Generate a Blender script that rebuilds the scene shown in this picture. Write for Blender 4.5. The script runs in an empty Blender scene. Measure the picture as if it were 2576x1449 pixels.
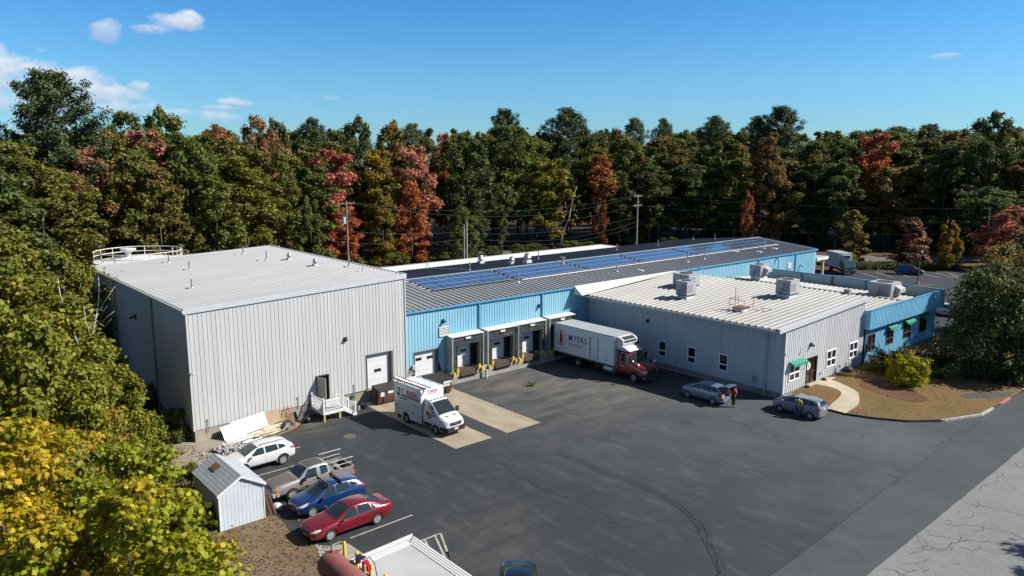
import bpy, bmesh, math, random
from mathutils import Vector, Matrix, noise
from mathutils.bvhtree import BVHTree
SC = bpy.context.scene
COL = SC.collection
R = math.radians
PI = math.pi
# ------------------------------------------------------------------ camera
CAMZ = 19.55
YAW, PITCH, ROLL, FPX = R(49.194), R(9.733), R(-0.08), 2900.0   # focal length for a 4000 px wide photo
cam = bpy.data.cameras.new('camera')
cam.sensor_width = 36.0
cam.lens = FPX / 4000 * 36.0
cam.clip_end = 3000
camo = bpy.data.objects.new('camera', cam)
COL.objects.link(camo)
camo.location = (0, 0, CAMZ)
camo.rotation_euler = (PI / 2 - PITCH, ROLL, YAW - PI / 2)
SC.camera = camo

def bearing(px):
    """compass direction (math angle) in which a far tree stands, from its column in a 2576 wide survey print"""
    return YAW - math.atan((px - 1288) * 1.55280 / FPX)
def spot(px, dist):
    a = bearing(px)
    return dist * math.cos(a), dist * math.sin(a)
def treeheight(px, py, dist):
    off = math.atan((px - 1288) * 1.55280 / FPX)
    dep = dist * math.cos(off)
    v = (724.5 - py) * 1.55280 / FPX
    ang = math.atan(v) - PITCH
    return CAMZ + math.tan(ang) * dep

# ------------------------------------------------------------------ materials
MATS = {}
K = 0.72   # scales base colours down to suit the strong sun and exposure
def nodes_of(name):
    m = bpy.data.materials.new(name)
    m.use_nodes = True
    nt = m.node_tree
    return m, nt, nt.nodes['Principled BSDF']
def N(nt, typ, **kw):
    n = nt.nodes.new(typ)
    for k, v in kw.items():
        if k.startswith('i_'):
            n.inputs[k[2:]].default_value = v
        else:
            setattr(n, k, v)
    return n
def mat(name, col, rough=0.6, metal=0.0, var=0.0, vscale=2.0, bump=0.0, bscale=30.0, col2=None, spec=None, coat=0.0, stretch=None, lo=0.35, hi=0.65):
    if name in MATS:
        return MATS[name]
    col = tuple(x * K for x in col); col2 = tuple(x * K for x in col2) if col2 else None
    m, nt, b = nodes_of(name)
    c = (col[0], col[1], col[2], 1)
    b.inputs['Base Color'].default_value = c
    b.inputs['Roughness'].default_value = rough
    b.inputs['Metallic'].default_value = metal
    if spec is not None:
        b.inputs['Specular IOR Level'].default_value = spec
    if coat:
        b.inputs['Coat Weight'].default_value = coat
        b.inputs['Coat Roughness'].default_value = 0.04
    if var or col2 or bump:
        tc = N(nt, 'ShaderNodeTexCoord')
        vec = tc.outputs['Object']
        if stretch:
            mp = N(nt, 'ShaderNodeMapping')
            mp.inputs['Scale'].default_value = stretch
            nt.links.new(vec, mp.inputs['Vector'])
            vec = mp.outputs[0]
    if var or col2:
        nz = N(nt, 'ShaderNodeTexNoise', i_Scale=vscale, i_Detail=6.0, i_Roughness=0.6)
        nt.links.new(vec, nz.inputs['Vector'])
        mr = N(nt, 'ShaderNodeMapRange')
        mr.inputs[1].default_value = lo
        mr.inputs[2].default_value = hi
        nt.links.new(nz.outputs['Fac'], mr.inputs[0])
        mx = N(nt, 'ShaderNodeMix', data_type='RGBA')
        mx.inputs[6].default_value = c
        if col2:
            mx.inputs[7].default_value = (*col2, 1)
        else:
            mx.inputs[6].default_value = tuple(x * (1 + var) for x in col) + (1,)
            mx.inputs[7].default_value = tuple(x * (1 - var) for x in col) + (1,)
        nt.links.new(mr.outputs[0], mx.inputs[0])
        nt.links.new(mx.outputs[2], b.inputs['Base Color'])
    if bump:
        n2 = N(nt, 'ShaderNodeTexNoise', i_Scale=bscale, i_Detail=4.0)
        nt.links.new(vec, n2.inputs['Vector'])
        bp = N(nt, 'ShaderNodeBump', i_Strength=bump, i_Distance=0.02)
        nt.links.new(n2.outputs['Fac'], bp.inputs['Height'])
        nt.links.new(bp.outputs[0], b.inputs['Normal'])
    MATS[name] = m
    return m
def glass(name='window_glass', col=(0.012, 0.015, 0.018), rough=0.05):
    return mat(name, col, rough, spec=0.6)

# ------------------------------------------------------------------ mesh builder
class MB:
    def __init__(s):
        s.v = []; s.f = []; s.m = []; s.at = None
    def add(s, vs, fs, m=0):
        o = len(s.v)
        s.v.extend([tuple(p) for p in vs])
        s.f.extend([tuple(i + o for i in f) for f in fs])
        s.m.extend([m] * len(fs))
        return s
    def box(s, x0, x1, y0, y1, z0, z1, m=0):
        vs = [(x0, y0, z0), (x1, y0, z0), (x1, y1, z0), (x0, y1, z0), (x0, y0, z1), (x1, y0, z1), (x1, y1, z1), (x0, y1, z1)]
        return s.add(vs, [(0, 3, 2, 1), (4, 5, 6, 7), (0, 1, 5, 4), (1, 2, 6, 5), (2, 3, 7, 6), (3, 0, 4, 7)], m)
    def obox(s, c, sz, mtx, m=0):
        x, y, z = sz[0] / 2, sz[1] / 2, sz[2] / 2
        vs = [Vector(c) + mtx @ Vector(p) for p in [(-x, -y, -z), (x, -y, -z), (x, y, -z), (-x, y, -z), (-x, -y, z), (x, -y, z), (x, y, z), (-x, y, z)]]
        return s.add(vs, [(0, 3, 2, 1), (4, 5, 6, 7), (0, 1, 5, 4), (1, 2, 6, 5), (2, 3, 7, 6), (3, 0, 4, 7)], m)
    def bar(s, a, b, w, h, m=0):
        a = Vector(a); b = Vector(b); d = b - a
        q = d.to_track_quat('X', 'Z').to_matrix()
        return s.obox((a + b) / 2, (d.length, w, h), q, m)
    def quad(s, a, b, c, d, m=0):
        return s.add([a, b, c, d], [(0, 1, 2, 3)], m)
    def cyl(s, a, b, r0, r1=None, n=12, m=0, caps=True):
        r1 = r0 if r1 is None else r1
        a = Vector(a); b = Vector(b)
        q = (b - a).to_track_quat('Z', 'Y').to_matrix()
        vs = []
        for c, r in ((a, r0), (b, r1)):
            for i in range(n):
                t = 2 * PI * i / n
                vs.append(c + q @ Vector((r * math.cos(t), r * math.sin(t), 0)))
        fs = [(i, (i + 1) % n, n + (i + 1) % n, n + i) for i in range(n)]
        if caps:
            fs += [tuple(range(n - 1, -1, -1)), tuple(range(n, 2 * n))]
        return s.add(vs, fs, m)
    def tube(s, pts, r, n=8, m=0):
        pts = [Vector(p) for p in pts]
        rs = r if isinstance(r, (list, tuple)) else [r] * len(pts)
        vs = []
        for i, p in enumerate(pts):
            t = (pts[min(i + 1, len(pts) - 1)] - pts[max(i - 1, 0)])
            q = t.to_track_quat('Z', 'Y').to_matrix()
            for k in range(n):
                a = 2 * PI * k / n
                vs.append(p + q @ Vector((rs[i] * math.cos(a), rs[i] * math.sin(a), 0)))
        fs = []
        for i in range(len(pts) - 1):
            for k in range(n):
                fs.append((i * n + k, i * n + (k + 1) % n, (i + 1) * n + (k + 1) % n, (i + 1) * n + k))
        fs += [tuple(range(n - 1, -1, -1)), tuple(range((len(pts) - 1) * n, len(pts) * n))]
        return s.add(vs, fs, m)
    def lathe(s, prof, c=(0, 0, 0), n=20, axis='Z', m=0):
        """prof: (radius, height) pairs"""
        vs = []
        for r, h in prof:
            for i in range(n):
                t = 2 * PI * i / n
                x, y = r * math.cos(t), r * math.sin(t)
                p = (x, y, h) if axis == 'Z' else ((x, h, y) if axis == 'Y' else (h, x, y))
                vs.append(Vector(c) + Vector(p))
        fs = []
        for j in range(len(prof) - 1):
            for i in range(n):
                fs.append((j * n + i, j * n + (i + 1) % n, (j + 1) * n + (i + 1) % n, (j + 1) * n + i))
        fs += [tuple(range(n - 1, -1, -1)), tuple(range((len(prof) - 1) * n, len(prof) * n))]
        return s.add(vs, fs, m)
    def prism(s, poly, axis, a, b, m=0):
        """polygon in the two other axes, extruded from a to b along axis"""
        n = len(poly)
        def P(u, v, w):
            return (w, u, v) if axis == 'X' else ((u, w, v) if axis == 'Y' else (u, v, w))
        vs = [P(u, v, a) for u, v in poly] + [P(u, v, b) for u, v in poly]
        fs = [(i, (i + 1) % n, n + (i + 1) % n, n + i) for i in range(n)]
        fs += [tuple(range(n - 1, -1, -1)), tuple(range(n, 2 * n))]
        return s.add(vs, fs, m)
    def mesh(s, name, mats, smooth=False, fix=True):
        me = bpy.data.meshes.new(name)
        me.from_pydata(s.v, [], s.f)
        for m in (mats if isinstance(mats, (list, tuple)) else [mats]):
            me.materials.append(m)
        if any(s.m):
            me.polygons.foreach_set('material_index', s.m)
        if fix:
            bm = bmesh.new(); bm.from_mesh(me)
            bmesh.ops.recalc_face_normals(bm, faces=bm.faces)
            bm.to_mesh(me); bm.free()
        if smooth:
            me.polygons.foreach_set('use_smooth', [True] * len(me.polygons))
            if smooth != 'all':
                me.set_sharp_from_angle(angle=R(40))
        if s.at:
            a = me.attributes.new('rnd', 'FLOAT', 'FACE')
            a.data.foreach_set('value', s.at)
        me.update()
        return me
    def build(s, name, mats, parent=None, smooth=False, world=True, fix=True):
        return link(name, s.mesh(name, mats, smooth, fix), parent, world)

def base_matrix(o):
    m = Matrix.LocRotScale(o.location, o.rotation_euler, o.scale)
    if o.parent:
        m = base_matrix(o.parent) @ o.matrix_parent_inverse @ m
    return m
def link(name, me, parent=None, world=True):
    o = bpy.data.objects.new(name, me)
    COL.objects.link(o)
    if parent:
        o.parent = parent
        if world:
            o.matrix_parent_inverse = base_matrix(parent).inverted()
    return o
def thing(name, label, cat, loc=(0, 0, 0), rot=0.0, group=None):
    o = bpy.data.objects.new(name, None)
    o.empty_display_size = 0.3
    COL.objects.link(o)
    o.location = loc
    o.rotation_euler = (0, 0, rot)
    return tag(o, label, cat, group)
def tag(o, label, cat, group=None, kind=None):
    o['label'] = label; o['category'] = cat
    if group: o['group'] = group
    if kind: o['kind'] = kind
    return o
def struct(o):
    o['kind'] = 'structure'
    return o
def copy_tree(o, parent=None):
    c = o.copy()
    COL.objects.link(c)
    if parent:
        c.parent = parent
    for ch in list(o.children):
        copy_tree(ch, c)
    return c
def text(s, size, name, m, parent, origin, xdir, ydir, align='LEFT', depth=0.004, bold=0.0, sx=1.0, space=1.0, world=True):
    cu = bpy.data.curves.new(name, 'FONT')
    cu.body = s; cu.size = size; cu.align_x = align; cu.align_y = 'CENTER'
    cu.extrude = depth; cu.offset = bold; cu.resolution_u = 3; cu.space_character = space
    tmp = bpy.data.objects.new('tmp_text', cu)
    COL.objects.link(tmp)
    dg = bpy.context.evaluated_depsgraph_get()
    me = bpy.data.meshes.new_from_object(tmp.evaluated_get(dg))
    bpy.data.objects.remove(tmp); bpy.data.curves.remove(cu)
    x = Vector(xdir).normalized(); y = Vector(ydir).normalized(); z = x.cross(y)
    M = Matrix((x * sx, y, z)).transposed().to_4x4(); M.translation = Vector(origin)
    me.transform(M)
    me.materials.clear(); me.materials.append(m)
    return link(name, me, parent, world)
def lerp(a, b, t):
    return a + (b - a) * t

# ribbed metal wall / roof: a profile of ribs carried along a direction
def ribbed(mb, o, u, n, length, bottom, top, pitch=0.305, rib=0.05, dep=0.03, holes=(), m=0, up=(0, 0, 1)):
    """o origin, u along the wall, n outward normal; bottom/top give heights at distance t; holes are (t0,t1,h0,h1)"""
    o = Vector(o); u = Vector(u); n = Vector(n); up = Vector(up)
    prof = []
    t = 0.0
    prof.append((0.0, 0.0))
    while t + pitch < length + 1e-6:
        c = t + pitch / 2
        for a, d in ((c - rib * 0.85, 0), (c - rib * 0.4, dep), (c + rib * 0.4, dep), (c + rib * 0.85, 0)):
            prof.append((a, d))
        t += pitch
    prof.append((length, 0.0))
    cuts = sorted({h for ho in holes for h in ho[:2]})
    for c in cuts:
        k = [i for i in range(len(prof) - 1) if prof[i][0] < c < prof[i + 1][0]]
        if k:
            a, b = prof[k[0]], prof[k[0] + 1]
            d = lerp(a[1], b[1], (c - a[0]) / (b[0] - a[0]))
            prof.insert(k[0] + 1, (c, d))
    bf = bottom if callable(bottom) else (lambda t: bottom)
    tf = top if callable(top) else (lambda t: top)
    for (a, da), (b, db) in zip(prof[:-1], prof[1:]):
        if b - a < 1e-6:
            continue
        mid = (a + b) / 2
        hs = sorted([h for h in holes if h[0] < mid < h[1]], key=lambda h: h[2])
        segs = []
        lo = None
        for h in hs:
            segs.append((lo, h[2])); lo = h[3]
        segs.append((lo, None))
        for s0, s1 in segs:
            def pt(t, d, h, f):
                hh = f(t) if h is None else h
                return o + u * t + n * d + up * hh
            if s0 is None and s1 is not None and s1 <= bf(mid):
                continue
            mb.quad(pt(a, da, s0, bf), pt(b, db, s0, bf), pt(b, db, s1, tf), pt(a, da, s1, tf), m)
# ------------------------------------------------------------------ light and sky
SUN = Vector((0.90, -0.84, 1.0)).normalized()
sl = bpy.data.lights.new('sun', 'SUN')
sl.energy = 5.0
sl.angle = R(0.53)
sl.color = (1.0, 0.955, 0.88)
so = bpy.data.objects.new('sun', sl)
COL.objects.link(so)
so.rotation_euler = (-SUN).to_track_quat('-Z', 'Y').to_euler()
so.location = (0, 0, 100)

W = bpy.data.worlds.new('World')
SC.world = W
W.use_nodes = True
nt = W.node_tree
bg = nt.nodes['Background']
sky = N(nt, 'ShaderNodeTexSky', sky_type='NISHITA', sun_disc=False)
sky.sun_elevation = math.asin(SUN.z)
sky.sun_rotation = math.atan2(SUN.x, SUN.y)
sky.altitude = 100
sky.air_density = 1.0
sky.dust_density = 0.25
sky.ozone_density = 2.2
bg.inputs['Strength'].default_value = 0.062
tc = N(nt, 'ShaderNodeTexCoord')
sep = N(nt, 'ShaderNodeSeparateXYZ')
nt.links.new(tc.outputs['Generated'], sep.inputs[0])
def M_(op, a, b=None, c=None, clamp=False):
    n = N(nt, 'ShaderNodeMath', operation=op, use_clamp=clamp)
    for i, x in enumerate((a, b, c)):
        if x is None: continue
        if isinstance(x, (int, float)): n.inputs[i].default_value = x
        else: nt.links.new(x, n.inputs[i])
    return n.outputs[0]
az = M_('ARCTAN2', sep.outputs[1], sep.outputs[0])
el = M_('ARCSINE', sep.outputs[2])
mp = N(nt, 'ShaderNodeMapping'); mp.inputs['Scale'].default_value = (1, 1, 1.7)
nt.links.new(tc.outputs['Generated'], mp.inputs[0])
nz = N(nt, 'ShaderNodeTexNoise', i_Scale=34.0, i_Detail=9.0, i_Roughness=0.6)
nt.links.new(mp.outputs[0], nz.inputs['Vector'])
nlow = N(nt, 'ShaderNodeTexNoise', i_Scale=13.0, i_Detail=3.0)
nt.links.new(mp.outputs[0], nlow.inputs['Vector'])
warp = M_('ADD', M_('MULTIPLY', M_('SUBTRACT', nz.outputs['Fac'], 0.5), 3.6), M_('MULTIPLY', M_('SUBTRACT', nlow.outputs['Fac'], 0.5), 3.4))
# drifting cumulus: bearing, elevation, half width, half height (degrees), thickness
def elev(py): return (math.atan((724.5 - py) * 1.5528 / FPX) - PITCH) / R(1)
CL = [(bearing(a) / R(1), elev(b), c * .0307, d * .0307, e) for a, b, c, d, e in (
    (468, 88, 62, 19, 1.0), (505, 76, 34, 17, 1.0), (425, 106, 46, 12, .8), (306, 118, 30, 24, .62), (322, 104, 20, 18, .5), (60, 212, 135, 46, 1.0), (-40, 235, 140, 55, 1.0), (160, 245, 150, 46, .9), (255, 225, 75, 28, .85), (300, 262, 90, 26, .9), (378, 238, 26, 16, .9), (60, 285, 190, 30, .7), (330, 290, 90, 18, .75),
    (615, 268, 40, 12, 1.0), (575, 282, 42, 8, .55), (570, 302, 44, 14, .9), (450, 296, 60, 10, .5), (770, 256, 34, 9, .4), (845, 252, 22, 6, .25), (1028, 96, 16, 8, .1), (2340, 174, 34, 6, .4), (2572, 184, 24, 10, .6))]
tot = None; shade = None
for a0, e0, sa, se, th in CL:
    da = M_('DIVIDE', M_('SUBTRACT', az, a0 * PI / 180), sa * PI / 180)
    de = M_('DIVIDE', M_('SUBTRACT', el, e0 * PI / 180), se * PI / 180)
    r2 = M_('ADD', M_('MULTIPLY', da, da), M_('MULTIPLY', de, de))
    f = M_('ADD', M_('SUBTRACT', 0.9, r2), warp)
    f = M_('MULTIPLY', M_('MULTIPLY', f, 0.9, clamp=True), th)
    s_ = M_('MULTIPLY', f, M_('MULTIPLY_ADD', de, 0.55, 0.55, clamp=True))
    tot = f if tot is None else M_('MAXIMUM', tot, f)
    shade = s_ if shade is None else M_('MAXIMUM', shade, s_)
litf = M_('DIVIDE', shade, M_('MAXIMUM', tot, 0.001), clamp=True)
litf = M_('ADD', litf, M_('MULTIPLY', M_('SUBTRACT', nz.outputs['Fac'], 0.5), 0.7), clamp=True)
cc = N(nt, 'ShaderNodeMix', data_type='RGBA')
cc.inputs[6].default_value = (3.0, 4.4, 7.0, 1)
cc.inputs[7].default_value = (8.0, 8.3, 8.6, 1)
nt.links.new(litf, cc.inputs[0])
mix = N(nt, 'ShaderNodeMix', data_type='RGBA')
nt.links.new(M_('MULTIPLY', tot, 0.9), mix.inputs[0])
SKYMIX = mix
elr = N(nt, 'ShaderNodeMapRange'); elr.inputs[1].default_value = 0.0; elr.inputs[2].default_value = 1.0
nt.links.new(el, elr.inputs[0])
rmp = N(nt, 'ShaderNodeValToRGB')   # sky regraded: bluer low down, redder overhead to warm the shade
rmp.color_ramp.elements[0].color = (.52, .84, 1.2, 1); rmp.color_ramp.elements[1].color = (1.35, 1.02, .88, 1)
for p_, c_ in ((.10, (.49, .93, 1.26, 1)), (.22, (.31, .86, 1.34, 1)), (.30, (.36, .87, 1.3, 1)), (.55, (1.1, .98, .95, 1))):
    e_ = rmp.color_ramp.elements.new(p_); e_.color = c_
nt.links.new(elr.outputs[0], rmp.inputs[0])
mul = N(nt, 'ShaderNodeMix', data_type='RGBA', blend_type='MULTIPLY'); mul.inputs[0].default_value = 1.0
nt.links.new(sky.outputs[0], mul.inputs[6]); nt.links.new(rmp.outputs[0], mul.inputs[7])
nt.links.new(mul.outputs[2], mix.inputs[6])
nt.links.new(cc.outputs[2], mix.inputs[7])
nt.links.new(mix.outputs[2], bg.inputs['Color'])
SC.view_settings.view_transform = 'Standard'
SC.view_settings.look = 'None'
SC.view_settings.exposure = 0.80
SC.view_settings.gamma = 1.0
SC.render.engine = 'CYCLES'
SC.cycles.max_bounces = 6
SC.cycles.diffuse_bounces = 3
SC.cycles.glossy_bounces = 3
SC.cycles.transmission_bounces = 3
SC.cycles.caustics_reflective = False
SC.cycles.caustics_refractive = False

# ------------------------------------------------------------------ shared materials
white_m = mat('white_paint', (0.78, 0.78, 0.77), 0.45, var=0.05)
alu_m = mat('bare_aluminium', (0.62, 0.63, 0.64), 0.35, metal=0.7)
galv_m = mat('galvanised_steel', (0.42, 0.44, 0.46), 0.45, metal=0.5, var=0.15)
black_m = mat('black_rubber', (0.018, 0.018, 0.019), 0.75)
blackp_m = mat('black_plastic', (0.022, 0.022, 0.024), 0.5)
dark_m = mat('dark_opening', (0.012, 0.012, 0.013), 0.9)
chrome_m = mat('chrome', (0.75, 0.76, 0.78), 0.12, metal=1.0)
conc_m = mat('concrete', (0.40, 0.375, 0.33), 0.85, col2=(0.30, 0.28, 0.24), vscale=1.3, bump=0.15, bscale=25)
wood_m = mat('raw_lumber', (0.80, 0.72, 0.52), 0.7, col2=(0.62, 0.52, 0.33), vscale=3)
yellow_m = mat('safety_yellow', (0.80, 0.52, 0.02), 0.45, var=0.08)
red_m = mat('signal_red', (0.55, 0.02, 0.03), 0.4)
ink_m = mat('dark_ink', (0.02, 0.03, 0.045), 0.6)
grey_side_m = mat('grey_siding', (0.63, 0.63, 0.62), 0.5, col2=(0.53, 0.53, 0.515), vscale=1.6, stretch=(1.2, 1.2, 0.06), lo=.4, hi=.75)
blue_side_m = mat('blue_siding', (0.21, 0.50, 0.67), 0.5, col2=(0.34, 0.62, 0.75), vscale=0.12, stretch=(1, 0.3, 0.3))  # paler second tone stands in for reflections along the wall
blue_trim_m = mat('blue_trim', (0.10, 0.34, 0.56), 0.45, var=0.06)

# ------------------------------------------------------------------ ground
def asphalt(name, col, col2, dust, dust_areas=(), speck=0.12, seal=None):
    m, nt, b = nodes_of(name)
    b.inputs['Roughness'].default_value = 0.85
    b.inputs['Specular IOR Level'].default_value = 0.25
    tc = N(nt, 'ShaderNodeTexCoord'); P = tc.outputs['Object']
    def noise_(scale, detail, stretch=None, rough=0.6, dist=0.0):
        v = P
        if stretch:
            mp = N(nt, 'ShaderNodeMapping'); mp.inputs['Scale'].default_value = stretch; mp.inputs['Rotation'].default_value = (0, 0, R(-25))
            nt.links.new(P, mp.inputs[0]); v = mp.outputs[0]
        n = N(nt, 'ShaderNodeTexNoise', i_Scale=scale, i_Detail=detail, i_Roughness=rough, i_Distortion=dist)
        nt.links.new(v, n.inputs['Vector'])
        return n.outputs['Fac']
    def rng(x, a, b_, lo=0.0, hi=1.0):
        r = N(nt, 'ShaderNodeMapRange'); r.inputs[1].default_value = a; r.inputs[2].default_value = b_; r.inputs[3].default_value = lo; r.inputs[4].default_value = hi
        nt.links.new(x, r.inputs[0]); return r.outputs[0]
    def mixc(f, a, c):
        x = N(nt, 'ShaderNodeMix', data_type='RGBA')
        if isinstance(f, float): x.inputs[0].default_value = f
        else: nt.links.new(f, x.inputs[0])
        for i, q in ((6, a), (7, c)):
            if isinstance(q, tuple): x.inputs[i].default_value = (*q, 1)
            else: nt.links.new(q, x.inputs[i])
        return x.outputs[2]
    def mth(op, a, c):
        x = N(nt, 'ShaderNodeMath', operation=op, use_clamp=True)
        for i, q in ((0, a), (1, c)):
            if isinstance(q, (int, float)): x.inputs[i].default_value = q
            else: nt.links.new(q, x.inputs[i])
        return x.outputs[0]
    c = mixc(rng(noise_(0.16, 6), 0.38, 0.62), col, col2)
    if seal:   # newer, darker sealcoat on the left half of the lot
        sx = N(nt, 'ShaderNodeSeparateXYZ'); nt.links.new(P, sx.inputs[0])
        w = N(nt, 'ShaderNodeMath', operation='MULTIPLY_ADD'); nt.links.new(noise_(0.35, 5), w.inputs[0]); w.inputs[1].default_value = 16; nt.links.new(sx.outputs[0], w.inputs[2])
        c = mixc(rng(w.outputs[0], 36, 58, .8, 0), c, seal)
    c = mixc(rng(noise_(1.1, 5, (1, 0.35, 1)), 0.52, 0.75, 0, 0.35), c, tuple(x * 1.55 for x in col2))
    c = mixc(rng(noise_(0.5, 5, None, 0.65, 1.0), 0.56, 0.72, 0, 0.55), c, tuple(x * 0.62 for x in col))
    st = rng(noise_(0.9, 8, (0.25, 1.0, 1), 0.7), 0.42, 0.66)
    for (cx, cy, rad, amt) in dust_areas:
        d = N(nt, 'ShaderNodeVectorMath', operation='DISTANCE'); nt.links.new(P, d.inputs[0]); d.inputs[1].default_value = (cx, cy, 0)
        f = mth('MULTIPLY', mth('MULTIPLY', rng(d.outputs['Value'], rad, rad * 0.2), st), amt)
        c = mixc(f, c, dust)
    fine = noise_(38, 2)
    c = mixc(rng(fine, 0.4, 0.62, 0, speck), c, tuple(x * 2.4 for x in col2))
    peb = noise_(11, 3)
    c = mixc(rng(peb, 0.68, 0.74, 0, 0.5), c, tuple(min(0.5, x * 3.2) for x in col2))
    nt.links.new(c, b.inputs['Base Color'])
    bp = N(nt, 'ShaderNodeBump', i_Strength=0.35, i_Distance=0.01)
    nt.links.new(fine, bp.inputs['Height']); nt.links.new(bp.outputs[0], b.inputs['Normal'])
    return m
lot_m = asphalt('lot_asphalt', (0.036, 0.040, 0.045), (0.058, 0.063, 0.068), (0.125, 0.108, 0.08),
                [(46, 44, 10, 1.0), (41, 48.5, 7, 1.0), (50, 38, 6, 0.4), (21, 28, 6, 0.3), (25, 30, 4, 0.2), (23, 50.5, 3.5, 0.9), (17, 41, 4, 0.3), (39, 39, 9, 0.35)], speck=0.2, seal=(0.008, 0.0105, 0.0135))
drive_m = asphalt('driveway_asphalt', (0.040, 0.045, 0.047), (0.050, 0.055, 0.057), (0.07, 0.07, 0.065), speck=0.2)
old_m = asphalt('old_road_asphalt', (0.092, 0.094, 0.092), (0.122, 0.124, 0.121), (0.15, 0.14, 0.125), speck=0.6)
far_m = asphalt('far_lot_asphalt', (0.022, 0.026, 0.034), (0.030, 0.034, 0.042), (0.05, 0.05, 0.05))

def soil(name, c1, c2, c3, s1=0.35, s2=6.0, green=None, gscale=0.12, g0=0.5, g1=0.62):
    c1, c2, c3 = [tuple(x * .75 for x in q) for q in (c1, c2, c3)]
    m, nt, b = nodes_of(name)
    b.inputs['Roughness'].default_value = 0.95
    b.inputs['Specular IOR Level'].default_value = 0.1
    tc = N(nt, 'ShaderNodeTexCoord'); P = tc.outputs['Object']
    def nz(s, d=6): 
        n = N(nt, 'ShaderNodeTexNoise', i_Scale=s, i_Detail=d, i_Roughness=0.65); nt.links.new(P, n.inputs['Vector']); return n.outputs['Fac']
    def rng(x, a, c, lo=0., hi=1.):
        r = N(nt, 'ShaderNodeMapRange'); r.inputs[1].default_value = a; r.inputs[2].default_value = c; r.inputs[3].default_value = lo; r.inputs[4].default_value = hi
        nt.links.new(x, r.inputs[0]); return r.outputs[0]
    def mixc(f, a, c):
        x = N(nt, 'ShaderNodeMix', data_type='RGBA'); nt.links.new(f, x.inputs[0])
        for i, q in ((6, a), (7, c)):
            if isinstance(q, tuple): x.inputs[i].default_value = (*q, 1)
            else: nt.links.new(q, x.inputs[i])
        return x.outputs[2]
    c = mixc(rng(nz(s1), .38, .62), c1, c2)
    f = nz(s2, 4)
    c = mixc(rng(f, .5, .72), c, c3)
    if green:
        c = mixc(rng(nz(gscale), g0, g1, 0, .8), c, green)
    nt.links.new(c, b.inputs['Base Color'])
    bp = N(nt, 'ShaderNodeBump', i_Strength=0.6, i_Distance=0.04); nt.links.new(f, bp.inputs['Height']); nt.links.new(bp.outputs[0], b.inputs['Normal'])
    return m
earth_m = soil('leafy_earth', (0.085, 0.055, 0.032), (0.12, 0.08, 0.045), (0.16, 0.085, 0.03), green=(0.05, 0.08, 0.02), gscale=0.07, g0=0.52, g1=0.66)
dirt_m = soil('bare_dirt', (0.20, 0.145, 0.095), (0.155, 0.11, 0.068), (0.26, 0.20, 0.135), 0.5, 9.0, green=(0.12, 0.105, 0.03), gscale=0.45, g0=0.58, g1=0.7)
lawn_m = soil('dry_lawn', (0.165, 0.105, 0.045), (0.20, 0.13, 0.055), (0.24, 0.165, 0.08), 0.4, 14.0, green=(0.10, 0.09, 0.03), gscale=0.16, g0=0.54, g1=0.66)
gravel_m = soil('pale_gravel', (0.33, 0.29, 0.23), (0.24, 0.20, 0.15), (0.46, 0.43, 0.38), 0.6, 16.0)
verge_m = soil('verge_grass', (0.12, 0.08, 0.035), (0.16, 0.10, 0.04), (0.07, 0.08, 0.025), 0.2, 4.0)

def sheet(name, poly, z, m):
    mb = MB()
    mb.add([(x, y, z) for x, y in poly], [tuple(range(len(poly)))])
    o = mb.build(name, m)
    me = o.data
    bm = bmesh.new(); bm.from_mesh(me); bmesh.ops.triangulate(bm, faces=bm.faces)
    for f in bm.faces:
        if f.normal.z < 0: f.normal_flip()
    bm.to_mesh(me); bm.free()
    return struct(o)
sheet('ground', [(-900, -700), (1500, -700), (1500, 1500), (-900, 1500)], -0.03, earth_m)
LOT = [(12, 13.6), (12.5, 26), (15.2, 29.5), (16.3, 31.5), (15.7, 33.4), (15.15, 35.3), (15.4, 37.2), (15.2, 39), (15.1, 42), (15.0, 45), (16.2, 46.8), (18.4, 48.3), (20.6, 49.3), (22.4, 50.0), (23.6, 50.9), (25, 51.6), (28, 52.0), (34, 52.15), (56.2, 52.15), (56.2, 30.2),
       (56.0, 24.9), (56.8, 22.95), (58.05, 21.0), (60.3, 19.25), (63.9, 17.8), (140, 17.8), (140, 13.6)]
sheet('parking_lot', LOT, 0.0, lot_m)
sheet('driveway', [(8, 13.6), (140, 13.6), (140, 17.5), (62, 17.5), (52.9, 17.46), (43.3, 17.15), (35.6, 16.75), (20, 16.3), (8, 16.2)], 0.005, drive_m)
old = [(-30, -6), (160, -6), (160, 14.1), (60, 13.95)]
for i in range(60):
    x = 59 - i * 0.8
    old.append((x, 13.62 + 0.006 * (x - 34) + 0.07 * noise.noise((x * 1.1, 0, 0)) + 0.05 * noise.noise((x * 4, 3, 0))))
sheet('old_road', old + [(-30, 13.4)], 0.010, old_m)
sheet('dirt_yard', [(5.5, 20), (12.4, 20), (12.4, 26), (15.0, 29.3), (16.1, 31.3), (15.85, 33.2), (15.3, 35.1), (15.55, 37.2), (15.35, 39), (15.25, 42), (15.2, 45), (15.8, 47.2), (14, 50), (12.5, 56), (10, 56), (8, 44)], -0.018, dirt_m)
sheet('gravel_patch', [(13.3, 47.6), (15.2, 46.5), (16.4, 47.3), (18.2, 48.6), (20.5, 49.6), (22.2, 50.2), (23.2, 51.2), (23, 52.4), (15.6, 52.4), (15.4, 56), (14.2, 55.8), (13.2, 52)], -0.010, gravel_m)
sheet('concrete_skirt', [(15.55, 33.5), (16.0, 32.95), (16.9, 32.5), (17.0, 30.9), (16.2, 30.6), (15.6, 31.0), (15.2, 32.3)], 0.006, conc_m)
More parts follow.
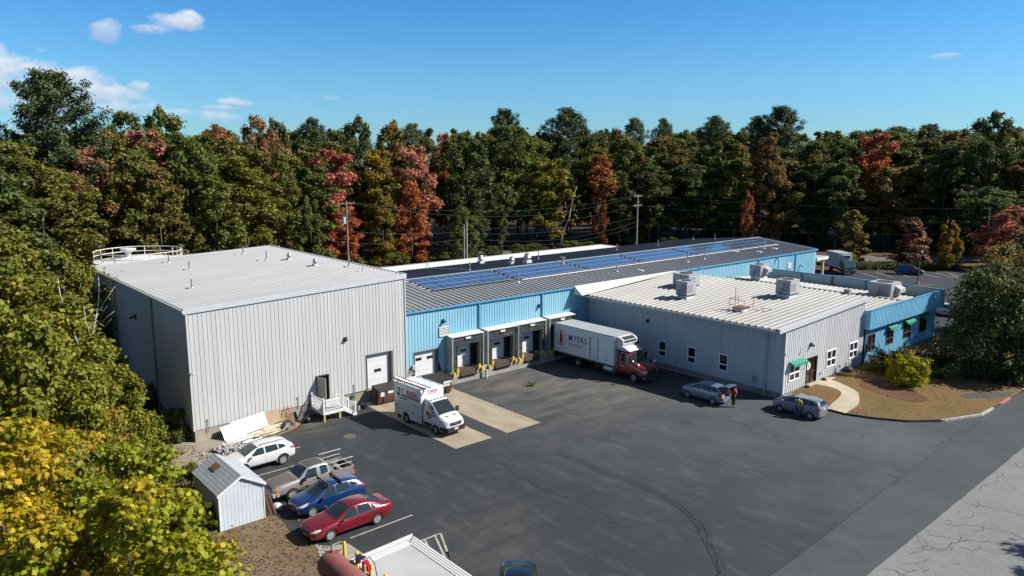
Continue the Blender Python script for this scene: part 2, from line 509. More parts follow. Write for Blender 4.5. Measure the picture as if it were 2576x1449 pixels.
sheet('forest_floor', [(-120, 84), (60, 84), (112, 118), (140, 106), (160, 76), (190, 50), (230, 10), (420, -40), (520, 360), (-150, 320)], -0.022, soil('forest_litter', (0.055, 0.034, 0.02), (0.075, 0.042, 0.022), (0.11, 0.055, 0.022)))
sheet('far_parking_lot', [(88.2, 30.2), (88.2, 52.1), (103.9, 52.1), (103.9, 76), (116, 78), (134.2, 59.7), (140.0, 53.2), (145.8, 46.6), (148, 38), (141, 24), (112, 21.5), (100, 24)], 0.0, far_m)
# public street behind the far lot
def along(p, d, s, w):
    return (p[0] + d[0] * s - d[1] * w, p[1] + d[1] * s + d[0] * w)
rp, rd = (157.6, 62.3), (0.70, -0.714)
sheet('street', [along(rp, rd, -90, -3.9), along(rp, rd, 140, -3.9), along(rp, rd, 140, 3.9), along(rp, rd, -90, 3.9)], 0.0, mat('street_asphalt', (0.13, 0.125, 0.12), 0.85, var=0.15, vscale=0.5))
sheet('street_verge', [along(rp, rd, -60, -13), along(rp, rd, 120, -16), along(rp, rd, 120, -4.0), along(rp, rd, -60, -4.0)], -0.012, verge_m)
lines = MB()
for w in (-0.16, 0.16):
    lines.quad(*[(*along(rp, rd, s, w + q), 0.008) for s, q in ((-90, -.07), (140, -.07), (140, .07), (-90, .07))], m=1)
for w in (-3.55, 3.55):
    lines.quad(*[(*along(rp, rd, s, w + q), 0.008) for s, q in ((-90, -.1), (140, -.1), (140, .1), (-90, .1))])
lw_m = mat('worn_line_paint', (0.46, 0.43, 0.37), 0.8, col2=(0.12, 0.11, 0.10), vscale=3.5, lo=0.5, hi=0.75)
ly_m = mat('worn_yellow_paint', (0.6, 0.38, 0.04), 0.8, col2=(0.2, 0.15, 0.08), vscale=4)
struct(lines.build('street_markings', [lw_m, ly_m]))

def ribbon(mb, pts, w, z, m=0):
    pts = [Vector((p[0], p[1], 0)) for p in pts]
    prev = None
    for i, p in enumerate(pts):
        t = (pts[min(i + 1, len(pts) - 1)] - pts[max(i - 1, 0)]).normalized()
        s = Vector((-t.y, t.x, 0))
        ww = w if not isinstance(w, (list, tuple)) else w[i]
        a, b = p + s * ww / 2, p - s * ww / 2
        a.z = b.z = z
        if prev: mb.quad(prev[0], prev[1], b, a, m)
        prev = (a, b)
# parking stall lines
mk = MB()
for a, b in (((20.8, 46.50), (17.0, 46.35)), ((19.3, 43.72), (16.2, 43.72)), ((21.15, 32.98), (17.25, 32.93)), ((16.75, 32.9), (16.2, 32.9)), ((19.6, 40.9), (16.2, 40.9))):
    ribbon(mk, [a, b], 0.10, 0.010)
for a, b in (((19.5, 30.26), (21.15, 30.28)), ((21.15, 30.28), (19.3, 26.4)), ((20.1, 30.2), (19.5, 28.6)), ((20.75, 30.2), (19.55, 27.3)), ((20.3, 28.5), (19.5, 26.9))):
    ribbon(mk, [a, b], 0.11, 0.010)
for a, b in (((27.0, 18.35), (27.35, 17.75)), ((26.8, 18.0), (27.1, 17.5))):
    ribbon(mk, [a, b], 0.09, 0.012, 1)
struct(mk.build('lot_markings', [lw_m, ly_m]))
fm = MB()
for a, b in (((132.1, 58.0), (128.7, 53.8)), ((134.5, 56.5), (130.8, 52.0)), ((137.0, 54.6), (133.4, 50.2)), ((139.9, 51.4), (136.8, 46.6)), ((142.2, 49.6), (138.6, 45)), ((143.9, 48.0), (139.7, 45.1))):
    ribbon(fm, [a, b], 0.14, 0.006)
struct(fm.build('far_lot_markings', lw_m))
# concrete aprons in front of the two garage doors
for nm, x0, x1, y0 in (('concrete_apron', 28.75, 32.0, 39.2), ('concrete_apron', 33.4, 36.75, 39.2)):
    pts = []
    n = 40
    for i in range(n + 1):
        pts.append((x0 + 0.06 * noise.noise((i * .7, x0, 0)), lerp(y0, 52.0, i / n)))
    for i in range(n, -1, -1):
        pts.append((x1 + 0.06 * noise.noise((i * .7, x1, 5)), lerp(y0, 52.0, i / n)))
    sheet(nm, pts, 0.006, mat('apron_concrete', (0.42, 0.355, 0.25), 0.9, col2=(0.30, 0.25, 0.175), vscale=0.7, bump=0.15, stretch=(1.5, 0.4, 1)))
mhm = MB(); mhm.cyl((24.4, 46.07, 0.0), (24.4, 46.07, 0.012), 0.46, n=24)
tag(mhm.build('manhole_cover', mat('manhole_iron', (0.12, 0.10, 0.08), 0.8, var=0.3, vscale=12)), 'round brown manhole cover in the asphalt near the white deck', 'manhole cover')
mhm = MB(); mhm.cyl((48.4, 43.4, 0.0), (48.4, 43.4, 0.012), 0.42, n=24)
tag(mhm.build('drain_cover', mat('drain_iron', (0.05, 0.04, 0.035), 0.8, var=0.3, vscale=12)), 'dark drain cover in the dusty asphalt before the loading docks', 'drain cover')

# cracks
ck = MB()
rnd = random.Random(5)
def crack(pts, w=0.045, wob=0.10, z=0.007, step=0.22):
    out = []
    for a, b in zip(pts[:-1], pts[1:]):
        a = Vector((*a, 0)); b = Vector((*b, 0)); n = max(2, int((b - a).length / step))
        for i in range(n):
            p = a.lerp(b, i / n)
            k = noise.noise_vector((p.x * 1.7, p.y * 1.7, 1.0)) * wob + noise.noise_vector((p.x * 6, p.y * 6, 4.0)) * wob * .5
            out.append((p.x + k.x, p.y + k.y))
    out.append(pts[-1])
    w *= 1.55
    ws = [w * (0.45 + 0.9 * abs(noise.noise((p[0] * 2.3, p[1] * 2.3, 2)))) for p in out]
    ws[0] = ws[-1] = 0.008
    ribbon(ck, out, ws, z)
crack([(29.2, 37.0), (29.5, 35.1), (29.1, 33.6), (29.05, 32.2), (28.95, 30.4), (29.25, 28.95), (29.5, 27.5), (30.6, 26.1)])
crack([(29.5, 27.5), (29.3, 26.1), (29.15, 24.7), (29.3, 24.2), (30.4, 23.8), (31.5, 23.3), (32.4, 22.5)])
crack([(27.3, 31.0), (27.9, 30.7), (28.9, 30.5)], .035)
crack([(27.8, 25.1), (28.2, 25.0), (28.6, 24.7), (29.15, 24.7)]); crack([(28.75, 25.85), (28.85, 25.2), (29.2, 24.75)], .035)
crack([(28.6, 39.1), (27.2, 38.5), (25.8, 38.4)], .035); crack([(24.9, 37.1), (26.3, 35.8), (28.0, 34.8)], .03)
crack([(47.8, 30.6), (48.15, 29.3), (48.0, 27.8)], .04); crack([(44.8, 33.8), (45.0, 32.3), (45.3, 31.6)], .03)
crack([(39.5, 24.6), (41.2, 24.2), (42.5, 23.2)], .03); crack([(36.3, 21.0), (37.1, 20.5), (38.0, 20.4)], .03)
AL = [(33.6, 34.6), (33.75, 32.6), (33.7, 29.8), (33.85, 27.5), (33.8, 25.4), (33.2, 23.5), (32.3, 21.7), (31.2, 20.5), (30.0, 19.1), (28.6, 17.8)]
for off in (-0.32, -0.12, 0.1, 0.3):
    a = [(x + off * (1 if i < 8 else .5) + rnd.uniform(-.05, .05), y + rnd.uniform(-.3, .3)) for i, (x, y) in enumerate(AL)]
    crack(a, .032, .16)
for i in range(74):
    k = rnd.uniform(0.3, len(AL) - 1.01); j = int(k); x = lerp(AL[j][0], AL[j + 1][0], k - j); y = lerp(AL[j][1], AL[j + 1][1], k - j)
    crack([(x - rnd.uniform(.05, .4), y + rnd.uniform(-.12, .12)), (x + rnd.uniform(.05, .4), y + rnd.uniform(-.12, .12))], .028, .08)
for i in range(95):   # crazed edge of the driveway seam
    x = rnd.uniform(36, 63)
    y0 = 16.75 + (x - 35.6) * .0267 if x < 53 else 17.45
    y = y0 + abs(rnd.gauss(0.05, .22)); a = rnd.uniform(0, PI); l = rnd.uniform(.15, .5)
    crack([(x - l * math.cos(a), y), (x + l * math.cos(a), y + .35 * l * math.sin(a))], .028, .08)
crack([(22, 16.4), (36, 16.8), (43, 17.15), (53, 17.47), (62, 17.5)], .03, .04)
for i in range(64):   # the pale old road
    x = rnd.uniform(26, 74); y = 13.4 - abs(rnd.gauss(0, 1.4)); a = rnd.uniform(-.5, 1.6) - .9; l = rnd.uniform(.5, 2.0)
    crack([(x, y), (x + l * .5 * math.cos(a), y + l * .5 * math.sin(a)), (x + l * math.cos(a + .4), min(13.3, y + l * math.sin(a + .4)))], .03, .2, .013)
for i in range(16):
    x = rnd.uniform(28, 72)
    crack([(x, 13.4), (x + rnd.uniform(.3, 1.5), 12.2), (x + rnd.uniform(.5, 3), 10.5), (x + rnd.uniform(1, 5), 8.0)], .035, .25, .013)
struct(ck.build('pavement_cracks', mat('crack_tar', (0.012, 0.012, 0.012), 0.9)))

# lawn in front of the offices, rising to the walls
CURB = [(55.98, 30.0), (55.98, 27.5), (55.98, 24.95), (56.75, 23.0), (58.0, 21.05), (60.3, 19.3), (63.9, 17.9), (68, 17.8), (72, 17.8), (78, 17.8), (90, 17.8), (110, 17.8), (135, 17.8)]
WALL = [(56.4, 30.1), (57.5, 30.1), (59, 30.1), (60.5, 30.1), (62, 30.1), (64, 30.1), (67, 30.1), (69.9, 30.0), (73, 30.0), (79, 30.0), (88.3, 30.0), (104, 23.4), (135, 20)]
lawn = MB()
NS, NT = 10, 16
vs = []
cols = []
for i in range(len(CURB) - 1):
    for k in range(NS):
        t = k / NS
        cols.append(((lerp(CURB[i][0], CURB[i + 1][0], t), lerp(CURB[i][1], CURB[i + 1][1], t)), (lerp(WALL[i][0], WALL[i + 1][0], t), lerp(WALL[i][1], WALL[i + 1][1], t))))
cols.append((CURB[-1], WALL[-1]))
for c, w in cols:
    d = math.hypot(c[0] - w[0], c[1] - w[1])
    for j in range(NT + 1):
        t = j / NT
        x, y = lerp(c[0], w[0], t), lerp(c[1], w[1], t)
        s = min(1, t * 1.15); s = s * s * (3 - 2 * s)
        z = 0.13 + 0.40 * s * min(1, d / 5) + (0.05 * noise.noise((x * .4, y * .4, 0)) if 0 < j < NT else 0)
        vs.append((x, y, z))
fs = [(i * (NT + 1) + j, (i + 1) * (NT + 1) + j, (i + 1) * (NT + 1) + j + 1, i * (NT + 1) + j + 1) for i in range(len(cols) - 1) for j in range(NT)]
lawn.add(vs, fs)
lawno = struct(lawn.build('lawn', lawn_m, smooth='all', fix=False))
bm = bmesh.new(); bm.from_mesh(lawno.data)
for f in bm.faces:
    if f.normal.z < 0: f.normal_flip()
bm.to_mesh(lawno.data)
LAWN = BVHTree.FromBMesh(bm); bm.free()
def lawn_z(x, y):
    h = LAWN.ray_cast(Vector((x, y, 20)), Vector((0, 0, -1)))
    return h[0].z if h[0] else 0.0
# kerb
kb = MB()
ring = [c for c, w in cols]
for a, b in zip(ring[20:-1], ring[21:]):
    d = (Vector(b) - Vector(a)).normalized(); nrm = Vector((-d.y, d.x))
    mi = 1 if 67.6 < a[0] < 70.2 else (2 if a[0] > 73.5 or (60 < a[0] < 66) else 0)
    if 70.2 <= a[0] <= 73.5: continue
    p = [(a[0], a[1]), (b[0], b[1]), (b[0] + nrm.x * .18, b[1] + nrm.y * .18), (a[0] + nrm.x * .18, a[1] + nrm.y * .18)]
    a3 = [(x, y, -0.01) for x, y in p] + [(x, y, 0.15) for x, y in p]
    kb.add(a3, [(0, 3, 2, 1), (4, 5, 6, 7), (0, 1, 5, 4), (1, 2, 6, 5), (2, 3, 7, 6), (3, 0, 4, 7)], mi)
struct(kb.build('kerb', [mat('asphalt_berm', (0.05, 0.05, 0.05), .9, var=.3), mat('red_kerb_paint', (0.50, 0.08, 0.10), .7, col2=(.4, .25, .24), vscale=3), mat('pale_kerb', (0.42, 0.41, 0.39), .8, var=.2)]))
def drape(name, poly, m, dz, cell=0.35):
    xs = [p[0] for p in poly]; ys = [p[1] for p in poly]
    bm = bmesh.new()
    bv = [bm.verts.new((x, y, 0)) for x, y in poly]
    bm.faces.new(bv)
    x = math.floor(min(xs)) + cell
    while x < max(xs):
        bmesh.ops.bisect_plane(bm, geom=bm.verts[:] + bm.edges[:] + bm.faces[:], plane_co=(x, 0, 0), plane_no=(1, 0, 0)); x += cell
    y = math.floor(min(ys)) + cell
    while y < max(ys):
        bmesh.ops.bisect_plane(bm, geom=bm.verts[:] + bm.edges[:] + bm.faces[:], plane_co=(0, y, 0), plane_no=(0, 1, 0)); y += cell
    bmesh.ops.triangulate(bm, faces=bm.faces)
    for v in bm.verts:
        v.co.z = max(lawn_z(v.co.x, v.co.y), 0.0) + dz
    for f in bm.faces:
        if f.normal.z < 0: f.normal_flip()
    me = bpy.data.meshes.new(name); bm.to_mesh(me); bm.free()
    me.materials.append(m)
    return struct(link(name, me))
def spline(pts, n=8):
    out = []
    for i in range(len(pts) - 1):
        p0, p1, p2, p3 = [Vector(pts[max(0, min(len(pts) - 1, i + k))]) for k in (-1, 0, 1, 2)]
        for k in range(n):
            t = k / n
            out.append(tuple(0.5 * ((2 * p1) + (p2 - p0) * t + (2 * p0 - 5 * p1 + 4 * p2 - p3) * t * t + (3 * p1 - p0 - 3 * p2 + p3) * t ** 3)))
    out.append(pts[-1])
    return out
wo = spline([(62.6, 29.4), (62.3, 28.4), (61.3, 26.6), (60.0, 25.75), (58.4, 25.1), (56.02, 24.97)])
wi = spline([(56.02, 26.5), (58.2, 26.7), (59.7, 27.1), (60.4, 27.8), (60.5, 28.7), (60.3, 29.6)])
drape('walkway', [(59.3, 30.08), (61.6, 30.08), (62.9, 30.0), (63.8, 29.5)] + wo + wi + [(59.6, 29.7)], mat('walk_concrete', (0.50, 0.43, 0.31), .9, var=.10, vscale=1.0), 0.02)
drape('asphalt_patch', spline([(70.6, 18.05), (69.0, 18.9), (67.4, 20.1), (67.7, 20.7), (69.0, 20.2), (70.9, 19.0), (72.6, 18.05)], 5), mat('patch_asphalt', (0.06, 0.06, 0.062), .9, var=.2), 0.02)
drape('mulch_bed', spline([(62.4, 26.3), (62.2, 24.6), (62.6, 22.4), (64.2, 22.0), (65.0, 23.0), (66.0, 24.5), (66.5, 26.2), (65.0, 27.2), (63.4, 27.3), (62.4, 26.3)], 5), soil('mulch', (0.11, 0.055, 0.035), (0.15, 0.08, 0.055), (0.2, 0.12, 0.08), 1.0, 9.0), 0.015)
# ------------------------------------------------------------------ grey warehouse (tall)
AX0, AX1, AY0, AY1 = 15.57, 33.1, 52.02, 79.2
def za(x): return 9.50 + (x - AX0) * 0.0395
A = thing('grey_warehouse', 'tall windowless warehouse of pale grey ribbed metal with single sloping white roof', 'building', ((AX0 + AX1) / 2, (AY0 + AY1) / 2, 0))
fnd = MB()
fnd.box(AX0 + .04, 29.28, AY0 + .04, AY1 - .04, -.2, .93)
fnd.box(31.72, AX1 - .04, AY0 + .04, AY1 - .04, -.2, .93)
fnd.box(29.28, 31.72, AY0 + .5, AY1 - .04, -.2, .93)
fnd.box(29.28, 31.72, AY0 + .06, AY0 + .5, -.2, 1.02)
fnd.build('foundation', mat('stained_concrete', (0.43, 0.38, 0.30), .9, col2=(0.31, 0.27, 0.21), vscale=.8, bump=.1), A)
w = MB()
L = AX1 - AX0
ribbed(w, (AX0, AY0, 0), (1, 0, 0), (0, -1, 0), L, lambda t: .86 + t * .014, lambda t: za(AX0 + t) - .03, pitch=.305, rib=.03, dep=.022,
       holes=[(24.87 - AX0, 25.87 - AX0, .5, 3.0), (29.28 - AX0, 31.74 - AX0, .5, 3.93)])
ribbed(w, (AX0, AY1, 0), (0, -1, 0), (-1, 0, 0), AY1 - AY0, .86, 9.46, pitch=.305, rib=.035, dep=.032)
ribbed(w, (AX1, AY0, 0), (0, 1, 0), (1, 0, 0), AY1 - AY0, .86, za(AX1) - .03, pitch=.61, rib=.035, dep=.032)
w.quad((AX0, AY1, .5), (AX1, AY1, .5), (AX1, AY1, za(AX1)), (AX0, AY1, 9.47))
w.build('wall_siding', grey_side_m, A, fix=False)
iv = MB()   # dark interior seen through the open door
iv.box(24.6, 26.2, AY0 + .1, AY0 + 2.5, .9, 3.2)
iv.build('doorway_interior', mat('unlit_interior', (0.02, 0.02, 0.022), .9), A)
rf = MB()
rl = math.hypot(L + .28, (L + .28) * .0395)
ud = Vector((1, 0, .0395)).normalized()
ribbed(rf, (AX0 - .16, AY0 - .10, za(AX0) + .0), (0, 1, 0), tuple(Vector((-.0395, 0, 1)).normalized()), AY1 - AY0 + .2, 0.0, rl, pitch=.61, rib=.11, dep=.075, up=tuple(ud))
roofw_m = mat('white_metal_roof', (0.36, 0.365, 0.365), .6, col2=(0.31, 0.315, 0.315), vscale=.5, stretch=(.2, 1, 1))
rf.build('roof', roofw_m, A, fix=False)
tr = MB()   # rake trim along the front edge, gutter at the low side, corner caps
f0, f1 = AY0 - .14, AY0 - .02
for yf in (AY0 - .10, AY1 + .02):
    tr.add([(AX0 - .2, yf, za(AX0) - .30), (AX1 + .15, yf, za(AX1) - .30), (AX1 + .15, yf, za(AX1) + .11), (AX0 - .2, yf, za(AX0) + .11),
            (AX0 - .2, yf + .1, za(AX0) - .30), (AX1 + .15, yf + .1, za(AX1) - .30), (AX1 + .15, yf + .1, za(AX1) + .11), (AX0 - .2, yf + .1, za(AX0) + .11)],
           [(0, 1, 2, 3), (7, 6, 5, 4), (3, 2, 6, 7), (0, 4, 5, 1), (0, 3, 7, 4), (1, 5, 6, 2)])
trim_m = mat('light_trim', (0.60, 0.61, 0.63), .4, var=.04)
tr.box(AX1 + .02, AX1 + .16, AY0, AY1, za(AX1) - .22, za(AX1) + .10)
tr.build('rake_trim', trim_m, A)
gt = MB()
gt.box(AX0 - .30, AX0 - .17, AY0 - .2, AY1 + .1, 9.30, 9.47)
gt.build('gutter', trim_m, A)
for q in ((AX0 - .07, AX0 + .06, AY0 - .07, AY0 - .034, .82, 9.3), (AX0 - .07, AX0 - .034, AY0 - .03, AY0 + .1, .82, 9.3), (AX1 - .06, AX1 + .04, AY0 - .07, AY0 - .034, .95, 9.85)):
    cn = MB(); cn.box(*q); cn.build('corner_trim', trim_m, A)
for y in (60.1, 71.3):
    d = MB(); d.box(AX0 - .13, AX0 - .034, y - .07, y + .07, .2, 9.3); d.build('downspout', mat('grey_downspout', (.30, .31, .33), .5), A)
def louvre(parent, c, u, wd, ht, n, m=white_m, slats=6):
    """framed ventilation louvre centred at c on a wall with direction u and outward normal n"""
    c = Vector(c); u = Vector(u); n = Vector(n); up = Vector((0, 0, 1))
    Mx = Matrix((u, n, up)).transposed()
    f = MB()
    for s in (-1, 1):
        f.obox(c + u * s * (wd / 2 - .03) + n * .04, (.06, .08, ht), Mx)
        f.obox(c + up * s * (ht / 2 - .03) + n * .04, (wd - .12, .08, .06), Mx)
    fr = f.build('louvre', m, parent)
    b = MB(); b.obox(c + n * .012, (wd - .12, .02, ht - .12), Mx)
    b.build('backing', mat('louvre_shadow', (.1, .1, .1), .8), fr)
    s_ = MB()
    for i in range(slats):
        z = lerp(-ht / 2 + .1, ht / 2 - .1, i / (slats - 1))
        tilt = Matrix.Rotation(R(-35), 3, 'X')
        s_.obox(c + up * z + n * .05, (wd - .12, .07, .012), Mx @ tilt)
    s_.build('slats', m, fr)
def wall_lamp(parent, c, n, long=.25):
    c = Vector(c); n = Vector(n); u = n.cross(Vector((0, 0, 1)))
    Mx = Matrix((u, n, (0, 0, 1))).transposed()
    b = MB(); b.obox(c + n * .06, (.22, .12, .34), Mx)
    o = b.build('wall_lamp', mat('bronze_lamp', (.03, .028, .027), .5), parent)
    b = MB(); b.obox(c + n * (.12 + long / 2) + Vector((0, 0, -.02)), (.20, long, .12), Mx @ Matrix.Rotation(R(-25), 3, 'X'))
    b.build('lamp_head', mat('bronze_lamp', (.03, .028, .027), .5), o)
def camera_dome(parent, c, n):
    c = Vector(c); n = Vector(n)
    b = MB(); b.cyl(c, c + n * .22, .035, n=8); b.cyl(c + n * .14 + Vector((0, 0, -.02)), c + n * .34 + Vector((0, 0, -.14)), .06, n=10)
    b.build('security_camera', white_m, parent)
louvre(A, (AX0 - .034, 59.1, 3.48), (0, -1, 0), .95, .62, (-1, 0, 0), mat('louvre_grey', (.45, .46, .47), .5))
wall_lamp(A, (AX0 - .034, 65.0, 6.95), (-1, 0, 0), .35)
bx = MB(); bx.box(AX0 - .16, AX0 - .034, 74.6, 75.1, 3.3, 3.9); bx.build('junction_box', galv_m, A)
wall_lamp(A, (27.45, AY0 - .034, 5.6), (0, -1, 0), .12)
camera_dome(A, (15.68, AY0 - .07, 5.1), (0, -1, 0))
for x, z in ((16.5, 1.5), (28.09, 1.7), (23.3, 1.7)):
    p = MB(); p.cyl((x, AY0 - .07, .6), (x, AY0 - .07, z), .025, n=8); p.cyl((x, AY0 - .03, z), (x, AY0 - .15, z), .04, n=8); p.build('wall_conduit', galv_m, A)
# garage door
def garage(parent, x0, x1, z0, z1, y, wins, jamb_m, sill=.12, slab=.22):
    d = MB()
    n = 5
    for i in range(n):
        a, b = lerp(z0, z1, i / n), lerp(z0, z1, (i + 1) / n)
        d.box(x0 + .06, x1 - .16, y + .20, y + .25, a + .006, b - .006)
    o = d.build('garage_door', white_m, parent)
    wb = MB()
    for a, b, c, e in wins:
        wb.box(a, b, y + .185, y + .198, c, e)
    if wins: wb.build('door_window', glass(), o)
    j = MB()
    j.box(x0 - .02, x0 + .055, y - .05, y + .3, z0, z1 + .06)
    j.box(x1 - .155, x1 + .03, y - .05, y + .3, z0, z1 + .06)  # wide right jamb: shade of the recess put into a dark colour
    j.box(x0 + .056, x1 - .156, y - .05, y + .3, z1 - .02, z1 + .06)
    j.build('door_frame', jamb_m, parent)
    tk = MB(); tk.box(x0 - .3, x1 + .3, y + .32, y + .34, z0 - .1, z1 + .3); tk.build('door_backing', dark_m, parent)
garage(A, 29.28, 31.74, 1.05, 3.90, AY0, [(30.1, 30.75, 2.32, 2.58)], mat('dark_frame', (.10, .095, .09), .5))
# open man door, leaf swung out
df = MB()
df.box(24.80, 24.87, AY0 - .06, AY0 + .15, 1.08, 3.06); df.box(25.87, 25.94, AY0 - .06, AY0 + .15, 1.08, 3.06); df.box(24.871, 25.869, AY0 - .06, AY0 + .15, 2.99, 3.06)
df.build('entry_frame', mat('dark_frame', (.10, .095, .09), .5), A)
dl = MB()
q = Matrix.Rotation(R(-72), 3, 'Z')
dl.obox(Vector((24.89, AY0 - .07, 2.03)) + q @ Vector((.46, 0, 0)), (.92, .05, 1.88), q)
dlo = dl.build('entry_door', mat('beige_door', (.42, .39, .33), .5, var=.05), A)
hd = MB(); hd.obox(Vector((24.89, AY0 - .07, 1.98)) + q @ Vector((.82, -.05, 0)), (.1, .07, .05), q); hd.build('handle', alu_m, dlo)
# roof pipes and fans
def roof_pipe(parent, x, y, z, h, r=.06, flash=True, m=galv_m, cap=False):
    p = MB(); p.cyl((x, y, z - .1), (x, y, z + h), r, n=10)
    if cap: p.cyl((x, y, z + h), (x, y, z + h + .12), r * 1.9, n=10)
    o = p.build('vent_pipe', m, parent)
    if flash:
        b = MB(); b.lathe([(r * 3.2, z + .005), (r * 1.3, z + .14)], (x, y, 0), 12); b.build('flashing', mat('flashing_grey', (.5, .51, .52), .5), o)
def roof_fan(parent, x, y, z, r=.34, h=.85):
    b = MB(); b.box(x - r * .9, x + r * .9, y - r * .9, y + r * .9, z - .05, z + h * .35)
    o = b.build('exhaust_fan', mat('curb_white', (.66, .67, .68), .5), parent)
    b = MB(); b.lathe([(r * .72, z + h * .35), (r * .72, z + h * .5), (r * 1.05, z + h * .52), (r * 1.08, z + h * .60), (r * .78, z + h * .75), (r * .7, z + h * .9), (r * .35, z + h)], (x, y, 0), 18)
    b.build('fan_hood', alu_m, o, smooth=True)
for x, y, h in ((18.5, 59.8, .75), (21.4, 69.5, .8), (21.4, 75.5, .85), (28.6, 75.3, .8), (28.5, 69.2, .9), (31.9, 59.2, .85), (31.5, 56.1, .95)):
    roof_pipe(A, x, y, za(x) + .02, h, .065 if x != 31.5 else .03)
roof_fan(A, 30.1, 67.6, za(30.1), .24, .75)
roof_fan(A, 30.1, 62.1, za(30.1), .24, .75)
mt = MB()
for i, (x, z) in enumerate(((0, 1.0), (.3, 1.25), (-.35, .8))):
    mt.tube([(AX0 - .2, 54.0 + x, 0), (AX0 - .2, 54.0 + x, z), (AX0 - .05, 54.0 + x, z + .15)], .035, 6)
mt.box(AX0 - .45, AX0 - .15, 53.8, 54.25, .85, 1.25); mt.cyl((AX0 - .45, 54.0, 1.05), (AX0 - .55, 54.0, 1.05), .15, n=12)
mt.build('gas_meter', galv_m, A)

# ------------------------------------------------------------------ long blue building
CX0, CX1, CY0, CYR, CY1 = 33.15, 103.6, 52.3, 61.65, 74.4
KS = .0995
def zc(y): return 6.97 + (y - CY0) * KS if y <= CYR else 7.90 - (y - CYR) * KS
Cb = thing('blue_warehouse', 'long low warehouse with ribbed blue walls and dark grey gabled metal roof', 'building', (68, 63, 0))
w = MB()
holes = [(34.07 - CX0, 36.57 - CX0, -1, 3.27)]
DOCKS = [(37.4, 40.95), (41.4, 45.0), (45.1, 48.75), (49.2, 52.75)]
for a, b in DOCKS:
    holes.append((a + 1.25 - CX0, b - .75 - CX0, -1, 3.45))
ribbed(w, (CX0, CY0, 0), (1, 0, 0), (0, -1, 0), CX1 - CX0, lambda t: 1.97 if t < 3.7 else 1.15, 6.86, pitch=.305, rib=.035, dep=.032, holes=holes)
w.build('wall_siding', blue_side_m, Cb, fix=False)
g = MB()
g.add([(CX1, CY0, .2), (CX1, CY1, .2), (CX1, CY1, zc(CY1) - .05), (CX1, CYR, 7.85), (CX1, CY0, 6.9)], [(0, 1, 2, 3, 4)])
g.add([(CX0, CY1, .2), (CX1, CY1, .2), (CX1, CY1, zc(CY1) - .05), (CX0, CY1, zc(CY1) - .05)], [(0, 1, 2, 3)])
g.build('end_wall', blue_side_m, Cb)
fo = MB()
block_m = mat('grey_block', (.36, .36, .34), .9, col2=(.28, .28, .26), vscale=1.5)
fo.box(CX0 + .02, 34.05, CY0 + .03, CY0 + .3, -.2, 1.99); fo.box(36.6, CX1 - .02, CY0 + .034, CY0 + .3, -.2, 1.17); fo.box(34.05, 36.6, CY0 + .1, CY0 + .36, -.2, 1.08)
fo.build('foundation', block_m, Cb)
rf = MB()
roofg_m = mat('grey_metal_roof', (.30, .31, .31), .5, col2=(.25, .255, .26), vscale=.4)
s1 = math.hypot(CYR - CY0 + .15, (CYR - CY0 + .15) * KS)
un = Vector((0, 1, KS)).normalized(); nn = Vector((0, -KS, 1)).normalized()
ribbed(rf, (CX0, CY0 - .15, 6.955), (1, 0, 0), tuple(nn), CX1 - CX0 + .15, 0, s1, pitch=.61, rib=.12, dep=.08, up=tuple(un))
un2 = Vector((0, -1, KS)).normalized(); nn2 = Vector((0, KS, 1)).normalized()
s2 = math.hypot(CY1 - CYR + .1, (CY1 - CYR + .1) * KS)
rf2 = MB()
ribbed(rf2, (CX1 + .15, CY1 + .1, zc(CY1 + .1)), (-1, 0, 0), tuple(nn2), CX1 - CX0 + .15, 0, s2, pitch=.61, rib=.12, dep=.08, up=tuple(un2))
rf.build('roof', roofg_m, Cb, fix=False)
rf2.build('roof_back_slope', mat('shaded_metal_roof', (.085, .09, .10), .55, var=.06), Cb, fix=False)  # same roof metal, with the back slope's shade put into its colour
cap = MB()
cap.prism([(CYR - .28, 7.90 + .055), (CYR, 7.90 + .10), (CYR + .28, 7.90 + .055), (CYR + .28, 7.90 + .045), (CYR - .28, 7.90 + .045)], 'X', CX0, CX1 + .2)
cap.build('ridge_cap', mat('ridge_grey', (.40, .41, .42), .45), Cb)
tr = MB()
tr.box(CX0, CX1 + .22, CY0 - .20, CY0 - .04, 6.78, 6.945)
tr.add([(CX1 + .16, CY0 - .1, 6.75), (CX1 + .16, CYR, 7.72), (CX1 + .16, CYR, 7.98), (CX1 + .16, CY0 - .1, 7.02), (CX1 + .22, CY0 - .1, 6.75), (CX1 + .22, CYR, 7.72), (CX1 + .22, CYR, 7.98), (CX1 + .22, CY0 - .1, 7.02)],
       [(0, 1, 2, 3), (7, 6, 5, 4), (3, 2, 6, 7), (0, 4, 5, 1), (0, 3, 7, 4), (1, 5, 6, 2)])
tr.build('eave_gutter', blue_trim_m, Cb)
for x in (41.18, 49.05, 88.2, 97.75):
    d = MB(); d.box(x - .09, x + .09, CY0 - .15, CY0 - .04, 3.2 if x > 80 else 4.3, 6.78); d.build('downspout', blue_trim_m, Cb)
garage(Cb, 34.07, 36.57, 1.10, 3.24, CY0, [(34.35, 34.95, 2.45, 2.70), (35.5, 36.15, 2.45, 2.70)], mat('dark_frame', (.10, .095, .09), .5))
wall_lamp(Cb, (37.14, CY0 - .034, 5.65), (0, -1, 0), .2)
wall_lamp(Cb, (48.6, CY0 - .034, 5.55), (0, -1, 0), .2)
louvre(Cb, (37.22, CY0 - .034, 4.72), (1, 0, 0), 1.06, .86, (0, -1, 0))
louvre(Cb, (96.2, CY0 - .034, 5.2), (1, 0, 0), 1.1, .75, (0, -1, 0))
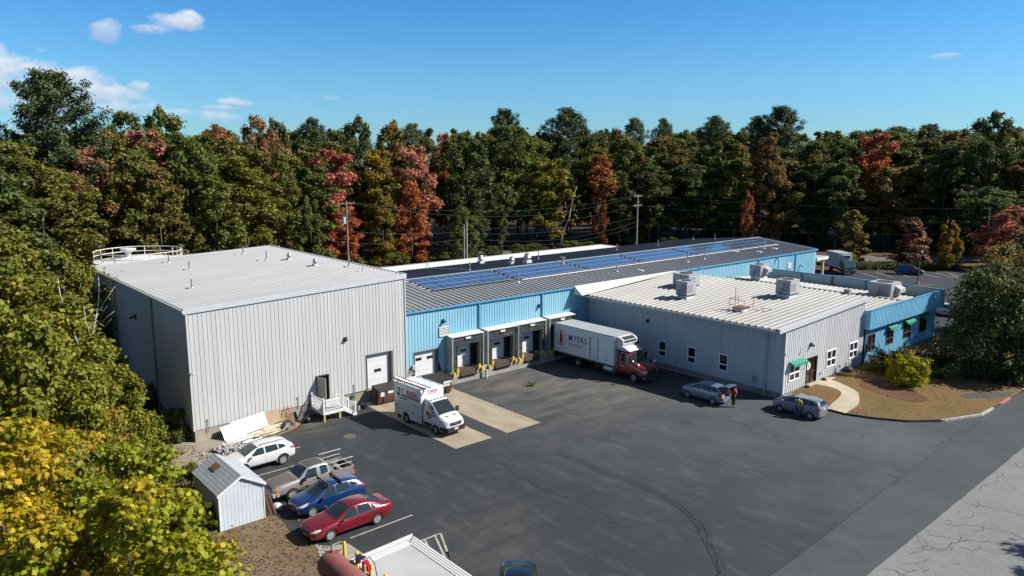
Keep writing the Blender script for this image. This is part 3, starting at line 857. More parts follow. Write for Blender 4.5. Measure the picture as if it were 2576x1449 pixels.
for x0, zt in ((92.6, 6.5), (99.2, 5.0)):
    p = MB(); p.tube([(x0, CY0 - .05, zt), (x0, CY0 - .35, zt), (x0, CY0 - .4, zt - .15), (x0, CY0 - .4, zt - (1.3 if x0 < 95 else .4))], .11, 8); p.build('wall_duct', mat('blue_duct', (.2, .45, .6), .5), Cb)
mb = MB(); mb.box(33.35, 33.7, CY0 - .2, CY0 - .04, .9, 1.35); mb.box(33.95, 34.03, CY0 - .25, CY0 - .04, .9, 1.5); mb.box(33.8, 34.02, CY0 - .2, CY0 - .04, 1.85, 2.25); mb.tube([(33.55, CY0 - .1, 1.35), (33.55, CY0 - .1, 1.75), (33.9, CY0 - .1, 1.8)], .025, 6)
mb.build('electric_box', mat('box_grey', (.5, .51, .52), .5), Cb)
# docks: shelters, doors, levellers, bumpers
cur_m = mat('dock_curtain', (.035, .036, .038), .7, var=.35, vscale=2.5, bump=1.0, bscale=4)
shel_m = mat('shelter_panel', (.42, .44, .40), .6, col2=(.34, .38, .33), vscale=.8)
sheltop_m = mat('shelter_top', (.66, .67, .66), .6, var=.08)
rust_m = mat('rusty_steel', (.10, .065, .04), .8, col2=(.05, .04, .035), vscale=3)
fd = MB()
YD = 51.34
fd.box(37.25, 52.9, YD, CY0 + .02, -.2, .42)
for a, b in ((37.25, 38.2), (40.2, 42.15), (44.2, 45.9), (47.95, 49.9), (52.1, 52.9)):
    fd.box(a, b, YD + .002, CY0 + .015, .42, 1.14)
fd.build('dock_foundation', conc_m, Cb)
for i, (a, b) in enumerate(DOCKS):
    s = MB()
    zt = 4.22 + .02 * i
    s.box(a, a + .10, 51.3, CY0 - .034, .85 if i else .4, zt)
    so_ = s.build('dock_shelter', shel_m, Cb)
    s = MB(); s.box(b - .10, b, 51.3, CY0 - .034, .85, zt); s.build('side_panel', shel_m, so_)
    t = MB(); t.prism([(51.26, zt + .002), (CY0 - .04, zt + .10), (CY0 - .04, zt + .14), (51.26, zt + .05)], 'X', a - .04, b + .04); t.build('shelter_top', sheltop_m, so_)
    c = MB()
    z0 = 1.18
    oa, ob, oz = a + .55, b - .48, 3.42
    def wavy(x0, x1, za_, zb_, nx, nz, seed):
        vs = []; fs = []
        for k in range(nz + 1):
            for j in range(nx + 1):
                x = lerp(x0, x1, j / nx); z = lerp(za_, zb_, k / nz)
                n_ = noise.noise((x * 2.2, z * 3.0, seed)) * .05 + noise.noise((x * 6, z * 5, seed + 3)) * .022
                vs.append((x, 51.34 + n_ + (.05 if (0 < j < nx) else 0), z))
        for k in range(nz):
            for j in range(nx):
                q0 = k * (nx + 1) + j
                fs.append((q0, q0 + 1, q0 + nx + 2, q0 + nx + 1))
        c.add(vs, fs)
    wavy(a + .102, b - .102, oz, zt - .03, 26, 8, i * 7)
    wavy(a + .102, oa, z0, oz, 6, 18, i * 7 + 2)
    wavy(ob, b - .102, z0, oz, 6, 18, i * 7 + 4)
    c.build('dock_curtain', cur_m, so_, smooth='all')
    sg = MB(); sg.box(lerp(a, b, .5) - .28, lerp(a, b, .5) + .28, 51.27, 51.30, zt - .30, zt - .12); sg.build('dock_sign', white_m, so_)
    d = MB(); dx0, dx1 = a + 1.25, b - .75
    shd = MB(); shd.box(a + .11, dx0, CY0 - .07, CY0 - .036, 1.11, zt - .05); shd.box(dx1, b - .11, CY0 - .07, CY0 - .036, 1.11, zt - .05); shd.box(dx0, dx1, CY0 - .07, CY0 - .036, 3.46, zt - .05); shd.build('shelter_shade', dark_m, so_)  # dark sheets added over the wall for the shade inside the shelter
    d.box(dx0, dx1 - .02, CY0 + .12, CY0 + .17, 1.12, 3.45)
    do = d.build('dock_door', white_m, Cb)
    d = MB(); d.box(dx0 + .45, dx0 + 1.12, CY0 + .105, CY0 + .119, 2.45, 2.68); d.build('door_window', glass(), do)
    bk = MB(); bk.box(dx0 - .1, dx1 + .1, CY0 + .2, CY0 + .22, .9, 3.6); bk.build('door_backing', dark_m, Cb)
    lv = MB(); lv.box(a + .85, b - 1.0, 51.36, CY0 + .11, 1.0, 1.10); lv.box(a + .85, b - 1.0, 51.27, 51.335, .42, 1.08); lv.box(a + .8, b - .95, 51.10, 51.26, .66, .74)
    lv.build('dock_leveller', rust_m, Cb)
    for x in (a + .12, a + .5, b - .62, b - .25):
        zb = .95 if abs(x - a - .12) < .01 or abs(x - b + .25) < .01 else 1.25
        bp = MB(); bp.box(x - .1, x + .1, 51.12, 51.26, zb - .22, zb + .14); bp.build('dock_bumper', yellow_m, Cb)
pp = MB(); pp.tube([(45.05, 51.22, 4.2), (45.05, 51.22, 1.3), (45.1, 51.15, 1.1)], .05, 8); pp.build('dock_downpipe', mat('box_grey', (.5, .51, .52), .5), Cb)
# roof details
for x, y, h in ((49.1, 55.9, 1.0), (62.9, 54.8, .75), (75.9, 54.7, .95), (79.7, 54.9, .9), (95.3, 55.8, 1.1)):
    roof_pipe(Cb, x, y, zc(y) + .02, h, .07, cap=x > 90)
for x, y, h in ((48.7, 63.4, 1.0), (49.8, 73.2, .9), (63.3, 68.2, 1.1), (78.4, 68.4, .9), (87.1, 68.1, .9), (101.2, 67.9, .9), (100.9, 71.8, .5)):
    roof_pipe(Cb, x, y, zc(y) + .02, h, .05)
for x, y, r, h in ((56.9, 71.8, .38, 1.1), (56.6, 65.6, .34, .95), (57.9, 64.3, .44, 1.25)):
    roof_fan(Cb, x, y, zc(y), r, h)
roof_pipe(Cb, 60.3, 60.8, zc(60.8), .6, .16, cap=True)
cd = MB()
cd.tube([(50.0, 56.25, zc(56.25) + .16), (100.1, 56.35, zc(56.35) + .16)], .05, 6)
cd.build('roof_conduit', mat('conduit_white', (.62, .63, .64), .5), Cb)
cd = MB(); cd.tube([(49.3, 71.8, zc(71.8) + .15), (48.8, 63.4, zc(63.4) + .15)], .04, 6); cd.build('roof_conduit', mat('conduit_white', (.62, .63, .64), .5), Cb)
for x, y in ((88.6, 56.1), (66, 54.0), (96.8, 55.0), (97.4, 57.2), (92, 54.6)):
    v = MB(); v.box(x - .25, x + .25, y - .4, y + .4, zc(y) + .0, zc(y) + .12); v.build('roof_patch', mat('patch_white', (.6, .6, .6), .6), Cb)

# solar arrays on the near slope
cell_m, nt, b = nodes_of('solar_cells')
b.inputs['Roughness'].default_value = .06
b.inputs['Specular IOR Level'].default_value = .6
tc = N(nt, 'ShaderNodeTexCoord'); sp = N(nt, 'ShaderNodeSeparateXYZ'); nt.links.new(tc.outputs['Object'], sp.inputs[0])
def M2(op, a, b_=None):
    n = N(nt, 'ShaderNodeMath', operation=op)
    for i, q in enumerate((a, b_)):
        if q is None: continue
        if isinstance(q, (int, float)): n.inputs[i].default_value = q
        else: nt.links.new(q, n.inputs[i])
    return n.outputs[0]
def gridline(o, pitch, wd):
    return M2('LESS_THAN', M2('FRACT', M2('DIVIDE', M2('ADD', o, 10.0), pitch)), wd)
gl = M2('MAXIMUM', gridline(sp.outputs[0], .16, .05), gridline(sp.outputs[1], .16, .05))
oi = N(nt, 'ShaderNodeObjectInfo')
rmp = N(nt, 'ShaderNodeMix', data_type='RGBA'); rmp.inputs[6].default_value = (.022, .050, .112, 1); rmp.inputs[7].default_value = (.032, .070, .145, 1); nt.links.new(oi.outputs['Random'], rmp.inputs[0])
mx = N(nt, 'ShaderNodeMix', data_type='RGBA'); nt.links.new(gl, mx.inputs[0]); nt.links.new(rmp.outputs[2], mx.inputs[6]); mx.inputs[7].default_value = (.055, .09, .17, 1)
nt.links.new(mx.outputs[2], b.inputs['Base Color'])
frame_m = mat('panel_frame', (.55, .57, .60), .4, metal=.4)
PW, PH = .98, 1.42
pm = MB(); pm.box(-PW / 2 + .02, PW / 2 - .02, -PH / 2 + .02, PH / 2 - .02, .0, .028, 0)
for s in (-1, 1):
    pm.box(s * (PW / 2 - .01) - .012, s * (PW / 2 - .01) + .012, -PH / 2, PH / 2, -.01, .036, 1)
    pm.box(-PW / 2 + .023, PW / 2 - .023, s * (PH / 2 - .01) - .012, s * (PH / 2 - .01) + .012, -.01, .036, 1)
panel_me = pm.mesh('solar_panel', [cell_m, frame_m])
tilt = math.atan(KS)
for k, (x0, n, lab) in enumerate(((39.2, 10, 'blue solar array nearest the tall grey warehouse, second steps from its wall'), (49.75, 10, 'blue solar array in the middle of the row, beside the tallest roof pipe'), (60.4, 9, 'blue solar array third along the roof from the tall grey warehouse'),
                                (70.0, 10, 'solar array reflecting dark roof, beyond the third blue array'), (80.6, 10, 'solar array before the last at the far end of the dark roof'), (91.0, 9, 'farthest solar array at the gable end of the dark roof'))):
    ar = thing('solar_array', lab, 'solar array', (x0, 58.8, zc(58.8)), 0, 'solar arrays on the blue warehouse roof')
    for r_ in range(3):
        yc = 57.4 + r_ * 1.44
        for c_ in range(n):
            o = link('solar_panel', panel_me, ar, world=True)
            o.location = (x0 + .5 + c_ * 1.0, yc, zc(yc) + .19)
            o.rotation_euler = (tilt, 0, 0)
    rl_ = MB()
    for r_ in range(3):
        for dy in (-.42, .42):
            y = 57.4 + r_ * 1.44 + dy
            rl_.box(x0 - .55, x0 + n + .35, y - .03, y + .03, zc(y) + .09, zc(y) + .165)
    rl_.build('mounting_rail', mat('rail_white', (.62, .63, .65), .4), ar)

# ------------------------------------------------------------------ white flat roofed annex behind
D = thing('rear_annex', 'low annex with bright white membrane roof behind the dark gabled roof', 'building', (61, 77, 0))
m_ = MB(); m_.box(33.6, 88.0, CY1 + .12, 79.9, 0, 6.2); m_.build('wall', mat('annex_wall', (.45, .45, .44), .6), D)
m_ = MB(); m_.box(33.5, 88.1, CY1 + .115, 80.0, 6.2, 6.32); m_.build('roof', mat('white_membrane', (.80, .80, .79), .6, var=.04, vscale=.4), D)
m_ = MB(); m_.box(33.4, 88.2, 80.0, 80.12, 6.1, 6.40); m_.box(88.1, 88.2, CY1 + .2, 79.995, 6.1, 6.40); m_.build('roof_edge', mat('edge_grey', (.4, .4, .4), .5), D)

# ------------------------------------------------------------------ grey office building in front (B)
BX0, BX1, BY0, BY1 = 55.64, 70.12, 30.15, 52.26
EX = 54.45
KB = (6.86 - 6.08) / (BX1 - EX)
def zb(x): return 6.08 + (x - EX) * KB
B = thing('grey_office_building', 'pale grey ribbed metal building with white ribbed roof and brown glass entrance', 'building', (62.5, 41, 0))
w = MB()
gB_m = mat('grey_siding_office', (.68, .69, .705), .5, col2=(.58, .59, .60), vscale=1.6, stretch=(1.2, 1.2, .06), lo=.4, hi=.75)
BW = [(56.55, 58.3, 1.36, 2.78), (63.0, 64.72, 1.4, 2.93), (67.3, 68.97, 1.45, 2.94)]
SW = [(39.67, 1.25, 2.76, .92), (36.3, 1.28, 2.77, .92), (43.0, 1.23, 2.72, .92), (46.2, 1.23, 2.72, .95), (48.9, 1.23, 2.70, .95), (51.5, 1.23, 2.72, .95)]
ribbed(w, (BX0, BY0, 0), (1, 0, 0), (0, -1, 0), BX1 - BX0, .46, lambda t: zb(BX0 + t) - .03, pitch=.305, rib=.035, dep=.032,
       holes=[(a - BX0, b - BX0, c, e) for a, b, c, e in BW] + [(59.42 - BX0, 61.28 - BX0, .3, 2.88)])
ribbed(w, (BX0, BY1, 0), (0, -1, 0), (-1, 0, 0), BY1 - BY0, .53, zb(BX0) - .03, pitch=.305, rib=.035, dep=.032, holes=[(BY1 - y, BY1 - y + wd, a, b_) for y, a, b_, wd in SW])
w.quad((BX1, BY0, .4), (BX1, BY1, .4), (BX1, BY1, zb(BX1)), (BX1, BY0, zb(BX1)))
w.build('wall_siding', gB_m, B, fix=False)
fo = MB()
fo.box(BX0 + .03, BX1 - .03, BY0 + .03, BY1 - .03, -.3, .55)
fo.build('foundation', mat('office_foundation', (.30, .285, .25), .9, var=.15, vscale=1), B)
sk = MB()
sk.box(BX0 + .15, BX0 + .4, BY0 + .3, BY1 - .3, .5, 5.9); sk.box(BX0 + .45, BX1 - .3, BY0 + .3, BY0 + .5, .5, 5.9)
sk.build('interior_wall', dark_m, B)
frame_wm = mat('window_frame_white', (1.15, 1.15, 1.15), .4)
def window(parent, a, b, z0, z1, pl, axis, nx=1, split=.45, fm=frame_wm):
    """window on plane y=pl ('Y', faces -y) or x=pl ('X', faces -x)"""
    def bx(mb, u0, u1, d0, d1, h0, h1):
        if axis == 'Y': mb.box(u0, u1, pl + d0, pl + d1, h0, h1)
        else: mb.box(pl + d0, pl + d1, u0, u1, h0, h1)
    f = MB(); t = .075
    bx(f, a, a + t, -.06, .1, z0, z1); bx(f, b - t, b, -.06, .1, z0, z1)
    bx(f, a + t, b - t, -.06, .1, z0, z0 + t); bx(f, a + t, b - t, -.06, .1, z1 - t, z1)
    zs = lerp(z0, z1, split)
    bx(f, a + t, b - t, -.055, .095, zs - .05, zs + .05)
    for i in range(1, nx):
        u = lerp(a, b, i / nx)
        bx(f, u - .045, u + .045, -.05, .09, z0 + t, zs - .05); bx(f, u - .045, u + .045, -.05, .09, zs + .05, z1 - t)
    o = f.build('window', fm, parent)
    g_ = MB(); bx(g_, a + t, b - t, .03, .04, z0 + t, z1 - t); g_.build('pane', glass(), o)
    return o
for a, b, c, e in BW: window(B, a, b, c, e, BY0, 'Y', 2)
for y, a, b_, wd in SW: window(B, y - wd, y, a, b_, BX0, 'X', 1, .38)
rf = MB()
ub = Vector((1, 0, KB)).normalized(); nb = Vector((-KB, 0, 1)).normalized()
roofB_m = mat('cream_metal_roof', (.42, .41, .385), .6, col2=(.35, .34, .315), vscale=.5, stretch=(.15, 1, 1))
ribbed(rf, (EX, BY0 - .12, zb(EX)), (0, 1, 0), tuple(nb), BY1 - BY0 + .1, 0, (BX1 - EX + .1) / ub.x, pitch=.61, rib=.12, dep=.085, up=tuple(ub))
rf.build('roof', roofB_m, B, fix=False)
so_ = MB()
so_.prism([(EX - .02, 5.86), (BX0 - .035, 5.86), (BX0 - .035, zb(BX0) - .06), (EX - .02, zb(EX) - .05)], 'Y', BY0 - .05, BY1 - .05)
so_.build('eave_soffit', mat('eave_grey', (.42, .44, .46), .5), B)
gt = MB(); gt.box(EX - .17, EX - .03, BY0 - .15, BY1 - .02, 5.84, 6.02); gt.build('gutter', mat('gutter_grey', (.50, .52, .55), .4), B)
tr = MB()
yf = BY0 - .22
tr.add([(EX - .15, yf, zb(EX) - .26), (BX1 + .1, yf, zb(BX1) - .26), (BX1 + .1, yf, zb(BX1) + .12), (EX - .15, yf, zb(EX) + .12), (EX - .15, yf + .18, zb(EX) - .26), (BX1 + .1, yf + .18, zb(BX1) - .26), (BX1 + .1, yf + .25, zb(BX1) + .15), (EX - .15, yf + .25, zb(EX) + .15)],
       [(0, 1, 2, 3), (7, 6, 5, 4), (3, 2, 6, 7), (0, 4, 5, 1), (0, 3, 7, 4), (1, 5, 6, 2)])
tr.build('rake_trim', trim_m, B)
fl = MB()
fl.add([(53.35, BY1 - .02, zb(54.4) + .0), (69.9, BY1 - .02, zb(69.9) + .12), (69.9, CY0 - .215, 7.02), (53.35, CY0 - .215, 7.02), (53.35, BY1 - 1.3, zb(54.4) + .11), (69.9, BY1 - .55, zb(69.9) + .13)],
       [(0, 1, 2, 3), (4, 5, 2, 3), (4, 3, 0), (5, 1, 2)])
fl.build('valley_flashing', mat('flashing_white', (.62, .62, .61), .6), B)
for q in ((BX0 - .07, BX0 + .07, BY0 - .075, BY0 - .034, .45, 5.9), (BX0 - .075, BX0 - .034, BY0 - .033, BY0 + .08, .45, 5.85)):
    ct = MB(); ct.box(*q); ct.build('corner_trim', trim_m, B)
dsp = MB(); dsp.box(BX0 - .15, BX0 - .036, BY0 + 1.5, BY0 + 1.63, .02, 5.85); dsp.build('downspout', mat('gutter_grey', (.50, .52, .55), .4), B)
# entrance
ed = MB()
ed.box(59.42, 59.5, BY0 - .05, BY0 + .18, .5, 2.88); ed.box(61.2, 61.28, BY0 - .05, BY0 + .18, .5, 2.88); ed.box(59.5, 61.2, BY0 - .05, BY0 + .18, 2.78, 2.88); ed.box(60.33, 60.39, BY0 + .02, BY0 + .15, .52, 2.78)
ed.box(59.5, 60.33, BY0 + .02, BY0 + .15, 1.5, 1.58); ed.box(60.39, 61.2, BY0 + .02, BY0 + .15, 1.5, 1.58)
edo = ed.build('entrance_door', mat('brown_frame', (.05, .03, .022), .5), B)
ed = MB(); ed.box(59.5, 61.2, BY0 + .08, BY0 + .09, .5, 2.78); ed.build('door_glass', mat('brown_glass', (.03, .018, .014), .08, spec=.6), edo)
ed = MB(); ed.cyl((59.78, BY0 + .015, 2.15), (59.78, BY0 - .02, 2.15), .36, n=24); ed.build('door_emblem', white_m, edo)
ed = MB()
q = Matrix.Rotation(0, 3, 'X')
ed.lathe([(.15, 0), (.15, .006)], (0, 0, 0), 3)   # figure mark on the white disc
em = MB(); em.box(59.74, 59.82, BY0 - .03, BY0 - .021, 1.98, 2.26); em.cyl((59.78, BY0 - .03, 2.32), (59.78, BY0 - .021, 2.32), .045, n=10); em.build('emblem_mark', mat('mark_grey', (.25, .2, .2), .6), edo)
hd = MB(); hd.box(60.25, 60.28, BY0 - .05, BY0 + .02, 1.4, 1.7); hd.build('handle', alu_m, edo)
th = MB(); th.box(59.3, 61.4, BY0 - .5, BY0 - .04, .3, .56); th.build('door_step', mat('walk_concrete', (0.50, 0.43, 0.31), .9), B)
green_m = mat('green_awning', (.015, .27, .17), .6, var=.1)
def awning(parent, a, b, y, zt, drop=.30, out=.48):
    aw = MB()
    n = 14
    vs = [(a, y - .02, zt), (b, y - .02, zt), (b, y - out, zt - drop * .6), (a, y - out, zt - drop * .6)]
    aw.add(vs, [(0, 1, 2, 3)])
    top = [(lerp(a, b, i / n), y - out - .001, zt - drop * .6) for i in range(n + 1)]
    bot = [(lerp(a, b, i / n), y - out - .03, zt - drop * .6 - (.25 if i % 2 else .19)) for i in range(n + 1)]
    aw.add(top + bot, [(i, i + 1, n + 2 + i, n + 1 + i) for i in range(n)])
    aw.add([(a, y - .02, zt), (a, y - out, zt - drop * .6), (a, y - out, zt - drop * .6 - .24), (a, y - .02, zt - .2)], [(0, 1, 2, 3)])
    aw.add([(b, y - .02, zt), (b, y - out, zt - drop * .6), (b, y - out, zt - drop * .6 - .24), (b, y - .02, zt - .2)], [(0, 1, 2, 3)])
    o = aw.build('awning', green_m, parent)
    for x in (a + .03, b - .03):
        ar = MB(); ar.tube([(x, y - out, zt - drop * .6), (x, y - .03, zt - 1.15)], .015, 6); ar.build('awning_arm', blackp_m, o)
awning(B, 56.4, 58.75, BY0 - .03, 3.12)
wall_lamp(B, (59.85, BY0 - .034, 4.05), (0, -1, 0), .25)
wall_lamp(B, (BX0 - .034, 44.3, 4.4), (-1, 0, 0), .2)
camera_dome(B, (BX0 - .07, BY0 - .07, 4.05), (-.7, -.7, 0))
camera_dome(B, (58.4, BY0 - .03, 3.95), (0, -1, 0))
bx = MB(); bx.box(BX0 - .14, BX0 - .034, 32.55, 32.9, 1.0, 1.5); bx.build('outlet_box', galv_m, B)
for x in (61.9, 65.6): bx = MB(); bx.box(x, x + .15, BY0 - .1, BY0 - .034, 1.0, 1.2); bx.build('outlet_box', galv_m, B)

# ------------------------------------------------------------------ blue office wing with parapet (F)
FY, PY, FX1, PX1, PZ = 30.1, 29.5, 87.5, 88.0, 5.74
Fb = thing('blue_office_wing', 'bright blue office wing with tall parapet, green awnings and tree shadows on its front', 'building', (79, 41, 0))
FW = [(70.75, 72.5, 1.5, 3.15), (75.1, 76.75, 1.5, 3.15), (79.2, 80.95, 1.5, 3.15), (83.2, 85.1, 1.55, 3.3)]
w = MB()
bF_m = mat('blue_siding_office', (.17, .48, .74), .5, col2=(.21, .54, .78), vscale=.3)
ribbed(w, (70.25, FY, 0), (1, 0, 0), (0, -1, 0), FX1 - 70.25, .35, 3.92, pitch=.305, rib=.035, dep=.03, holes=[(a - 70.25, b - 70.25, c, e) for a, b, c, e in FW])
ribbed(w, (FX1, FY, 0), (0, 1, 0), (1, 0, 0), CY0 - FY - .1, .2, 3.92, pitch=.61, rib=.035, dep=.03)
w.build('wall_siding', bF_m, Fb, fix=False)
iw = MB(); iw.box(70.3, FX1 - .3, FY + .3, FY + .4, .3, 3.9); iw.build('interior_wall', dark_m, Fb)
w = MB(); ribbed(w, (69.8, PY, 0), (1, 0, 0), (0, -1, 0), PX1 - 69.8, 3.93, PZ, pitch=.305, rib=.035, dep=.03)
ribbed(w, (PX1, PY, 0), (0, 1, 0), (1, 0, 0), CY0 - PY - .3, 3.93, PZ, pitch=.305, rib=.035, dep=.03)
w.quad((69.8, PY, 3.93), (69.8, BY0 - .04, 3.93), (69.8, BY0 - .04, PZ), (69.8, PY, PZ))
w.build('parapet', bF_m, Fb, fix=False)
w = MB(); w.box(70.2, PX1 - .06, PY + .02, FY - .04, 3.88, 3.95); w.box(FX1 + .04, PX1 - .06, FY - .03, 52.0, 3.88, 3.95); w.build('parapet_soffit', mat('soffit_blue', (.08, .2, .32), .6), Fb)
w = MB()   # inside of the parapet: pale green sheets with steel posts
pin_m = mat('parapet_back', (.50, .60, .56), .6, col2=(.42, .53, .50), vscale=.6)
ribbed(w, (PX1 - .22, BY1 - .3, 0), (0, -1, 0), (-1, 0, 0), BY1 - .3 - PY - .2, 4.2, PZ - .03, pitch=.305, rib=.03, dep=.02)
ribbed(w, (PX1 - .2, PY + .2, 0), (-1, 0, 0), (0, 1, 0), PX1 - .2 - 70.3, 4.2, PZ - .03, pitch=.305, rib=.03, dep=.02)
w.build('parapet_lining', pin_m, Fb, fix=False)
cp = MB(); cp.box(69.78, PX1 + .05, PY - .06, PY + .22, PZ, PZ + .06); cp.box(PX1 - .24, PX1 + .05, PY + .22, CY0 - .3, PZ + .001, PZ + .061); cp.build('parapet_cap', blue_trim_m if False else mat('cap_blue', (.12, .33, .52), .4), Fb)
for i, y in enumerate((33.8, 38.0, 42.0, 46.0)):
    p = MB(); p.box(PX1 - .40, PX1 - .255, y - .09, y + .09, 4.3, PZ - .05); p.build('parapet_post', mat('red_oxide_post', (.22, .07, .05), .7) if i in (0, 2) else blue_trim_m, Fb)
FRX, FRZ = 81.3, 5.08
rf = MB()
k1 = (FRZ - 4.70) / (FRX - 70.2)
u1 = Vector((1, 0, k1)).normalized(); n1 = Vector((-k1, 0, 1)).normalized()
ribbed(rf, (70.2, PY + .25, 4.70), (0, 1, 0), tuple(n1), CY0 - .1 - PY - .25, 0, (FRX - 70.2) / u1.x, pitch=.61, rib=.12, dep=.085, up=tuple(u1))
k2 = (FRZ - 4.60) / (PX1 - .25 - FRX)
u2 = Vector((-1, 0, k2)).normalized(); n2 = Vector((k2, 0, 1)).normalized()
ribbed(rf, (PX1 - .26, CY0 - .1, 4.6), (0, -1, 0), tuple(n2), CY0 - .1 - PY - .25, 0, (PX1 - .26 - FRX) / abs(u2.x), pitch=.61, rib=.12, dep=.085, up=tuple(u2))
rf.build('roof', roofB_m, Fb, fix=False)
cp = MB(); cp.box(FRX - .22, FRX + .22, PY + .25, CY0 - .1, FRZ + .075, FRZ + .10); cp.build('ridge_cap', mat('ridge_grey', (.40, .41, .42), .45), Fb)
dk = mat('bronze_window', (.05, .035, .03), .5)
for a, b, c, e in FW: window(Fb, a, b, c, e, FY, 'Y', 2, .35, dk)
awning(Fb, 75.0, 76.9, FY - .03, 3.5, .3, .42); awning(Fb, 79.05, 81.1, FY - .03, 3.5, .3, .42); awning(Fb, 83.1, 85.2, FY - .03, 3.55, .3, .42)
ven = MB(); ven.box(80.6, 81.2, 36.6, 37.2, 5.0, 5.6); ven.build('roof_vent', roofw_m, Fb)
ds = MB(); ds.box(70.28, 70.4, FY - .13, FY - .034, .4, 3.9); ds.build('downspout', mat('cap_blue', (.12, .33, .52), .4), Fb)

# canopy at the far end of the blue warehouse
Cn = thing('loading_canopy', 'small flat loading canopy on posts beside the parked box truck with dark cab', 'canopy', (105.5, 55, 0))
m_ = MB(); m_.box(103.9, 107.3, 52.3, 62, 5.45, 5.6); m_.build('canopy_roof', mat('annex_wall', (.45, .45, .44), .6), Cn)
m_ = MB(); m_.box(103.9, 107.35, 52.2, 52.3, 5.2, 5.65); m_.box(107.3, 107.4, 52.3, 62, 5.2, 5.65); m_.build('canopy_fascia', white_m, Cn)
for y in (52.6, 58):
    m_ = MB(); m_.box(106.3, 106.6, y - .15, y + .15, 0, 5.45); m_.build('post', mat('post_tan', (.5, .45, .33), .6), Cn)

# ------------------------------------------------------------------ storage tank behind the grey warehouse
T = thing('storage_tank', 'white storage tank with railing round its top behind the tall grey warehouse', 'tank', (20.6, 82.9, 0))
tx, ty, trd, tz = 20.75, 83.5, 4.15, 9.25
m_ = MB(); m_.lathe([(trd, 0), (trd, tz)], (tx, ty, 0), 48); m_.build('shell', mat('tank_white', (.72, .72, .70), .5, var=.05), T, smooth=True)
m_ = MB(); m_.lathe([(trd + .06, tz - .02), (trd + .06, tz + .06), (.3, tz + .55)], (tx, ty, 0), 48); m_.build('tank_roof', mat('tank_white', (.72, .72, .70), .5), T, smooth=True)
rl = MB()
n = 48
for h in (1.05, .55):
    rl.tube([(tx + trd * math.cos(2 * PI * i / n), ty + trd * math.sin(2 * PI * i / n), tz + h) for i in range(n + 1)], .045, 6)
for i in range(0, n, 3):
    a = 2 * PI * i / n
    rl.cyl((tx + trd * math.cos(a), ty + trd * math.sin(a), tz - .1), (tx + trd * math.cos(a), ty + trd * math.sin(a), tz + 1.05), .045, n=6)
rl.build('railing', mat('rail_cream', (.72, .70, .62), .5), T)
m_ = MB(); m_.lathe([(.22, tz + .4), (.22, tz + .75), (.75, tz + 1.15), (.75, tz + 1.28), (.2, tz + 1.3)], (tx - .9, ty + .3, 0), 20); m_.build('tank_vent', white_m, T, smooth=True)

# ------------------------------------------------------------------ rooftop equipment standing on the office roofs
unit_m = mat('unit_grey', (.47, .475, .49), .5, var=.05)
def rtu(label, x, y, z, lx, ly, h, curb=.35, hood=None):
    t = thing('rooftop_air_conditioner', label, 'air conditioner', (x, y, z), 0, 'rooftop air conditioners')
    m_ = MB(); m_.box(x - lx / 2 + .1, x + lx / 2 - .1, y - ly / 2 + .1, y + ly / 2 - .1, z - .25, z + curb); m_.build('curb', white_m, t)
    m_ = MB(); m_.box(x - lx / 2, x + lx / 2, y - ly / 2, y + ly / 2, z + curb + .04, z + curb + h); m_.box(x - lx / 2 - .03, x + lx / 2 + .03, y - ly / 2 - .03, y + ly / 2 + .03, z + curb + h, z + curb + h + .05); c_ = m_.build('cabinet', unit_m, t)
    m_ = MB(); m_.box(x - lx / 2 - .02, x + lx / 2 + .02, y - ly / 2 - .02, y + ly / 2 + .02, z + curb - .03, z + curb + .038); m_.build('base_rail', mat('unit_dark', (.06, .06, .065), .6), t)
    m_ = MB(); m_.lathe([(min(lx, ly) * .36, z + curb + h + .05), (min(lx, ly) * .36, z + curb + h + .10)], (x, y, 0), 20); m_.build('fan_grille', mat('unit_dark', (.06, .06, .065), .6), c_)
    m_ = MB(); m_.box(x - lx / 2 - .015, x - lx / 2 - .001, y - ly * .42, y + ly * .05, z + curb + h * .15, z + curb + h * .85); m_.box(x - lx * .4, x + lx * .1, y - ly / 2 - .015, y - ly / 2 - .001, z + curb + h * .2, z + curb + h * .8); m_.build('coil_panel', mat('unit_coil', (.30, .31, .33), .6, var=.2, vscale=8), c_)
    if hood:
        m_ = MB(); m_.prism([(y - ly / 2 - .02, z + curb + .45), (y - ly / 2 - .02, z + curb + h * .8), (y - ly / 2 - .55, z + curb + h * .62), (y - ly / 2 - .55, z + curb + .45)], 'X', x - lx * .1, x + lx * .45); m_.build('air_hood', unit_m, c_)
    m_ = MB(); m_.tube([(x - lx / 2 - .2, y + .1, z - .1), (x - lx / 2 - .2, y + .1, z + curb + .5), (x - lx / 2, y + .1, z + curb + .5)], .035, 6); m_.build('service_pipe', blackp_m, t)
rtu('tall grey air conditioner at the back of the white office roof, beside the blue wall', 63.9, 46.1, zb(63.9), 1.9, 2.0, 1.15, .25)
rtu('square grey air conditioner, front one of the pair left of the roof hatch', 59.5, 42.9, zb(59.5), 1.5, 1.3, 1.3, .4)
rtu('grey air conditioner on white curb, right of the railed roof hatch', 66.0, 35.9, zb(66), 1.7, 1.5, 1.3, .4)
rtu('grey air conditioner on tall white curb where the pale parapet meets the blue wall', 82.2, 48.6, 5.0, 1.8, 1.5, 1.25, .75, True)
rtu('largest grey air conditioner, on the parapet wing next to the blue parapet corner', 83.6, 34.1, 4.9, 2.5, 2.4, 1.45, .12, True)
H = thing('roof_hatch', 'rusty orange roof hatch inside a thin pipe guard rail on the white office roof', 'roof hatch', (58.5, 36.2, zb(58.5)))
x, y, z = 58.4, 36.1, zb(58.4)
m_ = MB(); m_.box(x - .6, x + .6, y - .5, y + .5, z - .1, z + .28); m_.build('hatch_curb', white_m, H)
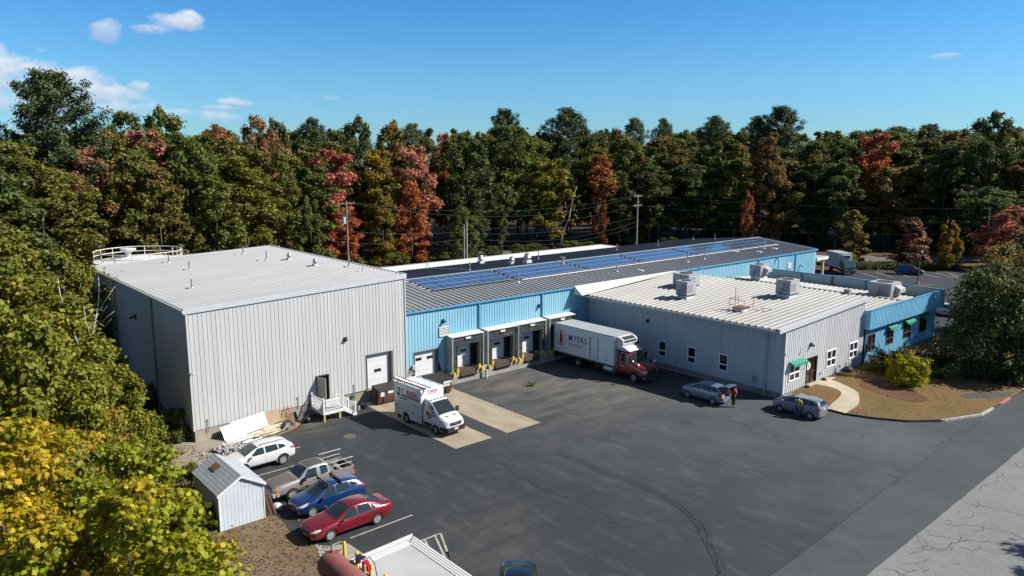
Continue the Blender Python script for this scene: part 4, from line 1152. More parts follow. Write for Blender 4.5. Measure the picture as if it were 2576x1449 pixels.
m_ = MB(); m_.box(x - .66, x + .66, y - .56, y + .56, z + .28, z + .36); m_.build('hatch_lid', mat('rusty_lid', (.34, .12, .05), .7, col2=(.2, .08, .04), vscale=3), H)
m_ = MB()
cs = [(x - .75, y - .75), (x + .75, y - .75), (x + .75, y + .75), (x - .75, y + .75)]
for i, (a, b) in enumerate(cs):
    m_.cyl((a, b, z), (a, b, z + 1.1), .025, n=6)
    if i != 1:
        c, d_ = cs[(i + 1) % 4]
        for h in (.55, 1.1): m_.cyl((a, b, z + h), (c, d_, z + h), .022, n=6)
m_.cyl((x + .2, y + .75, z), (x + .2, y + .75, z + 2.0), .025, n=6)
m_.tube([(x + .8, y - .8, z + .1), (x + 1.9, y - 1.0, z + .12), (x + 2.0, y - 1.9, z + .12), (x + .9, y - 1.7, z + .1), (x + .8, y - .8, z + .1)], .03, 6)
m_.tube([(x - .8, y + .6, z + .1), (x - 1.4, y + 1.4, z + .06)], .03, 6)
m_.build('guard_rail', mat('rusty_rail', (.32, .18, .12), .7), H)
Ld = thing('roof_ladder', 'blue metal ladder leaning on the blue wall above the white office roof', 'ladder', (74.5, 52.0, 5.2))
m_ = MB()
for s in (0, .42):
    m_.bar((75.0 + s, 51.4, 5.2), (74.6 + s, 52.05, 7.2), .06, .04)
    m_.bar((73.6 + s, 52.05, 5.2), (73.6 + s, 52.15, 7.0), .06, .04)
m_.build('rails', mat('ladder_blue', (.2, .42, .6), .5), Ld)
m_ = MB()
for i in range(6):
    t = (i + .5) / 6
    m_.cyl((lerp(75.0, 74.6, t), lerp(51.4, 52.05, t), lerp(5.2, 7.2, t)), (lerp(75.0, 74.6, t) + .42, lerp(51.4, 52.05, t), lerp(5.2, 7.2, t)), .018, n=6)
    m_.cyl((73.6, lerp(52.05, 52.15, t), lerp(5.2, 7.0, t)), (74.02, lerp(52.05, 52.15, t), lerp(5.2, 7.0, t)), .018, n=6)
m_.build('rungs', mat('ladder_blue', (.2, .42, .6), .5), Ld)
# ------------------------------------------------------------------ vehicles
def paint(name, col, metal=0.0, rough=0.3, coat=1.0):
    return mat(name, col, rough, metal=metal, coat=coat)
tyre_m = mat('tyre', (.02, .02, .021), .85)
rim_m = mat('alloy_rim', (.62, .63, .66), .35, metal=.6)
steel_rim_m = mat('steel_rim', (.35, .36, .37), .45, metal=.6)
cglass_m = mat('car_glass', (.018, .030, .030), .03, spec=.9)
lamp_clear = mat('clear_lamp', (.55, .57, .60), .12, spec=.8, coat=.5)
lamp_red = mat('red_lamp', (.42, .01, .015), .2, coat=.5)
lamp_amber = mat('amber_lamp', (.75, .25, .02), .25, coat=.5)
plate_m = mat('plate_white', (.6, .6, .6), .5)
interior_m = mat('car_interior', (.03, .03, .032), .9)
_wheel = {}
def wheel_meshes(r, w, style):
    k = (r, w, style)
    if k in _wheel: return _wheel[k]
    t = MB()
    ri = r * .64
    t.lathe([(ri, -w / 2), (r * .93, -w / 2), (r, -w * .32), (r, w * .32), (r * .93, w / 2), (ri, w / 2), (ri, -w / 2)], (0, 0, 0), 28, 'Y')
    tm = t.mesh('tyre', tyre_m, True)
    m = MB()
    m.lathe([(ri * .99, -w * .4), (ri * .99, w * .46), (ri * .9, w * .46), (ri * .88, w * .2), (.02, w * .16)], (0, 0, 0), 28, 'Y', 1)
    if style == 'steel':
        m.lathe([(ri * .9, w * .30), (ri * .62, w * .46), (ri * .5, w * .40), (ri * .2, w * .40), (.02, w * .52)], (0, 0, 0), 24, 'Y')
        for i in range(8):
            a = 2 * PI * i / 8
            m.cyl((ri * .74 * math.cos(a), w * .38, ri * .74 * math.sin(a)), (ri * .74 * math.cos(a), w * .425, ri * .74 * math.sin(a)), ri * .07, n=8, m=1)
    else:
        ns = int(style)
        for i in range(ns):
            a = 2 * PI * i / ns
            for da in ((-.13, .13) if ns <= 6 else (0,)):
                p0 = (ri * .16 * math.cos(a), w * .42, ri * .16 * math.sin(a)); p1 = (ri * .95 * math.cos(a + da), w * .42, ri * .95 * math.sin(a + da))
                m.bar(p0, p1, w * .10, ri * (.10 if ns <= 6 else .14))
        m.cyl((0, w * .3, 0), (0, w * .5, 0), ri * .2, n=12)
        m.lathe([(ri * .99, w * .40), (ri * .99, w * .49), (ri * .88, w * .49), (ri * .88, w * .40), (ri * .99, w * .40)], (0, 0, 0), 28, 'Y')
    rm = m.mesh('rim', [rim_m if style != 'steel' else steel_rim_m, black_m], True)
    _wheel[k] = (tm, rm)
    return _wheel[k]
def wheel(parent, x, y, r, w, style, right, name='wheel'):
    tm, rm = wheel_meshes(r, w, style)
    o = link(name, tm, parent, world=False)
    o.location = (x, y, r)
    if right: o.rotation_euler = (0, 0, PI)
    link('rim', rm, o, world=False)
    return o

def loft(stations):
    """stations: (x, w, zlow, zmid, zbelt, wrail, zrail, ztop); returns a closed MB"""
    mb = MB()
    rows = 9
    for (x, w, zl, zm, zb_, wr, zr, zt) in stations:
        half = [(w * .80, zl), (w * .96, zl + .07), (w, zm), (w * .985, lerp(zm, zb_, .6)), (w * .955, zb_), (wr, zr), (max(wr - .07, .05), zr + .028), (wr * .5, zt - .006)]
        ring = [(0, zl)] + half + [(0, zt)] + [(-a, b) for a, b in reversed(half)]
        mb.v.extend([(x, a, b) for a, b in ring])
    n = 18
    for i in range(len(stations) - 1):
        for k in range(n):
            mb.f.append((i * n + k, i * n + (k + 1) % n, (i + 1) * n + (k + 1) % n, (i + 1) * n + k))
    for base in (0, (len(stations) - 1) * n):
        for k in range(0, 9):
            a, b = base + k, base + k + 1
            c, d = base + (n - k - 1) % n, base + (n - k) % n
            ids = []
            for q in (a, b, c, d):
                if q not in ids: ids.append(q)
            if len(ids) >= 3: mb.f.append(tuple(ids))
    mb.m = [0] * len(mb.f)
    return mb
def finish_body(mb, mats, arches, level=2, name='body', cuts=()):
    me = mb.mesh(name, mats)
    o = bpy.data.objects.new('tmp', me); COL.objects.link(o)
    s = o.modifiers.new('s', 'SUBSURF'); s.levels = level; s.render_levels = level
    tmp = []
    if arches:
        cm = MB()
        for x, r, z, half in arches:
            for sgn in (-1, 1):
                cm2 = MB(); cm2.cyl((x, sgn * (half - .34), z), (x, sgn * (half + .3), z), r, n=32)
                cme = cm2.mesh('cut', [mats[0], black_m]); cme.polygons.foreach_set('material_index', [1] * len(cme.polygons))
                co = bpy.data.objects.new('tmpc', cme); COL.objects.link(co); tmp.append(co)
    for c in cuts:
        cm2 = MB(); cm2.box(*c)
        cme = cm2.mesh('cut', [mats[0], black_m]); cme.polygons.foreach_set('material_index', [1] * len(cme.polygons))
        co = bpy.data.objects.new('tmpc', cme); COL.objects.link(co); tmp.append(co)
    for co in tmp:
        b = o.modifiers.new('b', 'BOOLEAN'); b.operation = 'DIFFERENCE'; b.object = co; b.solver = 'EXACT'
    dg = bpy.context.evaluated_depsgraph_get()
    res = bpy.data.meshes.new_from_object(o.evaluated_get(dg))
    bpy.data.objects.remove(o)
    for co in tmp: bpy.data.objects.remove(co)
    res.name = name
    res.materials.clear()
    for m in [mats[0], black_m]: res.materials.append(m)
    res.polygons.foreach_set('use_smooth', [True] * len(res.polygons))
    res.set_sharp_from_angle(angle=R(38))
    bm = bmesh.new(); bm.from_mesh(res)
    bvh = BVHTree.FromBMesh(bm); bm.free()
    return res, bvh
def patch(bvh, quad, d, off=.008, nu=8, nv=4, thick=.0):
    """bilinear patch of points thrown along direction d on the body; quad of 4 points a,b,c,d"""
    a, b, c, e = [Vector(p) for p in quad]
    d = Vector(d).normalized()
    mb = MB(); ok = {}
    for j in range(nv + 1):
        for i in range(nu + 1):
            u, v = i / nu, j / nv
            p = a.lerp(b, u).lerp(e.lerp(c, u), v)
            h = bvh.ray_cast(p - d * 6, d)
            if h[0] is not None:
                n = h[1]
                if n.dot(d) > 0: n = -n
                ok[(i, j)] = len(mb.v); mb.v.append(tuple(h[0] + n * off))
    for j in range(nv):
        for i in range(nu):
            ks = [(i, j), (i + 1, j), (i + 1, j + 1), (i, j + 1)]
            if all(k in ok for k in ks): mb.f.append(tuple(ok[k] for k in ks)); mb.m.append(0)
    return mb
def side_patch(t, bvh, name, m, quad, off=.008, parent=None, nu=8, nv=4):
    """quad in (x,z), put on both flanks"""
    for s in (1, -1):
        mb = patch(bvh, [(x, 0, z) for x, z in quad], (0, -s, 0), off, nu, nv)
        if mb.f: mb.build(name, m, parent or t, smooth='all', world=False)
def car(name, label, cat, loc, rot, pm, st, wheels, wins, wind, rear, extra=None, style='5', mirrors=None, lights=None, group=None, cuts=(), handles=(), seam=(), skip_rear=False):
    t = thing(name, label, cat, loc, rot, group)
    xf, xr, r, wd, track = wheels
    arches = [(xf, r * 1.10, r * 1.02, track), (xr, r * 1.10, r * 1.02, track)]
    res, bvh = finish_body(loft(st), [pm], arches, cuts=cuts)
    body = link('body', res, t, world=False)
    for x in (xf, xr):
        for s in (1, -1):
            wheel(t, x, s * (track - wd * .42), r, wd, style, s < 0)
    if wind:
        patch(bvh, [(x, y, 0) for x, y in wind], (0, 0, -1), .007, 10, 6).build('windscreen', cglass_m, t, smooth='all', world=False)
    if rear and not skip_rear:
        if rear[0] == 'top':
            patch(bvh, [(x, y, 0) for x, y in rear[1]], (0, 0, -1), .007, 10, 5).build('rear_window', cglass_m, t, smooth='all', world=False)
        else:
            patch(bvh, [(0, y, z) for y, z in rear[1]], (1, 0, 0), .007, 10, 5).build('rear_window', cglass_m, t, smooth='all', world=False)
    for q in wins:
        side_patch(t, bvh, 'side_window', cglass_m, q)
    for q in seam:
        side_patch(t, bvh, 'door_seam', black_m, q, .004, nu=1, nv=8)
    for x, z in handles:
        for s in (1, -1):
            h = bvh.ray_cast(Vector((x, s * 3, z)), Vector((0, -s, 0)))
            if h[0]:
                m_ = MB(); m_.box(x - .1, x + .1, h[0].y - .02, h[0].y + .02, z - .015, z + .015); m_.build('door_handle', chrome_m if pm.name != 'white_car_paint' else pm, t, world=False)
    if mirrors:
        x, z, y = mirrors
        for s in (1, -1):
            m_ = MB(); m_.lathe([(.02, -.11), (.085, -.09), (.10, 0), (.085, .09), (.02, .11)], (0, 0, 0), 10, 'Y')
            m_.v = [(x + p[0] * .9, s * (y + .12) + p[1], z + p[2] * .75) for p in m_.v]
            m_.build('wing_mirror', pm if label.find('pickup') < 0 else blackp_m, t, smooth='all', world=False)
    for nm, m_, kind, q in (lights or ()):
        if kind == 'side': side_patch(t, bvh, nm, m_, q, .009, nu=5, nv=3)
        else:
            d = (-1, 0, 0) if kind in ('front', 'frontc') else (1, 0, 0)
            for s in ((1, -1) if kind in ('front', 'rear') else (1,)):
                mb = patch(bvh, [(0, y * s, z) for y, z in q], d, .009, 6, 4)
                if mb.f: mb.build(nm, m_, t, smooth='all', world=False)
    if extra: extra(t, bvh)
    return t

# --- station tables: x from the front; (x, w, zlow, zmid, zbelt, wrail, zrail, ztop)
SEDAN = [(2.42, .55, .30, .46, .58, .48, .60, .61), (2.36, .74, .24, .46, .66, .58, .69, .71), (2.15, .86, .20, .50, .74, .66, .79, .82), (1.7, .905, .19, .54, .82, .70, .88, .92), (1.15, .915, .19, .56, .87, .72, .945, .985), (.95, .915, .19, .56, .89, .73, .97, 1.02),
         (.55, .915, .19, .56, .91, .69, 1.17, 1.23), (.12, .915, .19, .56, .93, .64, 1.36, 1.415), (-.3, .915, .19, .56, .94, .62, 1.41, 1.47), (-.85, .915, .19, .57, .96, .61, 1.39, 1.455), (-1.3, .91, .2, .58, .98, .61, 1.29, 1.37), (-1.75, .90, .21, .60, .99, .65, 1.10, 1.17), (-1.95, .885, .22, .61, .99, .66, 1.05, 1.085), (-2.3, .84, .26, .62, .98, .64, 1.035, 1.05), (-2.42, .72, .34, .62, .90, .58, .97, .985)]
HATCH = [(2.12, .55, .30, .46, .58, .46, .62, .64), (2.05, .74, .24, .46, .70, .57, .74, .77), (1.8, .86, .20, .50, .80, .66, .86, .90), (1.35, .885, .19, .54, .87, .69, .95, 1.0), (1.05, .89, .19, .55, .91, .70, 1.02, 1.07), (.6, .89, .19, .55, .94, .67, 1.25, 1.31), (.2, .89, .19, .55, .955, .63, 1.41, 1.465), (-.3, .89, .19, .55, .97, .61, 1.455, 1.51), (-1.0, .89, .19, .56, .995, .60, 1.445, 1.50), (-1.55, .88, .2, .58, 1.03, .59, 1.39, 1.445), (-1.85, .86, .22, .60, 1.05, .58, 1.27, 1.32), (-2.05, .82, .25, .60, 1.0, .57, 1.06, 1.09), (-2.15, .74, .30, .58, .86, .54, .92, .94)]
def scale_st(st, sx=1, sy=1, sz=1, up=0):
    return [(x * sx, w * sy, zl * sz + up, zm * sz + up * .8, zb_ * sz + up * .6, wr * sy, zr * sz + up * .5, zt * sz + up * .5) for x, w, zl, zm, zb_, wr, zr, zt in st]
# red sedan
def dark_lower(q): return ('lower_grille', blackp_m, 'frontc', q)
red_p = paint('red_car_paint', (.235, .006, .017), .25, .3)
def sedan_extra(t, bvh):
    mb = patch(bvh, [(1.0, -.9, .40), (-1.0, -.9, .40), (-1.0, -.9, .36), (1.0, -.9, .36)], (0, 1, 0), .01, 8, 1); mb.build('side_moulding', chrome_m, t, world=False)
car('parked_sedan', 'dark red sedan parked nearest the red tank, nose towards the dirt', 'car', (17.73, 34.16, 0), PI, red_p, SEDAN, (1.39, -1.39, .325, .22, .86),
    [((.78, .935), (-.20, .955), (-.20, 1.37), (.18, 1.33)), ((-.27, .957), (-1.08, .985), (-1.0, 1.31), (-.27, 1.375)), ((-1.13, .99), (-1.5, 1.03), (-1.42, 1.13), (-1.06, 1.29))],
    [(.98, .66), (.98, -.66), (.12, -.55), (.12, .55)], ('top', [(-1.12, .53), (-1.12, -.53), (-1.85, -.60), (-1.85, .60)]), sedan_extra, '8', (.72, .98, .90),
    [('headlight', lamp_clear, 'front', [(.50, .60), (.80, .68), (.82, .76), (.56, .70)]), ('headlight_edge', lamp_clear, 'side', [(2.2, .66), (1.9, .74), (1.92, .80), (2.2, .76)]), ('grille', blackp_m, 'frontc', [(-.40, .68), (.40, .68), (.28, .50), (-.28, .50)]), dark_lower([(-.45, .40), (.45, .40), (.5, .30), (-.5, .30)]),
     ('fog_lamp', lamp_clear, 'front', [(.58, .34), (.74, .36), (.74, .42), (.58, .40)]), ('number_plate', plate_m, 'frontc', [(-.16, .46), (.16, .46), (.16, .36), (-.16, .36)]), ('tail_light', lamp_red, 'rear', [(.45, .84), (.76, .84), (.76, .96), (.45, .93)]), ('tail_light_edge', lamp_red, 'side', [(-2.3, .84), (-2.05, .90), (-2.05, .97), (-2.3, .95)])],
    handles=((-.05, .87), (-1.0, .9)), seam=(((.72, .3), (.735, .3), (.735, .93), (.72, .93)), ((-.23, .3), (-.245, .3), (-.245, .95), (-.23, .95)), ((-1.02, .5), (-1.035, .5), (-1.10, .97), (-1.085, .97))))
# blue hatchback with roof bars
blue_p = paint('blue_car_paint', (.006, .042, .17), .2, .28)
def bars(t, bvh):
    for x in (.25, -.55):
        m_ = MB(); m_.tube([(x, -.72, 1.55), (x, .72, 1.55)], .055, 10)
        for s in (-1, 1): m_.box(x - .05, x + .05, s * .66 - .05, s * .66 + .05, 1.42, 1.56)
        m_.build('roof_bar', mat('padded_bar', (.05, .05, .055), .7), t, world=False)
car('parked_hatchback', 'dark blue hatchback with two padded roof bars between the pickup and red sedan', 'car', (18.15, 37.2, 0), PI, blue_p, scale_st(HATCH, 1.0, 1.0, .985), (1.33, -1.32, .315, .21, .845),
    [((.78, .945), (-.12, .97), (-.12, 1.385), (.26, 1.36)), ((-.20, .972), (-1.05, 1.01), (-.98, 1.38), (-.20, 1.39)), ((-1.12, 1.03), (-1.55, 1.12), (-1.4, 1.27), (-1.05, 1.36))],
    [(1.08, .64), (1.08, -.64), (.20, -.54), (.20, .54)], ('rear', [(-.52, 1.08), (.52, 1.08), (.46, 1.33), (-.46, 1.33)]), bars, '5', (.75, .99, .88),
    [('headlight', lamp_clear, 'front', [(.46, .62), (.78, .70), (.80, .80), (.52, .72)]), ('headlight_edge', lamp_clear, 'side', [(1.95, .66), (1.6, .78), (1.62, .86), (1.9, .78)]), ('indicator', lamp_amber, 'side', [(1.66, .79), (1.5, .84), (1.5, .88), (1.64, .85)]), ('grille', blackp_m, 'frontc', [(-.36, .56), (.36, .56), (.42, .38), (-.42, .38)]), dark_lower([(-.4, .32), (.4, .32), (.4, .26), (-.4, .26)]),
     ('fog_lamp', lamp_clear, 'front', [(.56, .34), (.72, .36), (.72, .43), (.56, .41)]), ('number_plate', plate_m, 'frontc', [(-.16, .50), (.16, .50), (.16, .40), (-.16, .40)]), ('tail_light', lamp_red, 'rear', [(.5, .86), (.76, .86), (.72, 1.0), (.5, .98)]), ('tail_light_edge', lamp_red, 'side', [(-2.05, .90), (-1.72, .96), (-1.74, 1.06), (-2.0, 1.03)])],
    handles=((.02, .87), (-.9, .91)), seam=(((.75, .3), (.765, .3), (.765, .94), (.75, .94)), ((-.16, .3), (-.175, .3), (-.175, .97), (-.16, .97))))
# white crossover
whc_p = paint('white_car_paint', (.74, .74, .73), 0, .3)
def rails(t, bvh):
    for s in (-1, 1):
        m_ = MB(); m_.tube([(.15, s * .60, 1.56), (.05, s * .60, 1.66), (-1.45, s * .58, 1.65), (-1.6, s * .58, 1.56)], .022, 6); m_.build('roof_rail', black_m, t, world=False)
    side_patch(t, bvh, 'sill_cladding', blackp_m, [(1.0, .30), (-.95, .30), (-.95, .42), (1.0, .42)], .012)
    for x in (1.318, -1.318):
        for s in (1, -1):
            m_ = MB(); vs = []
            pts = []
            for i in range(13):
                a = PI * (i / 12) * 1.16 - .25
                for rr in (.392, .45):
                    h = bvh.ray_cast(Vector((x + rr * math.cos(a), s * 3, .35 + rr * math.sin(a))), Vector((0, -s, 0)))
                    vs.append(Vector(((x + rr * math.cos(a)), (s * (abs(h[0].y) if h[0] and abs(h[0].y) > .6 else .84)) + s * .012, .35 + rr * math.sin(a))))
            m_.add(vs, [(2 * i, 2 * i + 1, 2 * i + 3, 2 * i + 2) for i in range(12)])
            m_.build('arch_cladding', blackp_m, t, world=False)
car('parked_crossover', 'white crossover car with black wheel arch trim beside the small shed and lumber', 'car', (17.34, 45.2, 0), PI, whc_p, scale_st(HATCH, 1.045, 1.0, 1.0, .14), (1.318, -1.318, .345, .22, .85),
    [((.82, 1.05), (-.12, 1.075), (-.12, 1.46), (.28, 1.43)), ((-.20, 1.078), (-1.05, 1.11), (-1.0, 1.455), (-.20, 1.465)), ((-1.10, 1.12), (-1.62, 1.19), (-1.42, 1.37), (-1.06, 1.445))],
    [(1.12, .64), (1.12, -.64), (.22, -.54), (.22, .54)], ('rear', [(-.54, 1.16), (.54, 1.16), (.47, 1.41), (-.47, 1.41)]), rails, '5', (.78, 1.09, .88),
    [('headlight', lamp_clear, 'front', [(.46, .72), (.78, .80), (.80, .90), (.52, .84)]), ('tail_light', lamp_red, 'rear', [(.52, .92), (.80, .92), (.78, 1.06), (.52, 1.04)]), ('tail_light_edge', lamp_red, 'side', [(-2.12, .98), (-1.80, 1.03), (-1.84, 1.14), (-2.1, 1.12)]), ('grille', blackp_m, 'frontc', [(-.4, .8), (.4, .8), (.36, .62), (-.36, .62)])],
    handles=((.02, .98), (-.9, 1.01)), seam=(((.78, .45), (.79, .45), (.79, 1.04), (.78, 1.04)), ((-.16, .45), (-.17, .45), (-.17, 1.07), (-.16, 1.07))))
# two small grey-blue hatchbacks by the office
FIT = [(1.95, .55, .30, .46, .62, .46, .68, .70), (1.9, .72, .24, .47, .74, .57, .80, .83), (1.7, .81, .20, .50, .85, .63, .93, .97), (1.4, .835, .19, .54, .92, .65, 1.02, 1.08), (1.15, .84, .19, .55, .95, .66, 1.10, 1.17), (.6, .84, .19, .55, .97, .62, 1.36, 1.43), (.25, .84, .19, .55, .98, .60, 1.45, 1.52), (-.3, .84, .19, .55, .99, .59, 1.475, 1.54), (-1.0, .84, .19, .56, 1.005, .58, 1.46, 1.525), (-1.5, .835, .2, .58, 1.02, .57, 1.42, 1.48), (-1.75, .82, .22, .60, 1.02, .56, 1.33, 1.375), (-1.9, .80, .25, .60, .98, .55, 1.06, 1.09), (-1.97, .73, .30, .56, .80, .54, .86, .88)]
fit_p = paint('slate_blue_car_paint', (.20, .30, .40), .35, .3)
fit2_p = paint('silver_grey_car_paint', (.25, .275, .32), .35, .3)
fw_ = [((.95, 1.01), (-.05, 1.03), (-.05, 1.40), (.40, 1.36)), ((-.13, 1.032), (-.95, 1.05), (-.95, 1.41), (-.13, 1.41)), ((-1.0, 1.055), (-1.55, 1.13), (-1.42, 1.36), (-1.0, 1.405))]
fl_ = [('headlight', lamp_clear, 'front', [(.42, .68), (.70, .76), (.70, .90), (.48, .82)]), ('tail_light', lamp_red, 'rear', [(.56, .80), (.75, .80), (.73, 1.02), (.56, 1.02)]), ('tail_light_edge', lamp_red, 'side', [(-1.92, .80), (-1.72, .86), (-1.74, 1.02), (-1.9, 1.03)]), ('number_plate', plate_m, 'rearc', [(-.2, .78), (.2, .78), (.2, .90), (-.2, .90)])]
def open_tail(t, bvh):
    # raised tailgate, dark load bay
    m_ = MB()
    vs = []
    for (x, z) in ((-1.55, 1.50), (-1.95, 1.66), (-2.35, 1.72), (-2.48, 1.70)):
        vs += [(x, -.58, z), (x, .58, z), (x, .58, z - .06), (x, -.58, z - .06)]
    fs = []
    for i in range(3):
        for k in range(4): fs.append((i * 4 + k, i * 4 + (k + 1) % 4, i * 4 + 4 + (k + 1) % 4, i * 4 + 4 + k))
    fs += [(0, 3, 2, 1), (12, 13, 14, 15)]
    m_.add(vs, fs); tg = m_.build('tailgate', fit_p, t, world=False)
    m_ = MB(); m_.add([(-1.75, -.48, 1.59), (-1.75, .48, 1.59), (-2.3, .48, 1.718), (-2.3, -.48, 1.718)], [(0, 1, 2, 3)]); m_.build('tailgate_window', cglass_m, tg, world=False)
    for s in (-1, 1):
        m_ = MB(); m_.cyl((-1.78, s * .62, 1.1), (-1.95, s * .56, 1.6), .015, n=6); m_.build('gas_strut', black_m, tg, world=False)
open_car = car('parked_hatchback', 'slate blue hatchback with its tailgate raised beside the person in red', 'car', (51.0, 34.4, 0), PI / 2, fit_p, FIT, (1.24, -1.22, .30, .19, .80), fw_, [(1.18, .60), (1.18, -.60), (.27, -.52), (.27, .52)], None, open_tail, '6', (1.0, 1.05, .83), fl_[:3],
    handles=((.1, .93), (-.8, .95)), cuts=[(-2.1, -1.25, -.56, .56, .62, 1.36)], seam=(((-.09, .3), (-.1, .3), (-.1, 1.02), (-.09, 1.02)),))
car('parked_hatchback', 'silver grey hatchback with closed tailgate, nearest the curved walkway, man leaning in', 'car', (53.62, 27.52, 0), PI / 2 + R(2), fit2_p, FIT, (1.24, -1.22, .30, .19, .80), fw_, [(1.18, .60), (1.18, -.60), (.27, -.52), (.27, .52)], ('rear', [(-.50, 1.08), (.50, 1.08), (.44, 1.38), (-.44, 1.38)]), None, '6', (1.0, 1.05, .83), fl_,
    handles=((.1, .93), (-.8, .95)), seam=(((-.09, .3), (-.1, .3), (-.1, 1.02), (-.09, 1.02)),))
cb = thing('cardboard_box', 'orange brown cardboard box in the open boot of the slate blue hatchback', 'box', (50.72, 32.72, .62))
m_ = MB(); m_.box(-.2, .2, -.17, .17, 0, .34); m_.build('carton', mat('cardboard', (.62, .30, .10), .8), cb, world=False)
m_ = MB(); m_.box(-.03, .03, -.171, .171, .340, .343); m_.build('tape', mat('tape', (.5, .36, .2), .5), cb, world=False)
# black car cut by the bottom of the frame
blk_p = paint('black_car_paint', (.006, .007, .012), .2, .2)
def fin(t, bvh):
    m_ = MB(); m_.prism([(-.95, 1.44), (-.75, 1.46), (-.92, 1.53), (-.96, 1.53)], 'Y', -.02, .02); m_.build('roof_aerial', black_m, t, world=False)
    side_patch(t, bvh, 'window_trim', chrome_m, [(.8, .90), (-1.4, .975), (-1.4, 1.0), (.8, .925)], .012)
car('parked_sedan', 'black car of which only the roof shows at the bottom edge', 'car', (19.75, 22.45, 0), R(228), blk_p, SEDAN, (1.39, -1.39, .325, .22, .86),
    [((.78, .945), (-.20, .97), (-.20, 1.37), (.18, 1.33)), ((-.27, .972), (-1.08, .995), (-1.0, 1.31), (-.27, 1.375))], [(.98, .66), (.98, -.66), (.12, -.55), (.12, .55)], ('top', [(-1.12, .53), (-1.12, -.53), (-1.85, -.60), (-1.85, .60)]), fin, '5', (.72, .98, .90))
# white car half hidden by the blue wing
car('parked_crossover', 'white car half hidden between the blue wing corner and the big tree', 'car', (103.6, 34.4, 0), R(-90), whc_p, scale_st(HATCH, 1.1, 1.02, 1.06, .05), (1.4, -1.35, .34, .22, .86),
    [((.78, 1.0), (-.12, 1.03), (-.12, 1.45), (.26, 1.43)), ((-.20, 1.03), (-1.05, 1.07), (-.98, 1.45), (-.20, 1.45))], [(1.15, .64), (1.15, -.64), (.20, -.54), (.20, .54)], None, None, '5', (.78, 1.05, .9))
# far dark van with a blue door
VAN = [(2.3, .6, .3, .5, .62, .5, .68, .70), (2.2, .82, .24, .5, .78, .64, .84, .88), (1.9, .93, .2, .54, .92, .70, 1.0, 1.04), (1.4, .95, .19, .56, .98, .73, 1.1, 1.15), (.8, .95, .19, .56, 1.02, .70, 1.5, 1.56), (.3, .95, .19, .56, 1.04, .68, 1.70, 1.76), (-.4, .95, .19, .56, 1.05, .68, 1.74, 1.80), (-1.6, .95, .2, .56, 1.06, .68, 1.70, 1.77), (-2.1, .93, .22, .58, 1.06, .66, 1.60, 1.66), (-2.3, .88, .3, .58, 1.0, .62, 1.1, 1.14), (-2.36, .8, .36, .56, .8, .58, .85, .87)]
dkg_p = paint('dark_green_grey_paint', (.035, .05, .05), .4, .35)
def bluedoor(t, bvh):
    for s in (1, -1):
        mb = patch(bvh, [(-.35, 0, .36), (-1.5, 0, .36), (-1.5, 0, 1.62), (-.35, 0, 1.62)], (0, -s, 0), .012, 8, 8)
        mb.build('blue_door', mat('bright_blue_cloth', (.02, .05, .35), .6), t, smooth='all', world=False)
car('parked_minivan', 'dark grey minivan with a bright blue side panel parked in the far lot', 'van', (136.6, 51.9, 0), R(-62), dkg_p, VAN, (1.5, -1.45, .33, .22, .90), [((1.0, 1.08), (.1, 1.1), (.1, 1.62), (.5, 1.58))], [(1.42, .68), (1.42, -.68), (.32, -.6), (.32, .6)], None, bluedoor, '5', (1.1, 1.1, .95),
    [('headlight', lamp_clear, 'front', [(.5, .66), (.85, .72), (.85, .84), (.55, .8)]), ('bumper_cover', mat('silver_bumper', (.4, .41, .42), .4), 'frontc', [(-.8, .42), (.8, .42), (.75, .62), (-.75, .62)])])

# brown pickup with a pipe rack
pk_p = paint('bronze_pickup_paint', (.36, .325, .285), .3, .32)
pkdark = mat('dark_roof_panel', (.075, .07, .068), .45)  # roof toned darker than the sides
PK = thing('parked_pickup', 'bronze brown pickup with dark roof and bare pipe rack over its bed', 'pickup', (18.38, 39.92, 0), PI)
PICK = [(2.56, .62, .42, .60, .72, .56, .82, .84), (2.5, .82, .40, .62, .82, .66, .94, .97), (2.2, .875, .38, .66, .93, .74, 1.03, 1.07), (1.5, .88, .38, .68, .98, .76, 1.09, 1.13), (1.02, .88, .38, .68, 1.0, .77, 1.12, 1.17), (.95, .88, .38, .68, 1.01, .75, 1.15, 1.2), (.55, .88, .38, .68, 1.02, .66, 1.52, 1.57), (.30, .88, .38, .68, 1.03, .64, 1.62, 1.67), (-.35, .88, .38, .68, 1.03, .64, 1.63, 1.685), (-.86, .88, .38, .68, 1.03, .64, 1.60, 1.66), (-.98, .88, .38, .68, 1.03, .66, 1.45, 1.48), (-1.02, .87, .40, .68, 1.0, .70, 1.02, 1.04)]
res, bvh = finish_body(loft(PICK), [pk_p], [(1.5, .40, .36, .84)])
link('cab', res, PK, world=False)
patch(bvh, [(1.02, .70, 0), (1.02, -.70, 0), (.42, -.58, 0), (.42, .58, 0)], (0, 0, -1), .007, 10, 6).build('windscreen', cglass_m, PK, smooth='all', world=False)
patch(bvh, [(.36, .62, 0), (.36, -.62, 0), (-.90, -.60, 0), (-.90, .60, 0)], (0, 0, -1), .006, 10, 6).build('roof_panel', pkdark, PK, smooth='all', world=False)
patch(bvh, [(2.40, .62, 0), (2.40, -.62, 0), (1.12, -.74, 0), (1.12, .74, 0)], (0, 0, -1), .006, 10, 6).build('bonnet_panel', mat('dark_bonnet', (.13, .115, .10), .45), PK, smooth='all', world=False)  # bonnet toned darker than the sides, like the roof
side_patch(PK, bvh, 'side_window', cglass_m, [(.78, 1.05), (-.10, 1.06), (-.10, 1.55), (.42, 1.52)])
side_patch(PK, bvh, 'side_window', cglass_m, [(-.34, 1.07), (-.80, 1.07), (-.78, 1.53), (-.34, 1.55)])
